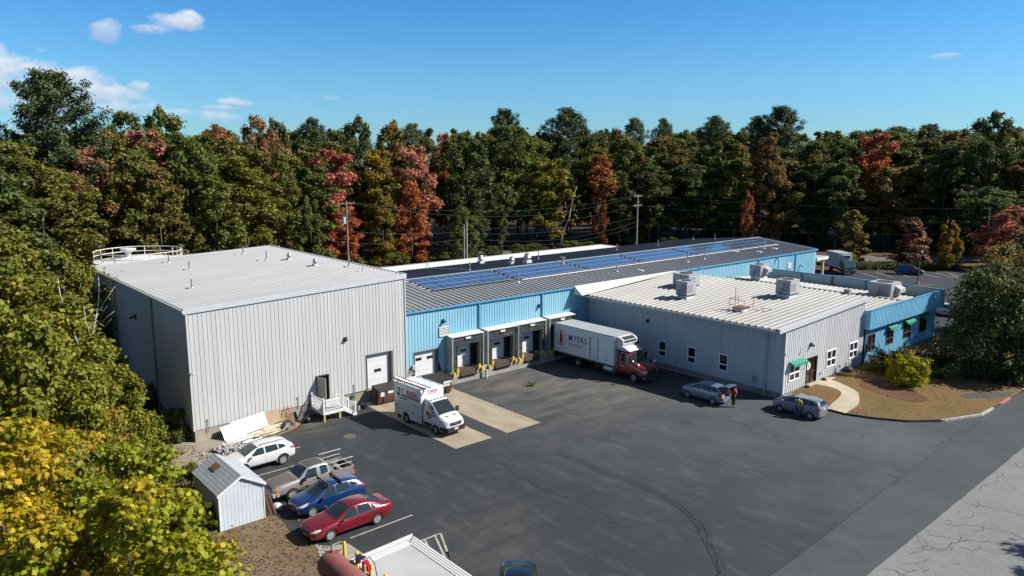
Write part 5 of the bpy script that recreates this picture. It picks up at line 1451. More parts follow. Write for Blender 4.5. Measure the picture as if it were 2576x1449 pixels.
for q in (((-.16, .45), (-.175, .45), (-.175, 1.03), (-.16, 1.03)), ((.85, .45), (.865, .45), (.865, 1.02), (.85, 1.02))): side_patch(PK, bvh, 'door_seam', black_m, q, .004, nu=1, nv=8)
side_patch(PK, bvh, 'side_moulding', chrome_m, [(1.05, .60), (-.98, .60), (-.98, .63), (1.05, .63)], .01)
for s in (1, -1):
    for nm, m_, q in (('headlight', lamp_clear, [(.50, .78), (.78, .76), (.78, .90), (.50, .92)]), ('indicator', lamp_amber, [(.70, .72), (.83, .72), (.82, .88), (.70, .89)])):
        patch(bvh, [(0, y * s, z) for y, z in q], (-1, 0, 0), .01 if nm == 'headlight' else .016, 5, 3).build(nm, m_, PK, smooth='all', world=False)
patch(bvh, [(2.5, .8, .0), (0, 0, 0), (0, 0, 0), (0, 0, 0)], (-1, 0, 0)) if False else None
patch(bvh, [(0, -.48, .74), (0, .48, .74), (0, .48, .90), (0, -.48, .90)], (-1, 0, 0), .01, 8, 3).build('grille', blackp_m, PK, smooth='all', world=False)
side_patch(PK, bvh, 'indicator_side', lamp_amber, [(2.46, .74), (2.28, .74), (2.28, .88), (2.46, .88)], .012)
m_ = MB(); m_.box(2.45, 2.66, -.84, .84, .46, .66); m_.box(2.30, 2.449, -.90, -.80, .48, .66); m_.box(2.30, 2.449, .80, .90, .48, .66); m_.build('front_bumper', mat('silver_bumper', (.4, .41, .42), .4, metal=.5), PK, world=False)
m_ = MB(); m_.box(-2.62, -2.50, -.82, .82, .46, .64); m_.build('rear_bumper', chrome_m, PK, world=False)
bd = MB()
for s in (1, -1):   # bed sides with an arch cut out
    y0, y1 = (.80, .885) if s > 0 else (-.885, -.80)
    ring = [(-1.05, .44), (-1.02, 1.03), (-2.50, 1.05), (-2.52, .50), (-1.95 - .0, .50)]
    pts = [(-1.05, 1.04), (-2.52, 1.06), (-2.54, .50), (-2.02, .47)]
    for i in range(13):
        a = PI - PI * i / 12
        pts.append((-1.55 - .41 * math.cos(PI - a) if False else -1.55 + .41 * math.cos(a), .40 + .40 * math.sin(a)))
    pts += [(-1.05, .44)]
    bd.prism(pts, 'Y', y0, y1)
bd.box(-2.53, -2.48, -.79, .79, .50, 1.05); bd.box(-1.10, -1.05, -.79, .79, .46, 1.04)
bd.build('bed', pk_p, PK, world=False)
m_ = MB(); m_.box(-2.47, -1.105, -.795, .795, .55, .60); m_.box(-1.95, -1.15, -.79, -.56, .601, .8); m_.box(-1.95, -1.15, .56, .79, .601, .8); m_.build('bed_liner', black_m, PK, world=False)
m_ = MB()
rnd = random.Random(3)
for i in range(9):
    x, y = rnd.uniform(-2.2, -1.3), rnd.uniform(-.5, .5); s = rnd.uniform(.1, .22)
    m_.obox((x, y, .62 + s / 2), (s * 1.6, s, s), Matrix.Rotation(rnd.uniform(0, 3), 3, 'Z'))
m_.build('bed_load', mat('grey_tarp', (.3, .3, .29), .8, var=.4, vscale=3), PK, world=False)
for s in (-1, 1):
    m_ = MB(); m_.box(-2.56, -2.541, s * .82 - .07, s * .82 + .07, .78, 1.0); m_.box(-2.56, -2.46, s * .888 - .006, s * .888 + .006, .78, 1.0); m_.build('tail_light', lamp_red, PK, world=False)
    m_ = MB(); m_.box(.70, .82, s * .98 - .1, s * .98 + .1, 1.03, 1.22); m_.build('wing_mirror', blackp_m, PK, world=False)
    m_ = MB(); m_.box(-.02, .16, s * .885 - .015, s * .885 + .015, .92, .95); m_.build('door_handle', chrome_m, PK, world=False)
rk = MB()
pipe = mat('rack_pipe', (.33, .33, .33), .45, metal=.5)
for s in (-1, 1):
    y = s * .80
    rk.tube([(-1.15, y, 1.04), (-1.15, y, 1.62)], .022, 6); rk.tube([(-2.40, y, 1.05), (-2.40, y, 1.62)], .022, 6); rk.tube([(-1.0, y, 1.62), (-2.5, y, 1.62)], .022, 6); rk.tube([(-1.15, y, 1.32), (-2.4, y, 1.32)], .018, 6)
rk.tube([(-1.15, -.80, 1.62), (-1.15, .80, 1.62)], .022, 6)
rk.tube([(-1.15, -.80, 1.3), (-1.15, .80, 1.3)], .018, 6)
rk.build('ladder_rack', pipe, PK, world=False)
for x in (1.5, -1.55):
    for s in (1, -1): wheel(PK, x, s * .77, .36, .23, '5', s < 0)

# white utility van with ladder
UV = thing('utility_van', 'white plumbing service van with boxy rear body and a long ladder on its roof', 'van', (30.12, 44.15, 0), R(-90) + R(3.5))
VW = white_van = paint('white_van_paint', (.76, .77, .78), 0, .32)
CAB = [(2.92, .62, .42, .60, .78, .58, .92, .95), (2.86, .84, .36, .60, .92, .70, 1.06, 1.10), (2.6, .98, .32, .64, 1.08, .78, 1.22, 1.27), (2.2, 1.02, .30, .66, 1.18, .82, 1.36, 1.42), (1.95, 1.03, .30, .66, 1.22, .84, 1.46, 1.52), (1.5, 1.03, .30, .66, 1.24, .82, 1.86, 1.93), (1.15, 1.03, .30, .66, 1.26, .80, 2.14, 2.20), (.9, 1.03, .30, .66, 1.27, .80, 2.24, 2.30), (.45, 1.03, .30, .66, 1.28, .80, 2.30, 2.36), (.2, 1.03, .30, .66, 1.28, .80, 2.32, 2.38)]
res, bvh = finish_body(loft(CAB), [VW], [(1.85, .42, .37, .98)])
link('cab', res, UV, world=False)
patch(bvh, [(2.02, .80, 0), (2.02, -.80, 0), (1.10, -.72, 0), (1.10, .72, 0)], (0, 0, -1), .008, 10, 8).build('windscreen', cglass_m, UV, smooth='all', world=False)
side_patch(UV, bvh, 'side_window', cglass_m, [(1.72, 1.26), (.75, 1.28), (.78, 2.02), (1.22, 2.0)])
side_patch(UV, bvh, 'lower_trim', blackp_m, [(2.86, .46), (.3, .46), (.3, .74), (2.86, .74)], .012, nu=14)
for q in (((.62, .8), (.635, .8), (.635, 2.1), (.62, 2.1)), ((1.9, .8), (1.915, .8), (1.82, 1.24), (1.805, 1.24))): side_patch(UV, bvh, 'door_seam', mat('seam_grey', (.2, .2, .2), .6), q, .004, nu=1, nv=8)
for s in (1, -1):
    patch(bvh, [(0, s * .56, .98), (0, s * .90, 1.02), (0, s * .90, 1.18), (0, s * .60, 1.10)], (-1, 0, 0), .012, 6, 4).build('headlight', lamp_clear, UV, smooth='all', world=False)
    m_ = MB(); m_.obox((1.55, s * 1.27, 1.42), (.12, .26, .36), Matrix.Rotation(0, 3, 'Z')); m_.bar((1.55, s * 1.0, 1.36), (1.55, s * 1.2, 1.36), .06, .08); m_.build('wing_mirror', blackp_m, UV, world=False)
side_patch(UV, bvh, 'headlight_edge', lamp_clear, [(2.82, .98), (2.42, 1.02), (2.44, 1.16), (2.8, 1.10)], .012)
patch(bvh, [(0, -.50, .80), (0, .50, .80), (0, .56, 1.06), (0, -.56, 1.06)], (-1, 0, 0), .014, 8, 4).build('grille', blackp_m, UV, smooth='all', world=False)
m_ = MB(); m_.cyl((2.93, 0, .94), (2.965, 0, .94), .1, n=16); m_.v = [(x, y * 1.5, .94 + (z - .94) * .6) for x, y, z in m_.v]; m_.build('grille_badge', mat('badge', (.1, .12, .2), .3), UV, world=False)
m_ = MB(); m_.prism([(-.98, 2.62), (.98, 2.62), (.80, 2.98), (-.80, 2.98)], 'Z', .36, .70); m_.v = [(p[1] if False else p[1], p[0], p[2]) for p in m_.v]; m_.build('front_bumper', blackp_m, UV, world=False)
m_ = MB(); m_.box(2.982, 2.995, -.17, .17, .50, .66); m_.build('number_plate', plate_m, UV, world=False)
for s in (-1, 1):
    m_ = MB(); q = Matrix.Rotation(R(16), 3, 'Y'); m_.obox((2.35, s * .36, 1.375), (.08, .30, .02), q); m_.build('bonnet_vent', black_m, UV, world=False)
m_ = MB()
for y in (-.6, -.3, 0, .3, .6): m_.box(.86, .94, y - .05, y + .05, 2.28, 2.36)
m_.build('roof_marker_lights', mat('marker_grey', (.2, .15, .1), .5), UV, world=False)
bd = MB()   # the box body, with rear wheel arch
yb = 1.06
side = [(.25, .42), (.25, 2.86), (.17, 2.95), (-3.02, 2.95), (-3.1, 2.86), (-3.1, .5)]
arch = [(-2.1, .42)] + [(-1.65 - .45 * math.cos(PI * i / 12), .40 + .42 * math.sin(PI * i / 12)) for i in range(13)] + [(-1.2, .42)]
side = [(.25, .42), (.25, 2.86), (.17, 2.95), (-3.02, 2.95), (-3.1, 2.86), (-3.1, .5), (-2.14, .5)] + [(-1.65 - .46 * math.cos(PI * i / 12), .44 + .44 * math.sin(PI * i / 12)) for i in range(13)] + [(-1.17, .42)]
bd.prism(side, 'Y', -yb, -yb + .06); bd.prism(side, 'Y', yb - .06, yb)
bd.box(-3.1, .25, -yb + .061, yb - .061, 1.0, 2.9); bd.box(-3.05, .2, -yb + .061, yb - .061, 2.90, 2.948)
bd.build('service_body', VW, UV, world=False)
m_ = MB(); m_.box(-3.0, .2, -.85, .85, .45, .99); m_.build('chassis', black_m, UV, world=False)
for s in (-1, 1):
    m_ = MB(); m_.box(-3.08, .23, s * (yb + .012) - .012, s * (yb + .012) + .012, 1.60, 1.64)
    m_.build('body_moulding', mat('moulding_grey', (.5, .52, .54), .5), UV, world=False)
    m_ = MB()
    for x in (-2.75, -2.6, -.55, -.15): m_.box(x - .008, x + .008, s * (yb + .003) - .003, s * (yb + .003) + .003, .55 if x > -1 else .6, 1.55)
    m_.box(-2.6, -.55, s * (yb + .003) - .003, s * (yb + .003) + .003, 1.03, 1.045)
    m_.build('compartment_seams', mat('seam_grey', (.2, .2, .2), .6), UV, world=False)
    m_ = MB()
    for x, z in ((-2.95, 1.15), (-.75, 1.0), (.08, .95)): m_.box(x - .05, x + .05, s * (yb + .01) - .012, s * (yb + .01) + .012, z - .06, z + .06)
    m_.build('latch', blackp_m, UV, world=False)
    m_ = MB(); m_.box(-2.62, -2.58, s * .95 - .16, s * .95 + .16, .22, .62); m_.build('mud_flap', black_m, UV, world=False)
    m_ = MB(); m_.box(-3.0, .15, s * .98 - .03, s * .98 + .03, 2.951, 2.99)
    m_.build('roof_rail', VW, UV, world=False)
m_ = MB()
for x in (-3.0, -2.2, -1.4, -.6, .1): m_.box(x - .03, x + .03, -1.0, 1.0, 2.952, 2.985)
m_.build('roof_rib', VW, UV, world=False)
for x in (1.85, -1.65):
    for s in (1, -1): wheel(UV, x, s * .93, .36, .23, 'steel', s < 0)
# lettering: right flank (vehicle's right = -y) and the cap above the cab
red_ink = mat('red_ink', (.45, .03, .03), .5); blk_ink = mat('black_ink', (.02, .02, .025), .5); grey_ink = mat('grey_ink', (.16, .16, .17), .5); wht_ink = mat('white_ink', (.8, .8, .8), .5)
for s in (-1,):
    Y = -(yb + .003)
    def T_(s_, size, m, x, z, **k): text(s_, size, 'lettering', m, UV, (x, Y, z), (1, 0, 0), (0, 0, 1), world=False, **k)
    m_ = MB(); m_.box(-2.75, -2.30, Y - .004, Y, 2.02, 2.62); lg = m_.build('logo_panel', mat('logo_dark', (.05, .07, .07), .5), UV, world=False)
    m_ = MB(); m_.prism([(-2.7, 2.5), (-2.55, 2.55), (-2.35, 2.25), (-2.36, 2.13), (-2.45, 2.2), (-2.6, 2.32), (-2.66, 2.18), (-2.7, 2.2)], 'Y', Y - .009, Y - .0045); m_.build('logo_mark', wht_ink, lg, world=False)
    T_('T.', .42, grey_ink, -2.2, 2.43, bold=.012); T_('KICZA', .44, red_ink, -1.55, 2.42, bold=.02, sx=1.02)
    m_ = MB(); m_.box(-2.2, -.02, Y - .003, Y, 2.02, 2.20); m_.build('name_band', blk_ink, UV, world=False)
    text('PLUMBING & HEATING', .165, 'lettering', wht_ink, UV, (-1.11, Y - .0035, 2.105), (1, 0, 0), (0, 0, 1), 'CENTER', world=False, sx=1.12)
    T_('413-634-5580', .21, blk_ink, -2.7, 1.87, bold=.004)
text('T. KICZA', .22, 'lettering', red_ink, UV, (.255, 0, 2.72), (0, 1, 0), (0, 0, 1), 'CENTER', bold=.008, world=False)
text('PLUMBING & HEATING', .085, 'lettering', grey_ink, UV, (.255, 0, 2.55), (0, 1, 0), (0, 0, 1), 'CENTER', world=False)
LD = thing('extension_ladder', 'red railed extension ladder lying on the roof of the white service van', 'ladder', (30.1, 46, 3.0))
LD.location = UV.location + Vector((0, 0, 3.0)); LD.rotation_euler = UV.rotation_euler
for y in (-.92, -.55):
    m_ = MB(); m_.box(-3.35, .75, y - .03, y + .03, .12, .22); m_.build('side_rail', mat('ladder_red', (.30, .05, .06), .5), LD, world=False)
m_ = MB()
for i in range(14):
    x = -3.2 + i * .3; m_.cyl((x, -.89, .17), (x, -.58, .17), .022, n=6)
m_.box(-2.8, -2.74, -1.0, -.5, .0, .118); m_.box(.1, .16, -1.0, -.5, .0, .118)
m_.build('rungs', alu_m, LD, world=False)

# white box truck with red cab at the docks
BT = thing('box_truck', 'long white refrigerated box truck with red cab backed up to the loading docks', 'truck', (50.95, 44.4, 0), R(-90))
box_p = mat('truck_box_white', (.95, .97, .99), .45, col2=(.86, .88, .90), vscale=.6)
rc_p = paint('red_truck_paint', (.30, .008, .02), .1, .3)
m_ = MB(); m_.prism([(-6.75, 1.18), (1.02, 1.18), (1.02, 3.80), (.96, 3.88), (-6.69, 3.88), (-6.75, 3.80)], 'Y', -1.26, 1.26)
bxo = m_.build('cargo_box', box_p, BT, world=False)
m_ = MB(); m_.box(-6.78, 1.06, -1.285, 1.285, 3.82, 3.90)
m_.v = m_.v; m_.build('top_rail', alu_m, BT, world=False)
m_ = MB(); m_.box(-6.72, .98, -1.22, 1.22, 3.902, 3.91); m_.build('box_roof', mat('truck_roof', (.42, .46, .47), .5, var=.1), BT, world=False)
m_ = MB(); m_.box(-6.78, 1.06, -1.285, 1.285, 1.08, 1.2); m_.build('bottom_rail', mat('rail_grime', (.2, .17, .14), .7, col2=(.35, .34, .33), vscale=5), BT, world=False)
for x, y in ((1.03, -1.24), (1.03, 1.24), (-6.76, -1.24), (-6.76, 1.24)):
    m_ = MB(); m_.box(x - .035, x + .035, y - .045, y + .045, 1.205, 3.815); m_.build('corner_post', alu_m, BT, world=False)
m_ = MB(); m_.box(-6.6, 2.2, -.5, .5, .62, 1.0); m_.box(-1.5, .4, -1.15, -.6, .5, .95); m_.box(-6.7, -6.6, -1.1, 1.1, .5, .75); m_.build('chassis', black_m, BT, world=False)
m_ = MB(); m_.cyl((-.2, -1.0, .72), (.9, -1.0, .72), .3, n=16); m_.build('fuel_tank', alu_m, BT, world=False)
# side door on the flank
Y = -1.263
m_ = MB()
for a, b, c, d in ((-2.0, -1.96, 1.35, 3.35), (-.94, -.90, 1.35, 3.35), (-1.96, -.94, 3.31, 3.35), (-1.96, -.94, 1.35, 1.39)): m_.box(a, b, Y - .015, Y, c, d)
sd = m_.build('side_door', mat('door_frame_grey', (.40, .42, .43), .5), BT, world=False)
m_ = MB(); m_.cyl((-1.89, Y - .03, 1.45), (-1.89, Y - .03, 3.25), .018, n=6)
for z in (1.6, 2.2, 2.7, 3.1):
    m_.box(-1.01, -.89, Y - .04, Y - .016, z - .04, z + .04)
    m_.box(-1.97, -1.85, Y - .04, Y - .016, z - .04, z + .04)
m_.build('hinges', mat('hinge_dark', (.08, .09, .1), .5), sd, world=False)
mk_ = MB()
for z in (1.5, 1.8, 2.3): mk_.box(.0, .2, Y - .004, Y, z - .03, z + .03)
mk_.build('side_marks', grey_ink, BT, world=False)
# emblem and lettering
n = 40
m_ = MB()
cx_, cz_, ra = -5.78, 2.58, .76
for i in range(n):
    a, b = 2 * PI * i / n, 2 * PI * (i + 1) / n
    p = [(cx_ + r_ * math.cos(t) * .88, Y - .004, cz_ + r_ * math.sin(t)) for r_, t in ((ra, a), (ra, b), (ra - .055, b), (ra - .055, a))]
    m_.add(p, [(0, 1, 2, 3)])
eb = m_.build('emblem_ring', mat('ring_grey', (.10, .13, .15), .5), BT, world=False)
m_ = MB()
m_.prism([(cx_ - .2, 2.05), (cx_ - .03, 2.05), (cx_, 2.1), (cx_ + .03, 2.05), (cx_ + .2, 2.05), (cx_ + .22, 2.6), (cx_ + .16, 2.98), (cx_ + .06, 3.05), (cx_ - .06, 3.05), (cx_ - .16, 2.98), (cx_ - .22, 2.6)], 'Y', Y - .005, Y)
m_.build('emblem_figure', mat('emblem_red', (.60, .06, .03), .5), eb, world=False)
m_ = MB(); m_.cyl((cx_, Y - .006, 3.16), (cx_, Y, 3.16), .10, n=12); m_.box(cx_ - .2, cx_ - .1, Y - .004, Y - .0005, 1.9, 2.05); m_.box(cx_ + .1, cx_ + .2, Y - .004, Y - .0005, 1.9, 2.05); m_.build('emblem_head', ink_m, eb, world=False)
text('MYERS', .84, 'lettering', ink_m, BT, (-4.78, Y - .004, 2.74), (1, 0, 0), (0, 0, 1), bold=.008, sx=.84, space=1.24, world=False)
text('PRODUCE', .36, 'lettering', mat('thin_ink', (.06, .07, .08), .6), BT, (-4.80, Y - .004, 2.14), (1, 0, 0), (0, 0, 1), bold=.003, sx=.95, space=1.35, world=False)
# refrigeration unit
m_ = MB()
m_.prism([(1.03, 2.75), (1.03, 3.85), (1.35, 3.85), (1.85, 3.62), (1.85, 3.3), (1.55, 2.85), (1.2, 2.75)], 'Y', -1.0, 1.0)
ru = m_.build('refrigeration_unit', mat('reefer_white', (.74, .75, .76), .35), BT, world=False)
m_ = MB(); m_.add([(1.40, -.8, 3.845), (1.82, -.8, 3.65), (1.82, .8, 3.65), (1.40, .8, 3.845)], [(0, 1, 2, 3)]); m_.box(1.852, 1.86, -.85, .85, 3.38, 3.58); m_.build('unit_grille', black_m, ru, world=False)
# cab
TC = [(4.42, .70, .62, .86, 1.05, .62, 1.18, 1.2), (4.36, .86, .58, .88, 1.22, .74, 1.40, 1.43), (4.1, .98, .56, .95, 1.38, .80, 1.55, 1.60), (3.5, 1.04, .56, 1.0, 1.50, .84, 1.68, 1.74), (3.05, 1.07, .56, 1.0, 1.56, .88, 1.74, 1.80), (2.95, 1.08, .56, 1.0, 1.58, .90, 1.78, 1.84), (2.65, 1.09, .56, 1.0, 1.62, .90, 2.25, 2.30), (2.45, 1.09, .56, 1.0, 1.64, .90, 2.52, 2.57), (2.1, 1.09, .56, 1.0, 1.64, .90, 2.58, 2.64), (1.35, 1.09, .56, 1.0, 1.64, .90, 2.58, 2.64), (1.2, 1.08, .58, 1.0, 1.64, .88, 2.5, 2.54)]
res, bvh = finish_body(loft(TC), [rc_p], [(3.2, .58, .50, 1.0)])
link('cab', res, BT, world=False)
patch(bvh, [(3.05, .90, 0), (3.05, -.90, 0), (2.48, -.82, 0), (2.48, .82, 0)], (0, 0, -1), .01, 10, 6).build('windscreen', cglass_m, BT, smooth='all', world=False)
side_patch(BT, bvh, 'side_window', cglass_m, [(2.72, 1.68), (1.65, 1.68), (1.65, 2.40), (2.42, 2.38)], .01)
side_patch(BT, bvh, 'door_seam', black_m, [(1.5, .7), (1.515, .7), (1.515, 2.45), (1.5, 2.45)], .004, nu=1, nv=8)
for s in (1, -1):
    patch(bvh, [(0, s * .62, 1.08), (0, s * .92, 1.06), (0, s * .94, 1.24), (0, s * .68, 1.28)], (-1, 0, 0), .012, 6, 4).build('headlight', lamp_clear, BT, smooth='all', world=False)
    m_ = MB(); m_.box(2.45, 2.6, s * 1.38 - .1, s * 1.38 + .1, 1.75, 2.35); m_.tube([(2.5, s * 1.05, 1.7), (2.5, s * 1.34, 1.78)], .02, 6); m_.tube([(2.5, s * 1.0, 2.4), (2.5, s * 1.34, 2.32)], .02, 6); m_.build('wing_mirror', blackp_m, BT, world=False)
    m_ = MB(); m_.lathe([(.02, -.1), (.12, -.06), (.14, 0), (.12, .06), (.02, .1)], (3.75, s * 1.12, 1.78), 10, 'X'); m_.tube([(3.75, s * .95, 1.5), (3.75, s * 1.12, 1.75)], .015, 6); m_.build('fender_mirror', white_m, BT, smooth='all', world=False)
side_patch(BT, bvh, 'headlight_edge', lamp_clear, [(4.34, 1.05), (4.0, 1.1), (4.02, 1.26), (4.3, 1.24)], .012)
patch(bvh, [(0, -.58, .98), (0, .58, .98), (0, .62, 1.36), (0, -.62, 1.36)], (-1, 0, 0), .012, 8, 4).build('grille', black_m, BT, smooth='all', world=False)
m_ = MB()
for z in (1.02, 1.12, 1.22, 1.32): m_.box(4.40, 4.455, -.60, .60, z - .025, z + .025)
m_.build('grille_bars', chrome_m, BT, world=False)
m_ = MB(); m_.prism([(-1.05, 4.15), (1.05, 4.15), (.85, 4.50), (-.85, 4.50)], 'Z', .52, .86); m_.v = [(p[1], p[0], p[2]) for p in m_.v]; m_.build('front_bumper', mat('bumper_dark', (.05, .05, .05), .5), BT, world=False)
m_ = MB(); m_.prism([(1.35, 2.66), (2.45, 2.66), (2.55, 2.72), (1.9, 2.98), (1.35, 3.0)], 'Y', -.86, .86); m_.build('wind_deflector', mat('reefer_white', (.74, .75, .76), .35), BT, world=False)
m_ = MB(); m_.box(1.1, 1.2, -1.0, -.9, .9, 2.8); m_.build('exhaust_stack', alu_m, BT, world=False)
text('MYERS', .17, 'lettering', wht_ink, BT, (1.65, -1.12, 1.33), (1, 0, 0), (0, 0, 1), world=False, bold=.004, space=1.1)
for s in (1, -1):
    wheel(BT, 3.2, s * .98, .50, .28, 'steel', s < 0)
    wheel(BT, -3.65, s * .92, .50, .45, 'steel', s < 0)
m_ = MB(); m_.cyl((3.2, -.9, .5), (3.2, .9, .5), .08, n=8); m_.cyl((-3.65, -.9, .5), (-3.65, .9, .5), .12, n=8); m_.build('axle', black_m, BT, world=False)

# far box truck with teal cab
FT = thing('box_truck', 'short white box truck with dark teal cab parked in the far lot by the canopy', 'truck', (129.6, 60.5, 0), R(-127))
m_ = MB(); m_.prism([(-3.6, 1.0), (1.1, 1.0), (1.1, 3.52), (1.05, 3.58), (-3.55, 3.58), (-3.6, 3.52)], 'Y', -1.2, 1.2); m_.build('cargo_box', mat('far_box_white', (.62, .64, .68), .45), FT, world=False)
m_ = MB(); m_.box(-3.62, 1.12, -1.22, 1.22, 3.50, 3.60); m_.build('box_roof', mat('truck_roof', (.42, .46, .47), .5), FT, world=False)
m_ = MB(); m_.box(1.101, 1.5, -.75, .75, 2.65, 3.35); m_.build('refrigeration_unit', mat('reefer_white', (.74, .75, .76), .35), FT, world=False)
m_ = MB(); m_.box(1.5, 1.52, -.6, .6, 2.8, 3.2); m_.build('unit_grille', black_m, FT, world=False)
teal = paint('teal_truck_paint', (.02, .11, .12), .2, .35)
m_ = MB(); m_.prism([(1.3, .55), (1.3, 2.45), (2.3, 2.5), (2.85, 1.55), (2.92, 1.4), (2.92, .55)], 'Y', -1.02, 1.02); m_.build('cab', teal, FT, world=False)
m_ = MB(); m_.add([(2.36, -.92, 2.42), (2.36, .92, 2.42), (2.86, .92, 1.58), (2.86, -.92, 1.58)], [(0, 1, 2, 3)]); m_.build('windscreen', mat('teal_glass', (.03, .08, .09), .05, spec=.8), FT, world=False)
for s in (-1, 1):
    m_ = MB(); m_.prism([(1.5, 1.55), (1.5, 2.3), (2.2, 2.32), (2.62, 1.55)], 'Y', s * 1.026 - .004, s * 1.026 + .004); m_.build('side_window', cglass_m, FT, world=False)
    m_ = MB(); m_.box(2.925, 2.95, s * .75 - .15, s * .75 + .15, .8, 1.0); m_.build('headlight', lamp_clear, FT, world=False)
    m_ = MB(); m_.box(2.4, 2.5, s * 1.2 - .1, s * 1.2 + .1, 1.7, 2.2); m_.build('wing_mirror', blackp_m, FT, world=False)
    wheel(FT, 2.0, s * .9, .42, .26, 'steel', s < 0); wheel(FT, -2.1, s * .9, .42, .4, 'steel', s < 0)
m_ = MB(); m_.box(2.85, 3.02, -1.0, 1.0, .4, .68); m_.build('front_bumper', mat('bumper_dark', (.05, .05, .05), .5), FT, world=False)
m_ = MB(); m_.box(-3.5, 1.4, -.5, .5, .5, .99); m_.build('chassis', black_m, FT, world=False)
# ------------------------------------------------------------------ entry deck with stairs
vin_m = mat('white_vinyl', (.80, .80, .80), .4)
DK = thing('entry_deck', 'small white railed deck with stairs and a sign below the open warehouse door', 'deck', (25.2, 50.9, 0))
x0, x1, y0, y1, fz = 24.3, 26.0, 49.88, 51.95, .80
m_ = MB(); m_.box(x0, x1, y0, y1, fz - .05, fz); m_.build('deck_floor', mat('grey_decking', (.45, .46, .48), .7, var=.1), DK)
m_ = MB(); m_.box(x0 - .02, x1, y0 - .03, y0 - .001, fz - .24, fz - .002); m_.box(x0 - .03, x0 - .001, y0, y1, fz - .24, fz - .002); m_.build('rim_board', vin_m, DK)
for x in (x0 + .12, x1 - .3):
    m_ = MB(); m_.box(x - .07, x + .07, y0 + .05, y0 + .19, -.02, fz - .05); m_.build('support_post', mat('yellow_pine_post', (.55, .45, .16), .7), DK)
def rail_run(a, b, za_, zb_, sub=.88):
    m_ = MB()
    a = Vector(a); b = Vector(b)
    m_.bar((a.x, a.y, za_ + sub), (b.x, b.y, zb_ + sub), .07, .07); m_.bar((a.x, a.y, za_ + .12), (b.x, b.y, zb_ + .12), .05, .05)
    n = max(3, int((b - a).length / .12))
    for i in range(1, n):
        t = i / n; p = a.lerp(b, t); z = lerp(za_, zb_, t)
        m_.box(p.x - .017, p.x + .017, p.y - .017, p.y + .017, z + .13, z + sub)
    m_.build('railing', vin_m, DK)
def newel(x, y, z0, z1):
    m_ = MB(); m_.box(x - .06, x + .06, y - .06, y + .06, z0, z1); m_.box(x - .08, x + .08, y - .08, y + .08, z1, z1 + .04); m_.prism([(x - .06, z1 + .04), (x + .06, z1 + .04), (x, z1 + .09)], 'Y', y - .06, y + .06); m_.build('newel_post', vin_m, DK)
for x, y, a, b in ((x0 + .05, y0 + .04, fz - .2, 1.82), (x1 - .05, y0 + .04, fz - .2, 1.82), (x0 + .05, y1 - .1, fz, 1.82), (x1 - .05, y1 - .9, fz, 1.82), (27.0, y0 + .04, 0, 1.05), (27.0, y1 - .9, 0, 1.05)): newel(x, y, a, b)
rail_run((x0 + .11, y0 + .04), (x1 - .11, y0 + .04), fz, fz); rail_run((x0 + .05, y0 + .1), (x0 + .05, y1 - .16), fz, fz)
rail_run((x1 + .01, y0 + .04), (26.94, y0 + .04), fz, .05); rail_run((x1 + .01, y1 - .9), (26.94, y1 - .9), fz, .05)
m_ = MB()
for i in range(4):
    z = fz * (3 - i) / 4 + fz / 4 * 0 ; xx = x1 + i * .27
    m_.box(xx, xx + .30, y0 + .1, y1 - .95, fz * (3.0 - i) / 4 + .02 - .04 if i < 3 else -.02, fz * (3.0 - i) / 4 + .02 if i < 3 else .04)
m_.build('stair_tread', mat('grey_decking', (.45, .46, .48), .7), DK)
for y in (y0 - .015, y1 - .94):
    m_ = MB(); m_.prism([(x1, fz - .24), (x1, fz - .01), (x1 + .27, fz - .01), (x1 + .27, fz - .2), (x1 + .54, fz - .2), (x1 + .54, fz - .4), (x1 + .81, fz - .4), (x1 + .81, fz - .6), (x1 + 1.1, fz - .6), (x1 + 1.1, .0), (x1 + .85, .0)], 'Y', y - .02, y + .02); m_.build('stair_stringer', vin_m, DK)
m_ = MB(); m_.box(24.52, 25.62, y0 - .035, y0 - .015, 1.16, 1.70); sg = m_.build('sign_board', mat('sign_white', (.80, .80, .80), .4), DK)
lt_ink = mat('pale_grey_ink', (.42, .42, .43), .6)
text('Pinewood', .19, 'lettering', lt_ink, DK, (25.07, y0 - .037, 1.53), (1, 0, 0), (0, 0, 1), 'CENTER')
text('Meadow', .19, 'lettering', lt_ink, DK, (25.07, y0 - .037, 1.31), (1, 0, 0), (0, 0, 1), 'CENTER')

# ------------------------------------------------------------------ things lying along the grey wall
def leaning(name, label, cat, pts, th, m, group=None):
    a, b, c, d = [Vector(p) for p in pts]
    n = (b - a).cross(d - a).normalized() * th
    t = MB(); t.add([a, b, c, d, a + n, b + n, c + n, d + n], [(0, 1, 2, 3), (7, 6, 5, 4), (0, 4, 5, 1), (1, 5, 6, 2), (2, 6, 7, 3), (3, 7, 4, 0)])
    return tag(t.build(name, m), label, cat, group)
sheet_m = mat('white_sheeting', (.82, .82, .82), .5, var=.03)
leaning('wall_panel', 'wide white panel leaning on the warehouse foundation behind the lumber pile', 'panel', [(17.55, 51.15, 0), (20.6, 51.2, 0), (20.5, 51.85, 1.2), (18.0, 51.85, .92)], .04, sheet_m)
leaning('wall_panel', 'smaller white panel overlapping in front at the left of the wide one', 'panel', [(17.25, 50.95, 0), (19.3, 51.0, 0), (19.0, 51.72, .98), (17.2, 51.7, .78)], .04, sheet_m)
leaning('plywood_board', 'square brown plywood board leaning on the wall right of the white panels', 'board', [(20.45, 51.45, 0), (21.7, 51.5, 0), (21.65, 51.9, 1.12), (20.4, 51.9, 1.12)], .03, mat('plywood', (.36, .26, .16), .8, col2=(.44, .33, .22), vscale=1.5))
rnd = random.Random(11)
LPc = 0
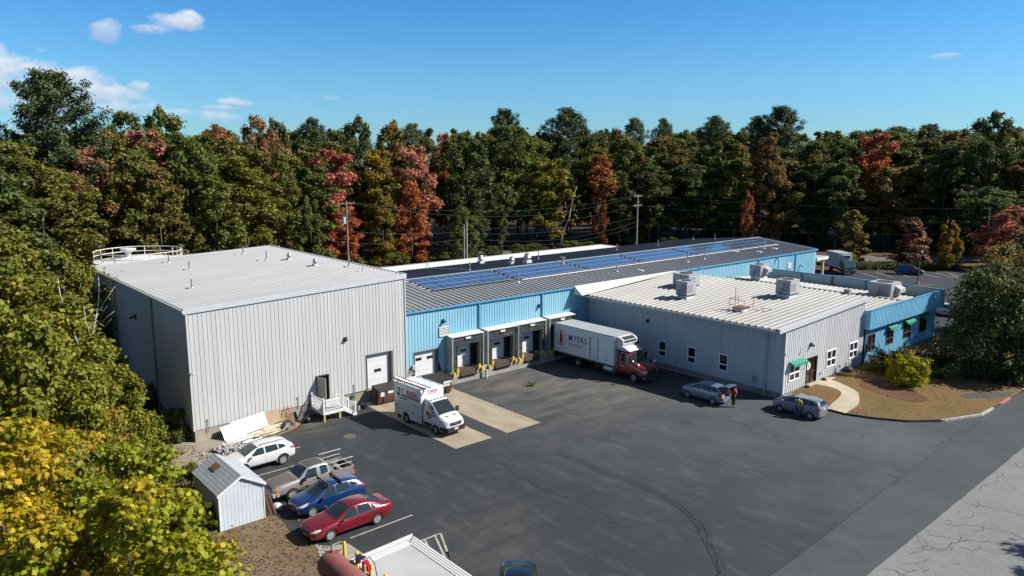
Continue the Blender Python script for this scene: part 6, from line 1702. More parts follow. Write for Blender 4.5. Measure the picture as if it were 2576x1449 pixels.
for i in range(26):
    a = (rnd.uniform(18.8, 20.2), 50.25 + rnd.uniform(-.45, .6)); ang = R(rnd.uniform(5, 17)); ln = rnd.uniform(.8, 1.9)
    z = .05 + .055 * (i // 5) + rnd.uniform(0, .03)
    p = MB(); p.bar((a[0], a[1], z), (a[0] + ln * math.cos(ang), a[1] + ln * math.sin(ang), z + rnd.uniform(-.02, .1)), rnd.uniform(.09, .2), .045)
    tag(p.build('lumber_plank', wood_m), 'raw yellow plank in the jumbled lumber pile before the white panels', 'plank', 'planks in the lumber pile')
for i, (lab, y, z) in enumerate((('long white trim board lying lowest beside the rubble heap', 49.85, .10), ('long white trim board lying behind the lowest one', 50.05, .16), ('white trim board resting on top of the white boards', 50.0, .26))):
    p = MB(); p.bar((16.5 + i * .25, y, z), (19.3 + i * .2, y + .45, z + .03), .22, .06); tag(p.build('trim_board', sheet_m), lab, 'board', 'white boards by the lumber pile')
for i in range(3):
    p = MB(); p.tube([(17.8 + i * .2, 49.75 - i * .1, .06), (20.6, 50.25 - i * .1, .05)], .035, 6); tag(p.build('metal_pipe', galv_m), 'grey metal pipe lying in front of the white boards', 'pipe', 'pipes by the lumber pile')
rb = MB()
for i in range(190):   # heap of broken concrete
    a, r_ = rnd.uniform(0, 2 * PI), abs(rnd.gauss(0, .55))
    x, y = 16.75 + r_ * 1.5 * math.cos(a), 49.15 + r_ * 1.1 * math.sin(a)
    s = rnd.uniform(.05, .17); h = max(0, .32 - .25 * r_)
    q = Matrix.Rotation(rnd.uniform(0, 6), 3, Vector((rnd.gauss(0, 1), rnd.gauss(0, 1), rnd.gauss(0, 1))).normalized())
    rb.obox((x, y, h * rnd.uniform(.3, 1) + s * .3), (s * rnd.uniform(.8, 1.8), s, s * rnd.uniform(.4, .9)), q)
tag(rb.build('rubble_heap', mat('rubble', (.48, .47, .45), .9, col2=(.34, .33, .31), vscale=2.5)), 'heap of grey broken concrete behind the white crossover', 'rubble', kind='stuff')
def hand_truck(label, x, y, m, tilt=.25):
    t = thing('hand_truck', label, 'hand truck', (x, y, 0), rnd.uniform(-.3, .3), 'hand trucks by the wall')
    f = MB()
    for s in (-.17, .17): f.tube([(s, 0, .12), (s, tilt, 1.15), (s * .6, tilt + .05, 1.28)], .02, 6)
    for z in (.3, .6, .9): f.tube([(-.17, tilt * (z / 1.2), z), (.17, tilt * (z / 1.2), z)], .015, 6)
    f.build('frame', m, t, world=False)
    p = MB(); p.box(-.22, .22, -.25, .0, .03, .045); p.build('toe_plate', m, t, world=False)
    for s in (-.24, .24):
        w_ = MB(); w_.lathe([(.05, -.03), (.12, -.035), (.12, .035), (.05, .03)], (s, .08, .12), 14, 'X'); w_.build('wheel', black_m, t, world=False)
hand_truck('yellow hand truck by the wall, left of the red one', 21.85, 51.55, yellow_m)
hand_truck('red hand truck leaning by the wall next to the yellow one', 22.2, 51.45, red_m)
hand_truck('orange brown hand truck nearest the foundation corner of the deck', 22.55, 51.5, mat('rust_orange', (.45, .16, .05), .6))
bb = thing('wheelbarrow', 'upturned black wheelbarrow at the end of the lumber pile', 'wheelbarrow', (21.6, 50.35, 0), R(35))
m_ = MB(); m_.lathe([(.30, .42), (.52, .12), (.55, .10), (.50, .12), (.28, .40)], (0, 0, 0), 14); m_.v = [(x * 1.25, y * .8, z + .18) for x, y, z in m_.v]; m_.build('tub', blackp_m, bb, world=False)
m_ = MB(); m_.tube([(-.9, .25, .35), (0, .22, .5), (.6, .05, .3)], .02, 6); m_.tube([(-.9, -.25, .35), (0, -.22, .5), (.6, -.05, .3)], .02, 6); m_.build('handle', wood_m, bb, world=False)
m_ = MB(); m_.lathe([(.05, -.05), (.18, -.05), (.18, .05), (.05, .05)], (.68, 0, .2), 16, 'Y'); m_.build('wheel', black_m, bb, world=False)
leaning('scrap_board', 'brown rusty board leaning on the black wheelbarrow', 'board', [(21.75, 50.2, 0), (22.3, 50.35, 0), (22.35, 51.0, .95), (21.8, 50.9, .95)], .03, mat('brown_scrap', (.16, .08, .05), .8, var=.3, vscale=3))
def blob(name, label, cat, c, r, m, seed, squash=.75, amp=.25):
    bm = bmesh.new(); bmesh.ops.create_icosphere(bm, subdivisions=3, radius=1)
    for v in bm.verts:
        k = 1 + amp * noise.noise(v.co * 1.8 + Vector((seed, 0, 0))) + amp * .5 * noise.noise(v.co * 5 + Vector((seed, 2, 0)))
        v.co = Vector((v.co.x * r * k, v.co.y * r * k, max(-.55, v.co.z) * r * k * squash))
    zmin = min(v.co.z for v in bm.verts)
    for v in bm.verts: v.co = v.co - Vector((0, 0, zmin)) + Vector(c)
    me = bpy.data.meshes.new(name); bm.to_mesh(me); bm.free(); me.materials.append(m)
    me.polygons.foreach_set('use_smooth', [True] * len(me.polygons))
    return tag(link(name, me), label, cat)
bag_m = mat('black_bag', (.012, .012, .014), .3)
blob('rubbish_bag', 'black rubbish bag on the ground left of the deck', 'rubbish bag', (23.4, 50.85, 0), .36, bag_m, 3)
blob('rubbish_bag', 'black rubbish bag by the wall right of the deck stairs', 'rubbish bag', (27.75, 51.1, 0), .3, bag_m, 8)
blob('rock', 'pale white rock by the shed beneath the pickup nose', 'rock', (15.75, 38.65, 0), .28, mat('pale_rock', (.55, .54, .52), .9), 5)
leaning('grey_board', 'dark grey board standing against the foundation beside the rubbish bag', 'board', [(23.0, 51.5, 0), (23.5, 51.6, 0), (23.5, 51.9, .75), (23.0, 51.9, .75)], .03, mat('drab_board', (.22, .21, .18), .8))
tr_ = thing('tyre_stack', 'black tyres lying by the wall left of the dumpster', 'tyres', (28.3, 50.9, 0))
for i in range(2):
    m_ = MB(); m_.lathe([(.2, .0), (.34, .01), (.36, .1), (.34, .19), (.2, .2), (.2, 0)], (.05 * i, -.06 * i, .2 * i), 20); m_.build('tyre', tyre_m, tr_, smooth=True, world=False)
m_ = MB(); m_.lathe([(.17, 0), (.17, .35), (.15, .35), (.15, .02)], (-.45, .1, 0), 14); tag(m_.build('grey_bucket', mat('bucket_grey', (.3, .3, .31), .5)), 'grey bucket beside the tyres', 'bucket'); bpy.data.objects['grey_bucket'].location = (28.2, 50.75, 0)
hz = thing('garden_hose', 'green hose coiled on a reel on the foundation right of the deck', 'hose', (27.85, 51.98, .75))
m_ = MB(); m_.tube([(.2 * math.cos(i * .5), -.1 - .02 * math.sin(i * 1.3), .22 * math.sin(i * .5)) for i in range(50)], .022, 5); m_.build('coil', mat('hose_green', (.03, .22, .10), .5), hz, world=False)
m_ = MB(); m_.cyl((0, .03, 0), (0, -.14, 0), .14, n=14); m_.build('reel', mat('reel_dark', (.05, .08, .05), .6), hz, world=False)

# ------------------------------------------------------------------ dumpsters
dmp_m = mat('brown_dumpster', (.115, .05, .038), .55, var=.2, vscale=2)
lid_m = mat('black_lid', (.06, .062, .062), .5)
def dumpster(label, cx, cy, wx, dy, h, signs, rot=0):
    t = thing('dumpster', label, 'dumpster', (cx, cy, 0), rot, 'brown dumpsters')
    m_ = MB()
    m_.prism([(-dy / 2 + .12, .14), (dy / 2, .14), (dy / 2, h + .18), (-dy / 2, h - .1), (-dy / 2, h * .55)], 'X', -wx / 2, wx / 2)
    m_.box(-wx / 2 - .03, wx / 2 + .03, -dy / 2 - .04, -dy / 2 - .001, h - .22, h - .11)
    for s in (-1, 1): m_.box(s * wx / 2 - (.16 if s < 0 else -.001), s * wx / 2 + (.16 if s > 0 else -.001), -.3, .3, h * .55, h * .75)
    for x in (-wx * .25, wx * .25): m_.box(x - .04, x + .04, -dy / 2 - .03, -dy / 2 + .06, .2, h - .23)
    m_.build('bin', dmp_m, t, world=False)
    l = MB()
    n = 22
    for i in range(n):
        x = lerp(-wx / 2 + .03, wx / 2 - .03, (i + .5) / n)
        a, b = Vector((x, -dy / 2 - .08, h - .06)), Vector((x, dy / 2 + .02, h + .22))
        l.bar(a, b, wx / n * .55, .07)
    l2 = MB(); l2.add([(-wx / 2, -dy / 2 - .08, h - .09), (wx / 2, -dy / 2 - .08, h - .09), (wx / 2, dy / 2 + .02, h + .19), (-wx / 2, dy / 2 + .02, h + .19)], [(0, 1, 2, 3)])  # pan coloured darker than the ribs so the gaps look shaded
    l2.build('lid_pan', black_m, l.build('lid', lid_m, t, world=False), world=False)
    for x in (-wx / 2 + .15, wx / 2 - .15):
        for y in (-dy / 2 + .25, dy / 2 - .15):
            c = MB(); c.cyl((x - .03, y, .07), (x + .03, y, .07), .07, n=10); c.box(x - .02, x + .02, y - .02, y + .02, .07, .15); c.build('caster', black_m, t, world=False)
    for x, z, w_, h_, m2, tx in signs:
        s = MB(); s.box(x - w_ / 2, x + w_ / 2, -dy / 2 - .055, -dy / 2 - .042, z - h_ / 2, z + h_ / 2); so2 = s.build('sticker', m2, t, world=False)
        if tx: text(tx[0], tx[1], 'lettering', tx[2], so2, (x, -dy / 2 - .058, z), (1, 0, 0), (0, 0, 1), 'CENTER', world=False)
wst = mat('sticker_white', (.75, .75, .75), .5)
dumpster('brown dumpster with green sticker below the grey garage door', 30.5, 51.05, 2.1, 1.1, 1.22, [(-.72, .92, .34, .34, wst, ('1.5', .18, mat('pink_ink', (.7, .25, .25), .6))), (.05, 1.0, .5, .22, wst, None), (.62, 1.0, .5, .36, mat('sticker_green', (.05, .42, .16), .5), None)])
dumpster('brown dumpster with USA placard below the blue wall garage door', 34.95, 50.2, 2.0, 1.5, 1.32, [(.48, .98, .62, .44, wst, ('USA', .28, mat('grey_ink', (.16, .16, .17), .5))), (.88, 1.12, .22, .14, wst, None)], R(-4))
# steel bollard and pipes near the docks
bo = MB(); bo.cyl((40.98, 51.0, 0), (40.98, 51.0, .8), .11, n=14); tag(bo.build('dock_post', mat('post_silver', (.55, .57, .6), .5)), 'silver post between the first and second loading docks', 'post')
wd = thing('weed', 'green weed growing from the cracked asphalt in front of the docks', 'weed', (42.4, 46.4, 0))
m_ = MB()
for i in range(46):
    a = rnd.uniform(0, 6.28); l = rnd.uniform(.15, .6); b = (rnd.uniform(-.12, .12), rnd.uniform(-.12, .12), 0)
    tip = (b[0] + l * .5 * math.cos(a), b[1] + l * .5 * math.sin(a), l * rnd.uniform(.5, 1.1)); s = .035
    m_.add([(b[0] - s, b[1], 0), (b[0] + s, b[1], 0), (tip[0] + s * .6, tip[1] + s, tip[2] * .7), tip], [(0, 1, 2, 3)])
m_.build('leaves', mat('weed_green', (.07, .14, .025), .8), wd, world=False)

# ------------------------------------------------------------------ garden shed
SH = thing('garden_shed', 'small pale blue wooden shed with grey shingle roof and a rusty patch', 'shed', (13.57, 39.95, 0))
sx0, sx1, sy0, sy1, ez, rz = 12.35, 14.78, 38.05, 41.85, 2.12, 2.83
sw_m = mat('shed_blue_paint', (.66, .71, .76), .6, col2=(.60, .65, .70), vscale=1.2)
m_ = MB()
for pl, nrm in ((sy0, -1), (sy1, 1)):
    m_.add([(sx0, pl, 0), (sx1, pl, 0), (sx1, pl, ez), ((sx0 + sx1) / 2, pl, rz - .04), (sx0, pl, ez)], [(0, 1, 2, 3, 4)])
for pl in (sx0, sx1): m_.add([(pl, sy0, 0), (pl, sy1, 0), (pl, sy1, ez), (pl, sy0, ez)], [(0, 1, 2, 3)])
m_.build('wall', sw_m, SH)
m_ = MB()
for i in range(1, 12):
    x = lerp(sx0, sx1, i / 12); zz_ = ez + (rz - ez) * (1 - abs(x - (sx0 + sx1) / 2) / ((sx1 - sx0) / 2)) - .06
    m_.box(x - .006, x + .006, sy0 - .004, sy0, .02, zz_)
for i in range(1, 18):
    y = lerp(sy0, sy1, i / 18); m_.box(sx0 - .004, sx0, y - .006, y + .006, .02, ez - .02)
m_.build('groove', mat('shed_groove', (.26, .31, .36), .7), SH)
m_ = MB()
m_.box(sx0 - .03, sx0 + .03, sy0 - .03, sy0 - .005, 0, ez - .05)
m2_ = MB(); m2_.box(sx1 - .03, sx1 + .03, sy0 - .03, sy0 - .005, 0, ez - .05); m2_.build('corner_trim', white_m, SH)
m_.box(sx0 - .03, sx0 - .005, sy0 - .005, sy0 + .07, 0, ez - .05)
m_.build('corner_trim', white_m, SH)
shingle_m, nt, b = nodes_of('grey_shingles')
b.inputs['Roughness'].default_value = .9
tc = N(nt, 'ShaderNodeTexCoord'); mp_ = N(nt, 'ShaderNodeMapping'); mp_.inputs['Rotation'].default_value = (0, 0, R(90)); nt.links.new(tc.outputs['Object'], mp_.inputs[0])
bk = N(nt, 'ShaderNodeTexBrick', i_Scale=1.0); bk.inputs['Color1'].default_value = (.30, .32, .34, 1); bk.inputs['Color2'].default_value = (.36, .38, .41, 1); bk.inputs['Mortar'].default_value = (.13, .14, .15, 1)
bk.inputs['Mortar Size'].default_value = .012; bk.inputs['Brick Width'].default_value = .30; bk.inputs['Row Height'].default_value = .19
nt.links.new(mp_.outputs[0], bk.inputs['Vector']); nt.links.new(bk.outputs['Color'], b.inputs['Base Color'])
mx_ = (sx0 + sx1) / 2
for sgn, nm in ((-1, 'roof'), (1, 'roof')):
    m_ = MB(); ex = mx_ + sgn * 1.34; ezz = rz - (rz - ez) * 1.34 / ((sx1 - sx0) / 2)
    m_.add([(ex, sy0 - .12, ezz), (ex, sy1 + .12, ezz), (mx_, sy1 + .12, rz), (mx_, sy0 - .12, rz), (ex, sy0 - .12, ezz + .05), (ex, sy1 + .12, ezz + .05), (mx_, sy1 + .12, rz + .05), (mx_, sy0 - .12, rz + .05)], [(3, 2, 1, 0), (4, 5, 6, 7), (0, 1, 5, 4), (1, 2, 6, 5), (2, 3, 7, 6), (3, 0, 4, 7)])
    ro = m_.build(nm, shingle_m, SH)
    m_ = MB(); m_.add([(ex, sy0 - .145, ezz - .1), (mx_, sy0 - .145, rz - .1), (mx_, sy0 - .145, rz + .04), (ex, sy0 - .145, ezz + .04), (ex, sy0 - .122, ezz - .1), (mx_, sy0 - .122, rz - .1), (mx_, sy0 - .122, rz + .04), (ex, sy0 - .122, ezz + .04)], [(0, 1, 2, 3), (7, 6, 5, 4), (0, 4, 5, 1), (1, 5, 6, 2), (2, 6, 7, 3), (3, 7, 4, 0)]); m_.build('fascia', white_m, SH)
    if sgn < 0:
        m_ = MB()
        def rp_(u, y, h): return (lerp(ex, mx_, u), y, lerp(ezz, rz, u) + .05 + h)
        m_.add([rp_(.50, 40.2, .004), rp_(.50, 40.95, .004), rp_(.78, 40.95, .004), rp_(.78, 40.2, .004), rp_(.50, 40.2, .05), rp_(.50, 40.95, .05), rp_(.78, 40.95, .05), rp_(.78, 40.2, .05)], [(3, 2, 1, 0), (4, 5, 6, 7), (0, 1, 5, 4), (1, 2, 6, 5), (2, 3, 7, 6), (3, 0, 4, 7)])
        m_.build('roof_patch', mat('rust_patch', (.14, .09, .06), .8, col2=(.22, .13, .08), vscale=5), SH)
m_ = MB(); m_.box(13.75, 14.2, sy0 - .02, sy0 - .005, 2.14, 2.30); so2 = m_.build('sign_plate', white_m, SH)
text('1918', .11, 'lettering', mat('thin_ink', (.10, .12, .13), .6), so2, (13.975, sy0 - .023, 2.22), (1, 0, 0), (0, 0, 1), 'CENTER')
palm = mat('weathered_red_wood', (.16, .09, .07), .8, col2=(.24, .13, .09), vscale=3)
for i, (lab, dx) in enumerate((('weathered reddish pallet leaning on the shed wall, innermost of the two', .06), ('weathered reddish pallet leaning on the shed wall, outermost of the two', .26))):
    t = thing('wooden_pallet', lab, 'pallet', (sx1 + dx, 38.6, 0), 0, 'pallets by the shed')
    m_ = MB(); lean = .28 + .05 * i
    for k in range(6):
        z = .06 + k * .19; m_.box(.02 + lean * (1 - z / 1.15), .045 + lean * (1 - z / 1.15), -.5, .5, z, z + .1)
    m_.build('deck_boards', palm, t, world=False)
    m_ = MB()
    for y in (-.46, 0, .46): m_.bar((lean + .07, y, 0.02), (.07, y, 1.15), .04, .08)
    m_.build('stringer', palm, t, world=False)
# ------------------------------------------------------------------ fuel tank, bollards, slab
slabp = [(16.15, 24.2), (16.15, 30.55), (19.65, 30.75), (19.72, 24.2)]
sl_m = mat('slab_white', (.52, .53, .53), .8, col2=(.44, .45, .45), vscale=.5)
m_ = MB(); m_.prism(slabp, 'Z', 0.0, .10)
tag(m_.build('containment_slab', sl_m), 'pale concrete slab with raised white edge at the bottom of the frame', 'slab')
SB = bpy.data.objects['containment_slab']
m_ = MB()
for k in range(3): m_.prism([(16.15 + .12 * k - .15, 30.55 - .12 * k + .15), (19.65 - .0 * k + .15, 30.75 - .12 * k + .15), (19.65, 30.75 - .12 * k), (16.15, 30.55 - .12 * k)], 'Z', .101, .17 + .0 * k + .02 * (2 - k)) if k == 0 else None
for k in range(4): m_.prism([(19.70 - .13 * k, 24.2), (19.70 - .13 * k, 30.6 - .1 * k), (19.70 - .13 * k - .105, 30.6 - .1 * k), (19.70 - .13 * k - .105, 24.2)], 'Z', .1005, .2 - .022 * k)
for k in range(3): m_.prism([(16.2, 30.35 - .13 * k), (19.2, 30.52 - .13 * k), (19.2, 30.42 - .13 * k), (16.2, 30.25 - .13 * k)], 'Z', .1005, .16 - .016 * k)
m_.build('raised_edge', mat('slab_edge', (.70, .71, .72), .6), SB)
for i, (y, h) in enumerate(((31.1, 1.02), (29.85, 1.02), (28.58, 1.02), (27.25, 1.02))):
    base = .0 if y > 30.6 else .0
    m_ = MB(); m_.lathe([(.085, 0), (.085, h - .03), (.06, h), (.0, h + .012)], (15.95, y, 0), 16)
    tag(m_.build('bollard', yellow_m, smooth=True), 'yellow bollard, ' + ('farthest from the camera in the row beside the red tank' if i == 0 else 'second in the row, standing by the red pump' if i == 1 else 'third in the row beside the pale slab' if i == 2 else 'nearest, only its top showing at the bottom of the frame'), 'bollard', 'yellow bollards by the fuel tank')
FTk = thing('fuel_tank', 'faded red cylindrical fuel tank lying beside the yellow bollards', 'fuel tank', (14.55, 27.8, 0))
tkm = mat('faded_red_tank', (.33, .12, .105), .6, col2=(.27, .09, .08), vscale=1.2)
prof = [(.0, 30.08), (.25, 30.06), (.48, 29.99), (.60, 29.88), (.64, 29.72), (.64, 26.0), (.60, 25.8), (.3, 25.7), (0, 25.7)]
m_ = MB(); m_.lathe(prof, (14.5, 0, .98), 32, 'Y'); m_.build('tank_shell', tkm, FTk, smooth=True)
m_ = MB()
for y in (26.4, 29.2): m_.prism([(14.0, 0), (15.0, 0), (14.95, .75), (14.05, .75)], 'Y', y - .06, y + .06)
m_.build('saddle', mat('tank_saddle', (.2, .09, .07), .7), FTk)
m_ = MB(); m_.cyl((14.52, 29.6, 1.58), (14.52, 29.6, 2.25), .03, n=8); m_.tube([(14.52, 29.6, 1.7), (14.25, 29.75, 1.70)], .025, 6); m_.tube([(14.75, 29.5, 1.66), (14.85, 29.35, 1.68), (14.85, 29.35, 1.8)], .025, 6); m_.cyl((14.52, 29.6, 1.58), (14.52, 29.6, 1.68), .06, n=8); m_.tube([(13.95, 29.9, 1.2), (13.7, 30.0, 1.22)], .03, 6); m_.tube([(14.9, 28.3, 1.5), (15.0, 28.3, 1.68)], .02, 6)
m_.build('vent_pipe', mat('pipe_maroon', (.14, .05, .045), .6), FTk)
m_ = MB()
for y in (28.25, 28.02): m_.lathe([(.02, 1.70), (.14, 1.72), (.15, 1.76), (.12, 1.80), (.0, 1.81)], (15.2 + (28.25 - y) * .3, y, 0), 14)
m_.box(14.98, 15.15, 28.0, 28.15, 1.55, 1.85); m_.build('fill_cap', blackp_m, FTk)
FP = thing('fuel_pump', 'small red and white fuel pump with hose on the side of the red tank', 'fuel pump', (15.4, 27.95, 1.1))
m_ = MB(); m_.box(15.3, 15.55, 27.95, 28.2, 1.1, 1.5); m_.cyl((15.55, 28.07, 1.3), (15.64, 28.07, 1.3), .1, n=12); m_.box(15.33, 15.52, 27.7, 27.9, 1.15, 1.4); m_.build('pump_body', mat('pump_red', (.5, .02, .03), .35), FP)
m_ = MB(); m_.box(15.551, 15.57, 27.97, 28.05, 1.2, 1.42); m_.build('dial', white_m, FP)
m_ = MB(); m_.tube([(15.5, 28.2, 1.45), (15.75, 28.3, 1.5), (15.9, 28.1, 1.2), (15.85, 27.8, .7), (15.8, 27.5, .3)], .025, 6); m_.build('hose', black_m, FP)
m_ = MB(); m_.cyl((15.12, 27.6, 1.0), (15.12, 27.6, 1.62), .05, n=10); m_.build('filter', mat('filter_tan', (.55, .48, .3), .5), FTk)

# ------------------------------------------------------------------ small things by the offices
blob('black_container', 'black covered container by the grey wall under the last office window', 'container', (66.4, 29.7, lawn_z(66.4, 29.7) - .03), .42, blackp_m, 4, .8, .12)
for x, y, lab in ((58.95, 29.7, 'small dark rock left of the office doorstep'), (62.0, 29.75, 'dark rock right of the office doorstep')):
    blob('doorstep_rock', lab, 'rock', (x, y, lawn_z(x, y) - .03), .22, mat('dark_rock', (.09, .08, .08), .9), x)
hp = thing('heat_pump', 'small white outdoor heat pump by the corner of the blue wing', 'heat pump', (70.4, 29.3, lawn_z(70.4, 29.3)))
m_ = MB(); m_.box(-.42, .42, -.17, .17, .08, .85); m_.box(-.4, .4, -.12, .12, 0, .079); m_.build('cabinet', white_m, hp, world=False)
m_ = MB(); m_.lathe([(.26, -.172), (.26, -.185)], (-.08, 0, .46), 18, 'Y'); m_.build('fan_grille', mat('unit_coil', (.30, .31, .33), .6), hp, world=False)
fr = thing('pipe_railing', 'thin grey pipe railing running along the shaded office wall behind the red truck cab', 'railing', (54.6, 39, 0))
m_ = MB(); pts = [(54.45, y) for y in (46.5, 44.3, 42.1, 39.9, 37.6)]
for x, y in pts: m_.cyl((x, y, 0), (x, y, 1.0), .025, n=8)
for h in (.98, .55): m_.tube([(x, y, h) for x, y in pts], .022, 6)
m_.build('rails', galv_m, fr)
lp = thing('lamp_post', 'slim brown lamp post with round twin head in the far lot', 'lamp post', (126.8, 46.7, 0))
m_ = MB(); m_.box(-.08, .08, -.08, .08, 0, 5.0); m_.build('pole', mat('lamp_brown', (.06, .045, .04), .6), lp, world=False)
m_ = MB(); m_.lathe([(.1, 4.95), (.42, 5.0), (.46, 5.2), (.3, 5.42), (.05, 5.48)], (0, 0, 0), 16); m_.build('lamp_head', mat('lamp_brown', (.06, .045, .04), .6), lp, smooth=True, world=False)
m_ = MB(); m_.cyl((0, 0, 0), (0, 0, .35), .28, n=14); m_.build('base', conc_m, lp, world=False)
sheet('lot_island', spline([(125.8, 47.0), (127.3, 47.2), (128.4, 45.4), (128.0, 44.2), (126.3, 44.4), (125.3, 45.8), (125.8, 47.0)], 5), .02, verge_m)
sgp = thing('road_sign', 'small grey road sign seen from behind beside the far street', 'sign', (153.0, 51.6, 0))
m_ = MB(); m_.cyl((0, 0, 0), (0, 0, 2.4), .04, n=8); m_.build('post', galv_m, sgp, world=False)
m_ = MB(); m_.obox((0, 0, 2.1), (.03, 1.5, .9), Matrix.Rotation(R(30), 3, 'Z')); m_.build('plate', mat('sign_back', (.42, .43, .44), .5), sgp, world=False)

# ------------------------------------------------------------------ utility poles and wires
pw_m = mat('pole_wood', (.26, .19, .13), .85, col2=(.20, .15, .11), vscale=2, stretch=(3, 3, .3))
pg_m = mat('pole_grey', (.36, .34, .31), .85)
def pole(label, x, y, h, m, arms=1, trans=False, twin=False):
    t = thing('utility_pole', label, 'utility pole', (x, y, 0), 0, 'utility poles behind the buildings')
    m_ = MB(); m_.cyl((0, 0, -.3), (0, 0, h), .19, .13, 12); m_.build('pole', m, t, world=False)
    if twin:
        m_ = MB(); m_.cyl((-.5, .1, -.3), (-.45, .1, h - .6), .15, .11, 10); m_.build('pole_stub', m, t, world=False)
    for k in range(arms):
        z = h - .35 - k * 1.9
        m_ = MB(); m_.box(-1.25, 1.25, -.06, .06, z - .06, z + .06); ca = m_.build('crossarm', m, t, world=False)
        for xx in (-1.15, -.55, .55, 1.15):
            m_ = MB(); m_.lathe([(.03, z + .06), (.05, z + .12), (.05, z + .22), (.02, z + .27)], (xx, 0, 0), 8); m_.build('insulator', mat('insulator_grey', (.4, .4, .42), .3), ca, world=False)
    if trans:
        m_ = MB(); m_.cyl((-.42, 0, h - 3.0), (-.42, 0, h - 2.1), .25, n=14); m_.build('transformer', mat('transformer_grey', (.55, .56, .58), .5), t, world=False)
    return t
P1 = (48.4, 90.0, 14.2); P2 = (72.4, 95.0, 10.0); P3 = (117.5, 97.3, 12.9); P4 = (*spot(2487, 172), 10.8); P5 = (196, 30, 13.0)
pole('brown wooden utility pole with a grey transformer behind the tall warehouse roof', P1[0], P1[1], P1[2], pw_m, 1, True)
pole('doubled pale utility pole standing behind the white annex roof', P2[0], P2[1], P2[2], pg_m, 0, False, True)
pole('tall pale utility pole with two crossarms behind the right end of the annex', P3[0], P3[1], P3[2], pg_m, 2)
pole('grey utility pole along the far street seen against the dark trees', P4[0], P4[1], P4[2], pg_m, 1)
pole('utility pole at the far right edge among the trees', P5[0], P5[1], P5[2], pg_m, 1)
wire_m = mat('wire_grey', (.16, .16, .165), .5)
def wire(label, a, b, sag, r=.009):
    a = Vector(a); b = Vector(b)
    m_ = MB(); m_.tube([a.lerp(b, i / 14) - Vector((0, 0, sag * 4 * (i / 14) * (1 - i / 14))) for i in range(15)], r, 5)
    tag(m_.build('overhead_wire', wire_m), label, 'wire', 'overhead wires')
P0 = (5, 84, 13)
wire('upper overhead wire from the transformer pole to the doubled pole', (P1[0], P1[1], P1[2] - 4.0), (P2[0], P2[1], 8.4), .5)
wire('lower overhead wire from the transformer pole to the doubled pole', (P1[0], P1[1], P1[2] - 5.6), (P2[0], P2[1], 7.2), .5)
wire('highest overhead wire, from the transformer pole top to the tall pale pole', (P1[0], P1[1], P1[2] - .1), (P3[0], P3[1], P3[2]), 2.2)
wire('second highest overhead wire ending on the upper crossarm of the tall pale pole', (P1[0] + .5, P1[1], P1[2] - .3), (P3[0] - 1.1, P3[1], P3[2] - .4), 2.8)
wire('overhead wire from the doubled pole to the lower crossarm of the tall pale pole', (P2[0], P2[1], 8.6), (P3[0] - 1, P3[1], P3[2] - 2.2), 1.0)
wire('middle overhead wire from the doubled pole to the tall pale pole', (P2[0], P2[1], 8.0), (P3[0], P3[1], P3[2] - 4.5), 1.2)
wire('deeply sagging overhead wire from the doubled pole to the tall pale pole', (P2[0], P2[1], 7.2), (P3[0], P3[1], P3[2] - 5.5), 1.8)
wire('lowest overhead wire before the dark trunks, ending low on the tall pale pole', (P2[0], P2[1], 6.2), (P3[0], P3[1], P3[2] - 6.4), 1.6)
for k, lab in enumerate(('top overhead wire from the tall pale pole to the far street pole', 'second overhead wire from the tall pale pole to the far street pole', 'lowest overhead wire from the tall pale pole to the far street pole')):
    wire(lab, (P3[0], P3[1], P3[2] - [0, 2.2, 6.0][k]), (P4[0], P4[1], P4[2] - [.2, 3.0, 5.0][k]), 1.0)
for k, lab in enumerate(('upper overhead wire along the far street at right', 'lower overhead wire along the far street at right')):
    wire(lab, (P4[0], P4[1], P4[2] - [.2, 4.0][k]), (P5[0], P5[1], P5[2] - [.2, 4.0][k]), .8)

# ------------------------------------------------------------------ people
def figure(name, mats_r, bones, verts, parent, root=0, sub=1, smooth=True):
    me = bpy.data.meshes.new(name)
    me.from_pydata([v[:3] for v in verts], bones, [])
    o = bpy.data.objects.new('tmp', me); COL.objects.link(o)
    sk = o.modifiers.new('skin', 'SKIN'); ss = o.modifiers.new('sub', 'SUBSURF'); ss.levels = sub; ss.render_levels = sub
    for i, v in enumerate(verts):
        me.skin_vertices[0].data[i].radius = (v[3], v[4] if len(v) > 4 else v[3])
        me.skin_vertices[0].data[i].use_root = (i == root)
    dg = bpy.context.evaluated_depsgraph_get()
    res = bpy.data.meshes.new_from_object(o.evaluated_get(dg)); bpy.data.objects.remove(o)
    res.name = name; res.materials.clear(); res.materials.append(mats_r)
    res.polygons.foreach_set('use_smooth', [True] * len(res.polygons))
    return link(name, res, parent, world=False)
skin_m = mat('skin', (.42, .24, .17), .55)
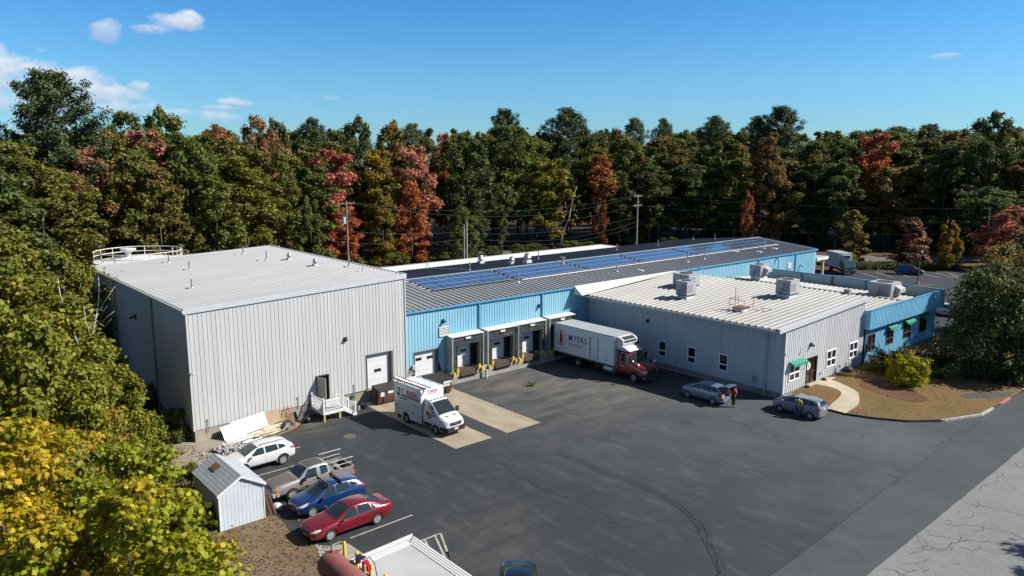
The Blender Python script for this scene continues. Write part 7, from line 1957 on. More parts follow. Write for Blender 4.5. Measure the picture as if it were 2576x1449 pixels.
def person(label, loc, rot, J, top, bottom, shoe, hair_m, hair_long):
    """J: joint positions in the person's frame, +x is the way they face"""
    t = thing('person', label, 'person', loc, rot)
    v = []; e = []
    def A(p, r, par=None, r2=None):
        v.append((*p, r, r2 if r2 else r)); i = len(v) - 1
        if par is not None: e.append((par, i))
        return i
    pel = A(J['pelvis'], .13)
    sp = A(J['waist'], .12, pel); ch = A(J['chest'], .14, sp); nk = A(J['neck'], .055, ch); hd = A(J['head0'], .078, nk); A(J['head1'], .098, hd); 
    A(J['head2'], .085, len(v) - 1)
    hands = []
    for s in ('l', 'r'):
        sh = A(J['sh_' + s], .07, ch); el = A(J['el_' + s], .045, sh); wr = A(J['wr_' + s], .030, el)
        d = (Vector(J['wr_' + s]) - Vector(J['el_' + s])).normalized()
        pm_ = A(Vector(J['wr_' + s]) + d * .06, .036, wr); hands.append((Vector(J['wr_' + s]) + d * .06, d, pm_, s))
        hp_ = A(J['hp_' + s], .10, pel); kn = A(J['kn_' + s], .062, hp_); an = A(J['an_' + s], .043, kn); A(J['toe_' + s], .04, an)
    for c, d, pm_, s in hands:
        sd = d.cross(Vector((0, 0, 1))); sd = sd.normalized() if sd.length > .1 else Vector((0, 1, 0)); cu = d.cross(sd).normalized()
        for k, ln in enumerate((.062, .075, .07, .055)):
            off = sd * (k - 1.5) * .02
            b = A(c + d * .05 + off, .0095, pm_); m2 = A(c + d * (.05 + ln * .55) + off + cu * .006, .0085, b); A(c + d * (.05 + ln) + off + cu * .022, .0075, m2)
        b = A(c + d * .0 - sd * .045 + cu * .01, .011, pm_); A(c + d * .045 - sd * .058 + cu * .02, .009, b)
    figure('body', skin_m, e, v, t)
    # face: nose, eyes, mouth, ears
    h1 = Vector(J['head1']); f = Vector(J['face']).normalized(); sd = f.cross(Vector((0, 0, 1))).normalized(); up = sd.cross(f)
    m_ = MB(); m_.lathe([(.0, .0), (.014, .0), (.003, .035)], (0, 0, 0), 8); q = f.to_track_quat('Z', 'Y').to_matrix(); m_.v = [tuple(h1 + f * .092 + up * -.01 + q @ Vector(p)) for p in m_.v]; m_.build('nose', skin_m, t, world=False)
    for s in (-1, 1):
        m_ = MB(); m_.lathe([(0, -.008), (.011, 0), (0, .008)], (0, 0, 0), 8); m_.v = [tuple(h1 + f * .088 + sd * s * .034 + up * .022 + Vector(p)) for p in m_.v]; m_.build('eye', mat('eye_dark', (.03, .02, .02), .3), t, world=False)
        m_ = MB(); m_.lathe([(0, -.012), (.026, 0), (0, .012)], (0, 0, 0), 8); m_.v = [tuple(h1 + sd * s * .095 + Vector(p)) for p in m_.v]; m_.build('ear', skin_m, t, world=False)
    m_ = MB(); m_.obox(h1 + f * .088 - up * .045, (.012, .045, .010), Matrix((f, sd, up)).transposed()); m_.build('mouth', mat('lips', (.35, .12, .1), .5), t, world=False)
    # hair
    hv = [(*(h1 + up * .03 - f * .022), .104), (*(Vector(J['head2']) + up * .018 - f * .02), .088)]; he = [(0, 1)]
    if hair_long: hv += [(*(h1 - f * .06 - up * .07), .075), (*(h1 - f * .07 - up * .19), .05)]; he += [(0, 2), (2, 3)]
    figure('hair', hair_m, he, hv, t)
    # clothes
    tv = [(*J['hem'], .165), (*J['waist'], .145), (*J['chest'], .165), (*(Vector(J['chest']).lerp(Vector(J['neck']), .6)), .09)]; te = [(0, 1), (1, 2), (2, 3)]
    for s in ('l', 'r'):
        tv += [(*J['sh_' + s], .088), (*J['el_' + s], .062), (*(Vector(J['el_' + s]).lerp(Vector(J['wr_' + s]), .9)), .047)]; n0 = len(tv); te += [(2, n0 - 3), (n0 - 3, n0 - 2), (n0 - 2, n0 - 1)]
    figure('jacket', top, te, tv, t)
    bv = [(*J['pelvis'], .150)]; be = []
    for s in ('l', 'r'):
        bv += [(*J['hp_' + s], .118), (*J['kn_' + s], .082), (*(Vector(J['kn_' + s]).lerp(Vector(J['an_' + s]), .96)), .066)]; n0 = len(bv); be += [(0, n0 - 3), (n0 - 3, n0 - 2), (n0 - 2, n0 - 1)]
    figure('trousers', bottom, be, bv, t)
    for s in ('l', 'r'):
        a = Vector(J['an_' + s]); b = Vector(J['toe_' + s]); figure('shoe', shoe, [(0, 1), (1, 2)], [(*(a + Vector((-.03, 0, -.035))), .05), (*(a.lerp(b, .5) + Vector((0, 0, -.01))), .05), (*b, .042)], t)
    return t
person('person in a red jacket and dark trousers standing behind the open tailgate, hand to face', (51.0, 31.75, 0), R(-25), dict(
    pelvis=(0, 0, .92), waist=(0, 0, 1.06), chest=(.01, 0, 1.30), neck=(.015, 0, 1.46), head0=(.03, 0, 1.52), head1=(.04, 0, 1.58), head2=(.035, 0, 1.64), face=(1, 0, -.05), hem=(0, 0, .84),
    sh_l=(.0, .17, 1.38), el_l=(.02, .25, 1.13), wr_l=(.18, .14, 1.05), sh_r=(0, -.17, 1.38), el_r=(.16, -.20, 1.18), wr_r=(.17, -.08, 1.40),
    hp_l=(0, .09, .88), kn_l=(.02, .11, .50), an_l=(-.02, .11, .10), toe_l=(.14, .13, .045), hp_r=(0, -.09, .88), kn_r=(.03, -.11, .50), an_r=(0, -.11, .10), toe_r=(.16, -.13, .045)),
    mat('red_jacket', (.42, .015, .035), .7), mat('dark_trousers', (.03, .024, .026), .8), mat('dark_shoes', (.02, .02, .02), .6), mat('brown_hair', (.06, .03, .02), .6), True)
person('person in an olive tan jacket and jeans leaning over the silver grey hatchback', (52.48, 27.1, 0), R(12), dict(
    pelvis=(0, 0, .92), waist=(.04, 0, 1.05), chest=(.15, 0, 1.27), neck=(.235, 0, 1.42), head0=(.265, .0, 1.47), head1=(.30, .0, 1.52), head2=(.31, 0, 1.59), face=(1, .2, -.45), hem=(-.005, 0, .90),
    sh_l=(.15, .17, 1.36), el_l=(.20, .27, 1.12), wr_l=(.34, .24, 1.02), sh_r=(.13, -.17, 1.36), el_r=(.08, -.30, 1.15), wr_r=(.06, -.22, .95),
    hp_l=(0, .09, .88), kn_l=(.05, .10, .50), an_l=(-.03, .10, .10), toe_l=(.13, .12, .045), hp_r=(0, -.09, .88), kn_r=(.0, -.10, .50), an_r=(-.06, -.10, .10), toe_r=(.10, -.12, .045)),
    mat('olive_jacket', (.28, .235, .13), .8, var=.1, vscale=8), mat('blue_jeans', (.05, .10, .20), .8), mat('brown_shoes', (.05, .03, .02), .6), mat('dark_hair', (.025, .018, .015), .6), False)
# ------------------------------------------------------------------ foliage
def leaf_material(name, trans=.38, rough=.55):
    m, nt, b = nodes_of(name)
    out = [n for n in nt.nodes if n.type == 'OUTPUT_MATERIAL'][0]
    oi = N(nt, 'ShaderNodeObjectInfo')
    at = N(nt, 'ShaderNodeAttribute', attribute_type='OBJECT', attribute_name='tint')
    tm = N(nt, 'ShaderNodeAttribute', attribute_type='OBJECT', attribute_name='tint_mix')
    tz = N(nt, 'ShaderNodeAttribute', attribute_type='OBJECT', attribute_name='tint_top')
    rn = N(nt, 'ShaderNodeAttribute', attribute_name='rnd')
    tc = N(nt, 'ShaderNodeTexCoord')
    ad = N(nt, 'ShaderNodeVectorMath', operation='ADD')
    cx = N(nt, 'ShaderNodeCombineXYZ')
    ml = N(nt, 'ShaderNodeMath', operation='MULTIPLY'); ml.inputs[1].default_value = 57.0; nt.links.new(oi.outputs['Random'], ml.inputs[0])
    for i in range(3): nt.links.new(ml.outputs[0], cx.inputs[i])
    nt.links.new(tc.outputs['Object'], ad.inputs[0]); nt.links.new(cx.outputs[0], ad.inputs[1])
    nz = N(nt, 'ShaderNodeTexNoise', i_Scale=.42, i_Detail=3.0); nt.links.new(ad.outputs[0], nz.inputs['Vector'])
    sp = N(nt, 'ShaderNodeSeparateXYZ'); nt.links.new(tc.outputs['Generated'], sp.inputs[0])
    def mth(op, a, c, d=None, clamp=False):
        x = N(nt, 'ShaderNodeMath', operation=op, use_clamp=clamp)
        for i, q in enumerate((a, c, d)):
            if q is None: continue
            if isinstance(q, (int, float)): x.inputs[i].default_value = q
            else: nt.links.new(q, x.inputs[i])
        return x.outputs[0]
    f = mth('MULTIPLY_ADD', mth('SUBTRACT', nz.outputs['Fac'], .5), 3.2, tm.outputs['Fac'])
    f = mth('ADD', f, mth('MULTIPLY', mth('SUBTRACT', sp.outputs[2], .5), tz.outputs['Fac']))
    f = mth('ADD', f, mth('MULTIPLY', mth('SUBTRACT', rn.outputs['Fac'], .5), .55), clamp=True)
    mx = N(nt, 'ShaderNodeMix', data_type='RGBA'); nt.links.new(f, mx.inputs[0]); nt.links.new(oi.outputs['Color'], mx.inputs[6]); nt.links.new(at.outputs['Color'], mx.inputs[7])
    hs = N(nt, 'ShaderNodeHueSaturation'); nt.links.new(mx.outputs[2], hs.inputs['Color'])
    nt.links.new(mth('MULTIPLY_ADD', rn.outputs['Fac'], .05, .475), hs.inputs['Hue'])
    r2 = mth('FRACT', mth('MULTIPLY', rn.outputs['Fac'], 7.31), 0.0)
    nt.links.new(mth('MULTIPLY_ADD', r2, .9, .6), hs.inputs['Value'])
    b.inputs['Roughness'].default_value = rough
    b.inputs['Specular IOR Level'].default_value = .25
    nt.links.new(hs.outputs[0], b.inputs['Base Color'])
    tr = N(nt, 'ShaderNodeBsdfTranslucent'); nt.links.new(hs.outputs[0], tr.inputs['Color'])
    ms = N(nt, 'ShaderNodeMixShader'); ms.inputs[0].default_value = trans
    nt.links.new(b.outputs[0], ms.inputs[1]); nt.links.new(tr.outputs[0], ms.inputs[2]); nt.links.new(ms.outputs[0], out.inputs['Surface'])
    return m
leaf_m = leaf_material('leaves')
needle_m = leaf_material('needles', .12, .6)
bark_m = mat('bark', (.12, .095, .075), .9, col2=(.07, .055, .045), vscale=1.5, stretch=(4, 4, .6))
barkp_m = mat('pale_bark', (.34, .31, .28), .85, col2=(.2, .18, .16), vscale=2, stretch=(3, 3, .6))
def card(mb, c, n, s, rg, asp=.62):
    n = n.normalized()
    u = n.cross(Vector((rg.gauss(0, 1), rg.gauss(0, 1), rg.gauss(0, 1))))
    if u.length < 1e-4: return
    u.normalize(); v = n.cross(u)
    o = len(mb.v); a = s; b_ = s * asp
    mb.v.extend([tuple(c - u * a), tuple(c - v * b_ + n * s * .12), tuple(c + u * a), tuple(c + v * b_ + n * s * .12)])
    mb.f.append((o, o + 1, o + 2, o + 3)); mb.m.append(0); mb.at.append(rg.random())
MAPLE = [(0, -.9), (.16, -.42), (.62, -.62), (.52, -.18), (.98, .08), (.50, .24), (.46, .62), (.18, .46), (0, 1.0), (-.18, .46), (-.46, .62), (-.50, .24), (-.98, .08), (-.52, -.18), (-.62, -.62), (-.16, -.42)]
def maple_leaf(mb, c, n, s, rg):
    n = n.normalized()
    u = n.cross(Vector((rg.gauss(0, 1), rg.gauss(0, 1), rg.gauss(0, .4))))
    if u.length < 1e-4: return
    u.normalize(); v = n.cross(u)
    o = len(mb.v)
    mb.v.extend([tuple(c + u * (x * s) + v * (y * s) - n * (s * .25 * (x * x + y * y))) for x, y in MAPLE])
    mb.f.append(tuple(range(o, o + 16))); mb.m.append(0); mb.at.append(rg.random())
def fprof(shape, h):
    if shape == 'round': return max(.05, math.sin(PI * min(1, max(0, h)) ** .85)) ** .55
    if shape == 'dome': return (.8 + .2 * h / .5) if h < .5 else max(.08, math.sqrt(max(0, 1 - ((h - .5) / .52) ** 2)))
    if shape == 'wide': return max(.05, math.sin(PI * min(1, h * .93 + .04))) ** .42
    if shape == 'column': return (.55 + .45 * math.sin(PI * h)) * (1 if h < .82 else max(.15, (1 - h) / .18))
    if shape == 'cone': return max(.06, (1 - h) ** .75 * (min(1, h * 6 + .35)))
    if shape == 'top': return (.36 + .14 * math.sin(h * 9)) if h < .5 else max(.1, math.sin(PI * (h - .28) / .72)) ** .6
    return 1
def crown(seed, H, r, z0, shape='round', nc=46, per=100, size=.42, cr=(.22, .36), leaf=card, flat=.8, inner=.35):
    rg = random.Random(seed); mb = MB(); mb.at = []
    cs = []
    nl = max(8, nc // 3); sub = 4
    for i in range(nl):
        h = (i + rg.random()) / nl
        rr = r * fprof(shape, h)
        k = rr * (inner + (1 - inner) * math.sqrt(rg.random())) * .86
        a = i * 2.39996 + rg.uniform(-.6, .6)
        q = r * rg.uniform(cr[0], cr[1]) * 1.2 * (.6 + .4 * fprof(shape, h))
        L = Vector((k * math.cos(a), k * math.sin(a), lerp(z0, H, h) - q * .5))
        for b in range(sub):
            o = Vector((rg.gauss(0, 1), rg.gauss(0, 1), rg.gauss(.1, .8))).normalized() * q * rg.uniform(.3, .95)
            c = L + o; q2 = q * rg.uniform(.5, .8)
            cs.append((c, q2))
            for j in range(int(per * (.6 + .8 * rg.random()))):
                d = Vector((rg.gauss(0, 1), rg.gauss(0, 1), rg.gauss(.2, 1))).normalized()
                p = c + Vector((d.x, d.y, d.z * flat)) * q2 * min(1.7, abs(rg.gauss(.72, .30)))
                n = d * .75 + Vector((rg.gauss(0, .55), rg.gauss(0, .55), rg.gauss(.35, .55)))
                leaf(mb, p, n, size * rg.uniform(.5, 1.4), rg)
    return mb, cs
def trunk(seed, H, z0, r, cs, limbs=9, lean=.3):
    rg = random.Random(seed + 99); mb = MB()
    pts = []
    for i in range(8):
        t = i / 7
        pts.append((lean * math.sin(t * 3 + seed) * t, lean * math.cos(t * 2.3 + seed) * t, H * .86 * t - (.25 if i == 0 else 0)))
    mb.tube(pts, [r * (1.35 if i == 0 else 1) * (1 - .88 * (i / 7) ** .8) for i in range(8)], 9)
    for c, q in rg.sample(cs, min(limbs, len(cs))):
        z = max(z0 * .6, min(H * .8, c.z - (c.xy.length) * .8)); t = z / (H * .86); t = min(.97, t)
        b = Vector((lean * math.sin(t * 3 + seed) * t, lean * math.cos(t * 2.3 + seed) * t, z))
        mid = b.lerp(c, .5) + Vector((rg.uniform(-.2, .2), rg.uniform(-.2, .2), -.2))
        rr = r * (1 - .85 * t) * .45
        mb.tube([b, mid, c], [rr, rr * .65, rr * .25], 6)
    return mb
def pine_mesh(seed, H, r, z0, dens=1.0):
    rg = random.Random(seed); mb = MB(); mb.at = []; tk = MB()
    tk.tube([(0, 0, -.2), (.05, .05, H * .5), (0, .1, H * .97)], [.34, .2, .04], 9)
    z = z0
    while z < H * .985:
        h = (z - z0) / (H - z0)
        L = r * min(1, (1 - h) / .32) ** .8 * rg.uniform(.8, 1.15) + .5
        nb = rg.randint(2, 4); a0 = rg.uniform(0, 6.28)
        for k in range(nb):
            a = a0 + 2 * PI * k / nb + rg.uniform(-.35, .35); l = L * rg.uniform(.65, 1.12)
            d = Vector((math.cos(a), math.sin(a), 0)); up = .06 + .22 * h
            pts = [Vector((0, 0, z)) + d * l * t + Vector((0, 0, l * (up * t + .10 * t * t - .16 * math.sin(PI * t)))) for t in (0, .35, .7, 1)]
            tk.tube(pts, [.07 * (1 - h) + .02, .05 * (1 - h) + .015, .02, .01], 5)
            for b in range(int(l * 2.2) + 3):      # plumes along the outer branch
                t = rg.uniform(.3, 1.0); i = min(2, int(t * 3)); c = pts[i].lerp(pts[i + 1], min(1, t * 3 - i))
                side = d.cross(Vector((0, 0, 1))) * rg.gauss(0, .30 * l * (1.05 - t) + .1)
                c = c + side + Vector((0, 0, .12))
                for j in range(int(15 * dens)):
                    o = Vector((rg.gauss(0, .30), rg.gauss(0, .30), rg.gauss(0, .24))) + d * rg.gauss(0, .2)
                    card(mb, c + o, Vector((rg.gauss(0, .9), rg.gauss(0, .9), .8)) + d * .4, rg.uniform(.13, .26), rg, .42)
        z += rg.uniform(.45, .8) * (1.15 - .5 * h)
    for j in range(90):
        card(mb, Vector((rg.gauss(0, .3), rg.gauss(0, .3), H * rg.uniform(.93, 1.01))), Vector((rg.gauss(0, 1), rg.gauss(0, 1), .6)), .22, rg, .4)
    return mb, tk
KIND = {}
def kind(name, ref_h, ref_r, cm, tm_, m, bm_=bark_m):
    KIND[name] = (cm.mesh('crown', m, fix=False), tm_.mesh('trunk', bm_, smooth='all', fix=False), ref_h, ref_r)
def addk(name, seed, H, r, z0, shape, nc, per, size, m=leaf_m, tr=.28, **k):
    cm, cs = crown(seed, H, r, z0, shape, nc, per, size, **k)
    kind(name, H, r, cm, trunk(seed, H, z0, tr, cs), m)
for i in range(3): addk('oak%d' % i, 10 + i, 24, 5.2, 6.0, 'dome', 100, 120, .25)
for i in range(2): addk('skirt%d' % i, 20 + i, 23, 4.6, 1.2, 'dome', 112, 118, .25)
for i in range(2): addk('top%d' % i, 30 + i, 24, 4.2, 5.0, 'top', 66, 115, .26)
addk('maple', 41, 20, 4.2, 2.5, 'wide', 80, 125, .26)
addk('tall', 43, 24, 3.4, 12, 'round', 56, 110, .26)
for i in range(2):
    a, b_ = pine_mesh(50 + i, 26, 5.4, 9 if i else 7, 2.0); kind('pine%d' % i, 26, 5.4, a, b_, needle_m)
addk('cone', 61, 9, 2.6, .5, 'cone', 60, 90, .20, tr=.14)
addk('small', 63, 8, 2.6, 1.0, 'wide', 70, 190, .125, tr=.12)
addk('small2', 65, 8, 2.4, .6, 'column', 70, 190, .12, tr=.12)
addk('bush', 67, 2.4, 1.5, .25, 'wide', 46, 130, .07, tr=.05)
addk('bigleaf', 71, 11, 5.2, .8, 'wide', 105, 190, .17, tr=.3)
G = dict(dg=(.066, .085, .024), g=(.084, .106, .024), mg=(.118, .140, .023), ol=(.138, .130, .023), yg=(.17, .175, .018), ye=(.25, .165, .016), og=(.24, .12, .017), or_=(.33, .115, .025), rd=(.38, .10, .045), sa=(.42, .18, .11), ru=(.17, .115, .034), br=(.095, .065, .035), pk=(.44, .16, .12), pn=(.052, .075, .025), pl=(.085, .112, .038))
def tree(kn, x, y, h, r, col, label, group=None, tint=None, mix=.0, top=0.0, name='broadleaf_tree', cat='tree', rot=None, z=0.0):
    cm, tm_, rh, rr = KIND[kn]
    t = thing(name, label, cat, (x, y, z), rot if rot is not None else (x * 7.3 + y * 3.1) % 6.28, group)
    t.scale = (r / rr, r / rr, h / rh)
    c = link('crown', cm, t, world=False)
    c.color = (*G[col], 1)
    c['tint'] = list(G[tint] if tint else G[col]); c['tint_mix'] = mix; c['tint_top'] = top
    k = link('trunk', tm_, t, world=False)
    return t
TAKEN = []
def edge_dist(px):
    T = [(-300, 92), (0, 100), (250, 116), (700, 126), (850, 148), (1200, 155), (1400, 170), (1600, 178), (1900, 180), (2100, 185), (2300, 188), (2900, 200)]
    for (a, b), (c, d) in zip(T[:-1], T[1:]):
        if px <= c: return lerp(b, d, (px - a) / (c - a))
    return T[-1][1]
def special(px, py, wpx, kn, col, off, label, tint=None, mix=0.0, top=0.0, name='broadleaf_tree', cat='tree', group=None, dist=None):
    d = dist or edge_dist(px) + off
    x, y = spot(px, d); h = treeheight(px, py, d); r = wpx / 2 * d / 1867
    TAKEN.append((px, wpx, d))
    return tree(kn, x, y, h, r, col, label, group, tint, mix, top, name, cat)
# trees that stand out in the wood
special(158, 183, 205, 'pine0', 'pn', 12, 'very tall dark pine rising alone above the forest at left', name='pine_tree')
special(262, 322, 120, 'maple', 'ye', 14, 'golden yellow tree top just right of the tall lone pine', 'og', .3)
special(372, 320, 135, 'maple', 'sa', 14, 'dull pink red tree crown among green ones left of centre', 'ru', .3)
special(225, 372, 150, 'oak0', 'ru', 5, 'rust brown tree with a pinkish top below the golden one', 'sa', .0, 1.2)
special(330, 278, 120, 'oak1', 'g', 32, 'deep green tree top right of the lone pine against the clouds', 'ol', .2)
special(430, 274, 130, 'oak2', 'mg', 36, 'feathery green tree top standing against the sky left of centre')
special(340, 385, 150, 'skirt0', 'mg', 1, 'green tree with ochre patches directly behind the tank railing', 'ru', .25)
special(480, 340, 130, 'skirt1', 'mg', 2, 'tall bright green tree left of the olive green one', 'g', .3)
special(405, 420, 130, 'skirt0', 'ol', -3, 'olive brown tree between two greener ones behind the grey roof', 'ru', .5)
special(555, 315, 110, 'oak0', 'ru', 24, 'brownish tree with red tips on its top at the skyline', 'rd', .0, 1.6)
special(620, 385, 170, 'skirt1', 'ol', 0, 'broad olive green tree just behind the back edge of the grey roof', 'yg', .35)
special(545, 440, 120, 'skirt0', 'mg', -4, 'mid green tree in front of the olive one at the forest edge', 'ol', .4)
special(660, 290, 100, 'oak1', 'ru', 18, 'rusty brown tree top at the skyline left of the pale green one', 'sa', .3)
special(708, 300, 80, 'oak0', 'pl', 18, 'pale green tree top right of the rusty brown skyline tree', 'sa', .1)
special(715, 380, 90, 'skirt0', 'ol', 3, 'yellowish green narrow tree left of the dark gap beside the red maple', 'mg', .3)
special(795, 300, 90, 'pine1', 'pn', 22, 'dark pine top above the red maple', name='pine_tree')
special(780, 500, 70, 'small', 'mg', -10, 'bright green low tree at the forest edge left of the red maple', 'g', .3)
special(838, 372, 118, 'maple', 'pk', -2, 'crimson red maple beside the transformer pole', 'rd', .4)
special(855, 520, 110, 'small', 'rd', -8, 'low red orange maple foliage around the transformer pole', 'or_', .4)
special(905, 296, 105, 'oak2', 'g', 12, 'tall bluish green tree behind the red maple and the yellow one', 'dg', .3)
special(955, 372, 110, 'maple', 'ye', -2, 'tall golden tree with olive lower branches right of the crimson maple', 'ol', .55, -1.3)
special(962, 470, 80, 'skirt1', 'ye', -7, 'yellow green slender tree with foliage down to the ground', 'ol', .5)
special(1045, 362, 115, 'maple', 'sa', -1, 'salmon topped maple with flame red lower branches', 'or_', .1, -1.6)
special(1035, 455, 95, 'skirt0', 'or_', -6, 'orange red tree in front of the salmon topped maple', 'rd', .4)
special(985, 305, 90, 'oak0', 'ol', 22, 'pale olive tree top with an orange tip right of the bluish green tree', 'or_', -.3, 1.2)
special(1040, 314, 100, 'pine1', 'pl', 24, 'light green pine top above the salmon maple', name='pine_tree')
special(1120, 333, 55, 'oak1', 'rd', 26, 'small bright red crown at the skyline near centre', 'pk', .3)
special(1080, 350, 90, 'oak2', 'ru', 16, 'rust and green tree behind the salmon maple', 'g', .3)
special(1180, 340, 120, 'oak0', 'dg', 2, 'dark green oak left of the pine at centre', 'g', .4)
special(1195, 470, 62, 'skirt1', 'dg', -4, 'dark green slender tree with leaves low on its trunk near centre', 'g', .4)
special(1165, 520, 85, 'small', 'mg', -8, 'fresh green small tree at the forest edge behind the doubled pole', 'g', .3)
special(1270, 276, 100, 'pine0', 'pn', 26, 'bushy topped pine at the skyline left of the tallest centre pine', name='pine_tree')
special(1275, 312, 150, 'oak1', 'g', 5, 'massive green oak in the middle of the forest front', 'mg', .3)
special(1262, 460, 60, 'top0', 'g', -4, 'green tree with long bare trunk left of the yellow green one', 'ru', .2)
special(1425, 274, 140, 'pine1', 'pn', 22, 'broad dark pine, tallest at the centre of the skyline', name='pine_tree')
special(1350, 345, 100, 'oak2', 'mg', 6, 'mid green oak behind the yellow green tree', 'ol', .3)
special(1388, 402, 120, 'top1', 'yg', -3, 'lime yellow green tree narrowing to a leafy trunk at centre', 'ye', .25)
special(1435, 390, 90, 'oak0', 'g', 6, 'green oak between the lime tree and the orange crown', 'dg', .4)
special(1505, 388, 90, 'tall', 'or_', -1, 'orange crown high on a long trunk right of the lime tree', 'sa', .2)
special(1512, 490, 42, 'small2', 'rd', -3, 'dark red slender tree below the orange crown', 'ru', .3)
special(1560, 430, 66, 'top0', 'g', -3, 'green tree with a leafy narrow trunk left of the tall pale pole', 'dg', .3)
special(1590, 298, 70, 'pine0', 'pl', 26, 'left of two small pine tops above the tall pale pole', name='pine_tree')
special(1662, 300, 70, 'pine1', 'pl', 28, 'right of two small pine tops above the tall pale pole', name='pine_tree')
special(1545, 320, 45, 'oak1', 'rd', 22, 'small dull red crown at the skyline left of the two small pines', 'g', .5)
special(1612, 396, 34, 'small2', 'rd', 3, 'small scarlet crown patch inside the dark green trees', 'or_', .3)
special(1790, 294, 105, 'pine1', 'pn', 20, 'dark pine top right of the two small pines', name='pine_tree')
special(1950, 268, 110, 'pine0', 'pn', 18, 'tallest dark pine on the right half of the skyline', name='pine_tree')
special(1893, 294, 90, 'pine1', 'pn', 20, 'shorter dark pine just left of the tallest right hand pine', name='pine_tree')
special(1925, 335, 85, 'skirt1', 'ru', 0, 'rust brown tree with a scarlet lower part left of the far box truck', 'rd', -.1, -1.3)
special(1880, 480, 36, 'small2', 'rd', -6, 'scarlet foliage low in the dark trees above the gable end', 'ru', .4)
special(2192, 328, 92, 'maple', 'rd', 4, 'flame red crown high in the dark trees at right', 'or_', .3, -.6)
special(2105, 400, 110, 'top1', 'g', -6, 'grey trunked tree with dead limbs above the far box truck', 'dg', .4)
special(2465, 283, 110, 'oak2', 'g', 2, 'tall green oak breaking the skyline at far right', 'pl', .2)
special(2560, 520, 130, 'small', 'pk', -30, 'red and orange small tree at the right edge of the frame', 'or_', .4)
special(2395, 562, 52, 'small', 'ye', -34, 'small golden tree beyond the far lot at right', 'og', .4)
special(2500, 470, 150, 'oak0', 'pl', -14, 'pale green leaning tree behind the right edge', 'mg', .4)
for px, py, wpx, col, tint, lab in ((2146, 527, 98, 'ol', 'ru', 'conical brownish green tree on the far verge behind the far box truck'), (2300, 545, 96, 'br', 'sa', 'conical reddish brown tree on the far verge behind the dark minivan')):
    x, y = (141.9, 64.6) if px < 2200 else (150.4, 57.0)
    d = math.hypot(x, y); h = treeheight(px, py, d); TAKEN.append((px, 20, d))
    tree('cone', x, y, h, wpx / 2 * d / 1867, col, lab, None, tint, .35, .5, name='ornamental_tree')
# pale leaning birch
bt = thing('birch_tree', 'pale leaning birch with almost no leaves before the dark forest', 'tree', (*spot(1408, 167), 0))
m_ = MB(); m_.tube([(0, 0, 0), (.6, -.5, 3.5), (1.7, -1.4, 7.2), (2.0, -1.8, 10.5), (2.9, -2.4, 14)], [.22, .17, .13, .09, .03], 7); m_.tube([(1.7, -1.4, 7.2), (1.2, -.6, 9.5), (1.3, -.2, 11.5)], [.07, .05, .02], 5); m_.tube([(2.0, -1.8, 10.5), (2.8, -2.6, 11.5), (3.6, -3.0, 12.0)], [.05, .04, .02], 5)
m_.build('trunk', mat('birch_bark', (.55, .53, .48), .8, var=.2, vscale=3), bt, smooth='all', world=False)
cm, cs = crown(301, 14, 1.6, 5, 'round', 14, 40, .22); c = link('crown', cm.mesh('crown', leaf_m, fix=False), bt, world=False); c.location = (2.2, -1.8, 0); c.color = (*G['ol'], 1); c['tint'] = list(G['ru']); c['tint_mix'] = .2; c['tint_top'] = 0.0
# filling trees, one object each
rg = random.Random(77)
FILL = {'dg': 'deep green broadleaf tree massed in the forest', 'g': 'mid green broadleaf tree massed in the forest', 'mg': 'fresh green broadleaf tree massed in the forest', 'ol': 'olive green broadleaf tree massed in the forest', 'ru': 'rust brown broadleaf tree massed in the forest', 'pn': 'dark pine scattered in the forest'}
nfill = 0
for row, off in enumerate((1.5, 9, 18, 28, 40, 54)):
    px = -170 + rg.uniform(0, 30)
    while px < 2760:
        d = edge_dist(px) + off + rg.uniform(-2.5, 2.5)
        step = (6.6 + .35 * row) * 1867 / d * rg.uniform(.8, 1.25)
        py = (rg.uniform(372, 425), rg.uniform(350, 380), rg.uniform(334, 352), rg.uniform(328, 342), rg.uniform(326, 337), rg.uniform(325, 334))[row]
        if px > 2100: py -= 6
        clash = any(abs(px - a) < w * .36 and abs(d - dd) < 7 for a, w, dd in TAKEN)
        hidden = any(abs(px - a) < w * .5 + step * .3 and d > dd for a, w, dd in TAKEN) and row > 3 and rg.random() < .3
        if not clash and not hidden:
            if px < 760: col = rg.choice(['mg', 'ol', 'g', 'mg', 'ru', 'ol', 'g'])
            elif px < 1150: col = rg.choice(['g', 'dg', 'ru', 'ol', 'mg', 'g'])
            else: col = rg.choice(['dg', 'g', 'dg', 'g', 'dg', 'ol', 'mg', 'ru'] if row < 3 else ['dg', 'g', 'g', 'mg', 'dg', 'ol'])
            kn = rg.choice(['oak0', 'oak1', 'oak2', 'tall', 'top0'] if (row == 0 and 1130 < px < 2300) else (['skirt0', 'skirt1', 'oak0', 'maple'] if row <= 1 else ['oak0', 'oak1', 'oak2', 'top1']))
            nm = 'broadleaf_tree'
            if row >= 4 and rg.random() < .07: kn, col, nm, py = rg.choice(['pine0', 'pine1']), 'pn', 'pine_tree', py - rg.uniform(4, 16)
            x, y = spot(px, d)
            tree(kn, x, y, treeheight(px, py, d), rg.uniform(5.0, 6.6), col, FILL[col], FILL[col].replace(' tree massed', ' trees massed').replace('dark pine', 'dark pines'), rg.choice(['ol', 'g', 'ru', 'mg', 'dg', None]), rg.uniform(0, .35), 0.0, nm, z=0)
            nfill += 1
        px += step
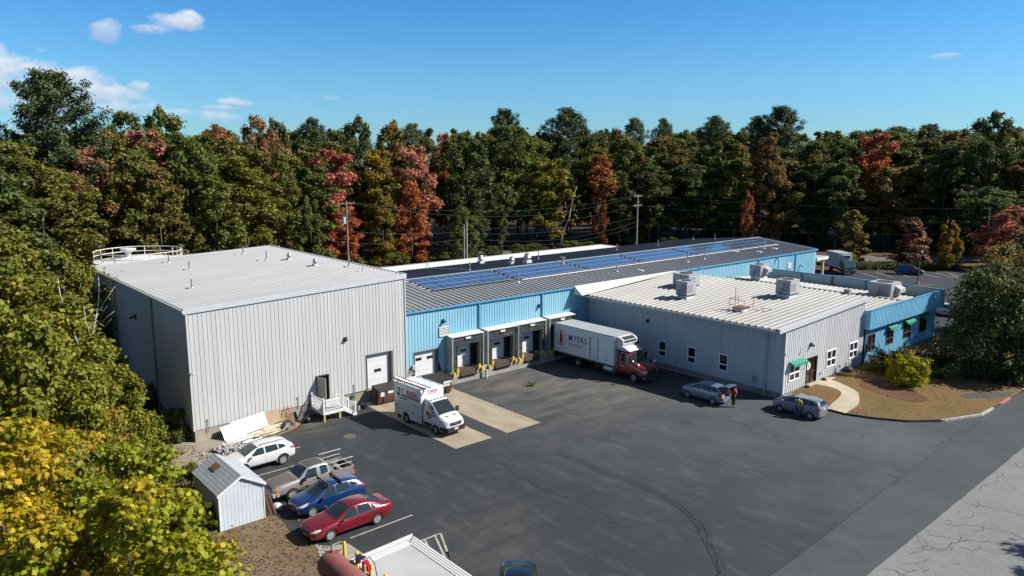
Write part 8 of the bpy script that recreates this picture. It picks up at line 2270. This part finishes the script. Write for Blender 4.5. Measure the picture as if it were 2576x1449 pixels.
# bare looking trunks just inside the wood edge
BUSHN = 0
brush = []
for px in (740, 790, 880, 920, 1000, 1060, 1120, 1150, 1240, 1300, 1340, 1440, 1480, 1600, 1690, 1740, 1800, 1860):
    d = edge_dist(px) - rg.uniform(2, 9); x, y = spot(px, d)
    col = rg.choice(['mg', 'g', 'g', 'dg', 'ru', 'mg'])
    tree('bush', x, y, rg.uniform(1.2, 2.6), rg.uniform(1.6, 3.2), col, 'low brush at the foot of the forest edge behind the white annex', 'low brush along the forest edge', 'ol', .3, 0, 'brush', 'bush')

# ------------------------------------------------------------------ trees and scrub left of the tall warehouse
LEFT = [('small2', 15, 575, 82, 4.0, 'mg', 'ol', 'green leafy tree at the left edge below the forest, farthest back'), ('small', 95, 640, 74, 4.6, 'yg', 'mg', 'yellow green tree at left behind the bare sapling'), ('small2', 60, 700, 62, 4.0, 'mg', 'yg', 'olive green tree at left in front of the yellow green one'),
        ('small', 200, 668, 76, 2.3, 'mg', 'yg', 'compact fresh green tree left of the warehouse corner'), ('small', -20, 720, 52, 4.0, 'yg', 'ye', 'green and yellow tree cut by the left edge'), ('small2', 130, 790, 56, 3.4, 'yg', 'ye', 'lime green tree below the bare sapling'),
        ('small', 20, 810, 44, 3.2, 'mg', 'yg', 'leafy green tree at left above the big maples'), ('small2', 205, 850, 57, 2.5, 'mg', 'ol', 'dull green shrubby tree beside the shaded warehouse wall'), ('small', 225, 925, 48, 2.3, 'mg', 'ye', 'shrubby tree with yellow leaves by the warehouse wall'),
        ('small2', 120, 890, 47, 3.0, 'mg', 'yg', 'green shrubby tree between the bare sapling and the big maples'), ('small', 285, 950, 47, 1.7, 'mg', 'ye', 'yellowing shrub nearest the shaded warehouse wall'), ('small2', 180, 965, 42, 2.2, 'ol', 'or_', 'olive shrub with orange leaves behind the big golden maple')]
G['lg'] = (.185, .195, .020)
for kn, px, py, d, r, col, tint, lab in LEFT:
    col = 'lg' if col in ('mg', 'ol') else col
    x, y = spot(px, d); tree(kn, x, y, max(1.5, treeheight(px, py, d)), r, col, lab, None, tint, -.15 if tint in ('or_', 'ye') else .35, .4, 'broadleaf_tree' if d > 50 else 'shrub', 'tree' if d > 50 else 'shrub')
# bare sapling
bs = thing('bare_sapling', 'pale leafless sapling forking upward at left', 'tree', (*spot(182, 60), 0))
m_ = MB(); rg2 = random.Random(4)
R_ = Vector((math.sin(YAW), -math.cos(YAW), 0))
def br(a, b, r0, r1, n=6): m_.tube([a, a.lerp(b, .5) + Vector((rg2.uniform(-.1, .1), rg2.uniform(-.1, .1), .05)), b], [r0, (r0 + r1) / 2, r1], n)
P = lambda u, z: R_ * u + Vector((0, 0, z))
br(P(0, 0), P(-.05, 5.4), .10, .08); br(P(-.05, 5.4), P(-1.1, 8.8), .07, .05); br(P(-1.1, 8.8), P(-1.4, 11.6), .05, .015); br(P(-.05, 5.4), P(1.25, 9.2), .07, .05); br(P(1.25, 9.2), P(1.5, 12), .05, .015); br(P(1.2, 8.9), P(2.6, 10.8), .035, .012); br(P(.5, 7.0), P(.2, 9.8), .04, .012); br(P(.1, 5.9), P(2.1, 6.3), .03, .01); br(P(0, 4.9), P(1.5, 5.4), .03, .01); br(P(-.1, 5.5), P(-1.4, 6.6), .035, .01); br(P(1.3, 8.0), P(2.4, 9.0), .03, .01); br(P(-.5, 6.8), P(-1.7, 8.0), .03, .01)
for i in range(26):
    u, z = rg2.uniform(-1.5, 2.3), rg2.uniform(6, 10.5); br(P(u * .7, z), P(u * .7 + rg2.uniform(-.7, .7), z + rg2.uniform(.2, .9)), .014, .006, 4)
m_.build('trunk', mat('birch_bark', (.55, .53, .48), .8), bs, smooth='all', world=False)
mb = MB(); mb.at = []
for i in range(90):
    k = rg2.choice([(-1.4, 11.3), (1.5, 11.6), (2.3, 10.6), (.3, 9.5)]); card(mb, P(k[0] + rg2.gauss(0, .4), k[1] + rg2.gauss(0, .5)), Vector((rg2.gauss(0, 1), rg2.gauss(0, 1), .8)), .13, rg2)
c = mb.build('leaves', leaf_m, bs, world=False, fix=False); c.color = (*G['ye'], 1); c['tint'] = list(G['og']); c['tint_mix'] = .4; c['tint_top'] = 0.0

# big maples in the lower left corner, close to the camera, real leaf shapes
def near_maple(label, x, y, h, r, z0, n, col, tint, mix, top, seed, leafsize=.115, shape='wide'):
    t = thing('maple_tree', label, 'tree', (x, y, 0))
    cm, cs = crown(seed, h, r, z0, shape, n, 190, leafsize, cr=(.20, .36), leaf=maple_leaf, flat=.6, inner=.5)
    c = cm.build('crown', leaf_m, t, world=False, fix=False)
    c.color = (*G[col], 1); c['tint'] = list(G[tint]); c['tint_mix'] = mix; c['tint_top'] = top
    trunk(seed, h, z0, .16, cs, 14).build('trunk', bark_m, t, smooth='all', world=False)
G['lm'] = (.20, .23, .012); G['gd'] = (.36, .255, .014)
near_maple('large lime green maple filling the lower left corner, close to the camera', 4.9, 24.6, 9.4, 3.2, 2.0, 92, 'lm', 'gd', .15, .5, 201)
near_maple('golden yellow maple at the left edge behind the lime green one', 2.3, 29.5, 11.0, 3.0, 3.0, 78, 'gd', 'lm', .25, -.5, 202)
near_maple('green yellow maple between the golden one and the blue shed', 6.4, 29.8, 8.4, 2.8, 1.2, 84, 'lm', 'yg', .1, .2, 203)
near_maple('golden green maple behind the others at the left edge', 4.2, 36.5, 8.6, 3.0, 1.5, 64, 'gd', 'yg', .5, .2, 204)
near_maple('low yellow green maple bush beside the blue shed', 8.9, 33.8, 4.4, 1.7, .4, 48, 'lm', 'mg', .4, .2, 205, .10)
near_maple('lime maple sapling in the bottom left corner under the larger crowns', 6.9, 25.2, 6.2, 2.1, .8, 54, 'lm', 'gd', .3, .2, 206, .11)
near_maple('orange tipped shrub between the maples and the gravel', 9.0, 41.5, 4.2, 1.8, .4, 44, 'mg', 'or_', -.45, .5, 207, .09)
for px, py, h, r, col, tint, lab in ((392, 1030, 2.2, 1.5, 'mg', 'ol', 'dull green shrub beside the gravel and dirt'), (440, 1165, 2.0, 1.2, 'mg', 'ol', 'small dark green shrub by the shaded shed wall'), (462, 1270, 1.4, .8, 'ol', 'mg', 'low shrub at the foot of the shaded shed wall'), (345, 965, 2.2, 1.3, 'ru', 'ol', 'reddish shrub left of the warehouse foundation')):
    d = (CAMZ - h) / math.tan(PITCH - math.atan((724.5 - py) * 1.5528 / FPX)) / math.cos(math.atan((px - 1288) * 1.5528 / FPX))
    x, y = spot(px, d); tree('bush', x, y, h, r, col, lab, None, tint, .3, .2, 'shrub', 'shrub')

# ------------------------------------------------------------------ planting by the offices
tree('bigleaf', 76.6, 20.6, 10.2, 5.0, 'dg', 'big dark green tree with orange tips covering the corner of the blue wing', None, 'og', -.75, 1.5, 'broadleaf_tree', 'tree', 1.1)
tree('bigleaf', 90.5, 24.4, 10.7, 4.5, 'mg', 'green tree with orange top leaves at the right edge behind the big dark tree', None, 'or_', -.35, 1.5, 'broadleaf_tree', 'tree', 2.4)
tree('bigleaf', 83.0, 13.0, 9.0, 4.6, 'mg', 'lighter green tree at the right edge in front of the big dark tree', None, 'ol', .3, .5, 'broadleaf_tree', 'tree', 4.2) if False else None
tree('small', 98, 24.5, 11.5, 4.2, 'pl', 'grey green tree behind the big dark tree, over the far lot', None, 'mg', .3, .2)
tree('oak1', 54.3, -4.0, 14.5, 4.4, 'g', 'tree beyond the lower right corner, throwing its shadow on the old road', None, 'mg', .3, 0)
G['lemon'] = (.36, .33, .015)
addk('ybush', 69, 2.5, 1.5, .15, 'dome', 75, 150, .07, tr=.05, inner=.5)
tree('ybush', 66.9, 24.6, 2.75, 1.7, 'lemon', 'round lemon yellow bush on the dry lawn', None, 'yg', .05, -.4, 'yellow_bush', 'bush', z=lawn_z(66.9, 24.6) - .1)
def juniper(label, x, y, r, h, col='dg', tint='g', group=None):
    z = max(0, lawn_z(x, y)) - .05
    t = thing('juniper_shrub', label, 'shrub', (x, y, z), (x * 3 + y) % 6.28, group)
    t.scale = (r / 2, r / 2, h / 1.3)
    c = link('foliage', JUN, t, world=False); c.color = (*G[col], 1); c['tint'] = list(G[tint]); c['tint_mix'] = .4; c['tint_top'] = 0.3
    link('stem', JUNS, t, world=False)
rgj = random.Random(31); jm = MB(); jm.at = []; js = MB()
for i in range(120):
    a = rgj.uniform(0, 6.28); l = rgj.uniform(.7, 2.0); e = rgj.uniform(.12, 1.0)
    d = Vector((math.cos(a) * math.cos(e), math.sin(a) * math.cos(e), math.sin(e)))
    for j in range(26):
        t = rgj.uniform(.25, 1); p = d * l * t + Vector((rgj.gauss(0, .07), rgj.gauss(0, .07), rgj.gauss(0, .07) - .1 * t * t)); p.z = max(.03, p.z * .8)
        card(jm, p, Vector((rgj.gauss(0, .7), rgj.gauss(0, .7), 1)), rgj.uniform(.05, .12), rgj, .4)
    if i % 6 == 0: js.tube([(0, 0, 0), d * l * .5, d * l * .9], [.03, .02, .008], 5)
JUN = jm.mesh('foliage', needle_m, fix=False); JUNS = js.mesh('stem', bark_m, fix=False)
for x, y, r, h, col, tint, lab in ((71.6, 23.4, 1.9, 1.5, 'dg', 'g', 'dark spreading juniper right of the yellow bush, front one'), (73.7, 22.1, 1.8, 1.35, 'dg', 'g', 'dark spreading juniper nearest the kerb under the big tree'), (70.0, 26.2, 2.2, 2.4, 'dg', 'g', 'dark juniper directly behind the yellow bush'), (72.8, 26.4, 2.6, 2.6, 'br', 'dg', 'brownish green shrub between the yellow bush and the blue wing'),
                                  (68.6, 27.8, 1.8, 1.9, 'dg', 'ol', 'dark shrub under the office windows left of the blue wing corner'), (75.8, 25.2, 2.6, 2.6, 'dg', 'g', 'dark juniper in the shade in front of the blue wing'), (77.6, 20.7, 2.2, 1.2, 'dg', 'ol', 'low juniper at the right foot of the big tree'), (80.8, 20.2, 2.2, 1.3, 'ol', 'dg', 'olive low juniper along the kerb at far right'), (70.9, 28.0, 2.1, 2.7, 'br', 'dg', 'brown leaved shrub against the blue wing between two windows')):
    juniper(lab, x, y, r, h, col, tint)
for i in range(11):
    t = i / 10; x, y = (lerp(136.0, 148.6, t) + .9, lerp(60.0, 48.6, t) + .9)
    if 4.4 < i < 5.6: continue
    juniper('dark spreading hedge juniper along the far lot kerb', x, y, 2.6, 1.9, 'dg', 'dg', 'junipers along the far lot kerb')
# dry bits on the lawn
gt_ = thing('ornamental_grass', 'tuft of tall dry straw grass near the corner of the blue wing', 'grass', (68.9, 28.6, lawn_z(68.9, 28.6)))
m_ = MB()
for i in range(60):
    a = rgj.uniform(0, 6.28); l = rgj.uniform(.7, 1.3); k = rgj.uniform(.05, .3); m_.add([(-.02, 0, 0), (.02, 0, 0), (k * math.cos(a) + .01, k * math.sin(a), l), (k * math.cos(a), k * math.sin(a), l)], [(0, 1, 2, 3)])
m_.build('blades', mat('straw', (.40, .30, .13), .8), gt_, world=False)
lv = MB(); lv.at = []
rgl = random.Random(9)
for i in range(5200):
    if i < 2600:
        x, y = rgl.uniform(8.5, 16.2), rgl.uniform(26, 38.2)
        if x > 15.0 and y < 31: continue
    else: x, y = rgl.uniform(9, 15.4), rgl.uniform(38, 52)
    if 12.2 < x < 14.9 and 38 < y < 42: continue
    card(lv, Vector((x, y, .012 + rgl.random() * .03 - .018)), Vector((rgl.gauss(0, .35), rgl.gauss(0, .35), 1)), rgl.uniform(.035, .085), rgl, .7)
o = lv.build('fallen_leaves', leaf_m, fix=False); o.color = (.21, .13, .06, 1); o['tint'] = [.13, .075, .035]; o['tint_mix'] = .5; o['tint_top'] = 0.0
tag(o, 'tan fallen leaves scattered over the dirt around the blue shed', 'leaves', kind='stuff')
ll = MB(); ll.at = []
for i in range(2600):   # litter lying on the lawn
    x, y = rgl.uniform(56, 84), rgl.uniform(18, 29.8); h = lawn_z(x, y)
    if h > .02 and not (58 < x < 63.6 and y > 24.8): card(ll, Vector((x, y, h + .012)), Vector((rgl.gauss(0, .25), rgl.gauss(0, .25), 1)), rgl.uniform(.03, .06), rgl, .7)
o = ll.build('lawn_litter', mat('litter_tan', (.30, .185, .08), .9, col2=(.22, .12, .05), vscale=.8), fix=False)
tag(o, 'orange tan leaf litter strewn over the lawn before the offices', 'leaves', kind='stuff')
lg = MB(); lg.at = []
for i in range(6000):   # dry tufts giving the lawn a rough nap
    x, y = rgl.uniform(56, 82), rgl.uniform(17.9, 30)
    h = lawn_z(x, y)
    if h <= .02: continue
    if 66 < x < 74 and y < 21.5: continue
    if 59.0 < x < 63.4 and 28.3 < y < 30.2 or (56 < x < 62.6 and 24.9 + max(0, x - 59.6) * .9 < y < 26.7 + max(0, x - 59.6) * 1.6): continue
    s = rgl.uniform(.012, .026)
    a = rgl.uniform(0, 6.28); c_, s_ = math.cos(a) * s, math.sin(a) * s
    o_ = len(lg.v); lg.v.extend([(x - c_, y - s_, h), (x + c_, y + s_, h), (x + c_ + rgl.gauss(0, .03), y + s_, h + s * rgl.uniform(.8, 1.8)), (x - c_, y - s_ + rgl.gauss(0, .03), h + s * rgl.uniform(.8, 1.8))])
    lg.f.append((o_, o_ + 1, o_ + 2, o_ + 3)); lg.m.append(0); lg.at.append(rgl.random())
o = lg.build('dry_grass', mat('straw_grass', (.20, .135, .06), .9, col2=(.16, .115, .05), vscale=.6), fix=False)
tag(o, 'dry straw coloured grass on the lawn before the offices', 'grass', kind='stuff')
for o in list(bpy.data.objects):
    if o.type == 'MESH' and o.data.users == 0: bpy.data.meshes.remove(o.data)
print('trees filled', nfill, 'objects', len(bpy.data.objects))
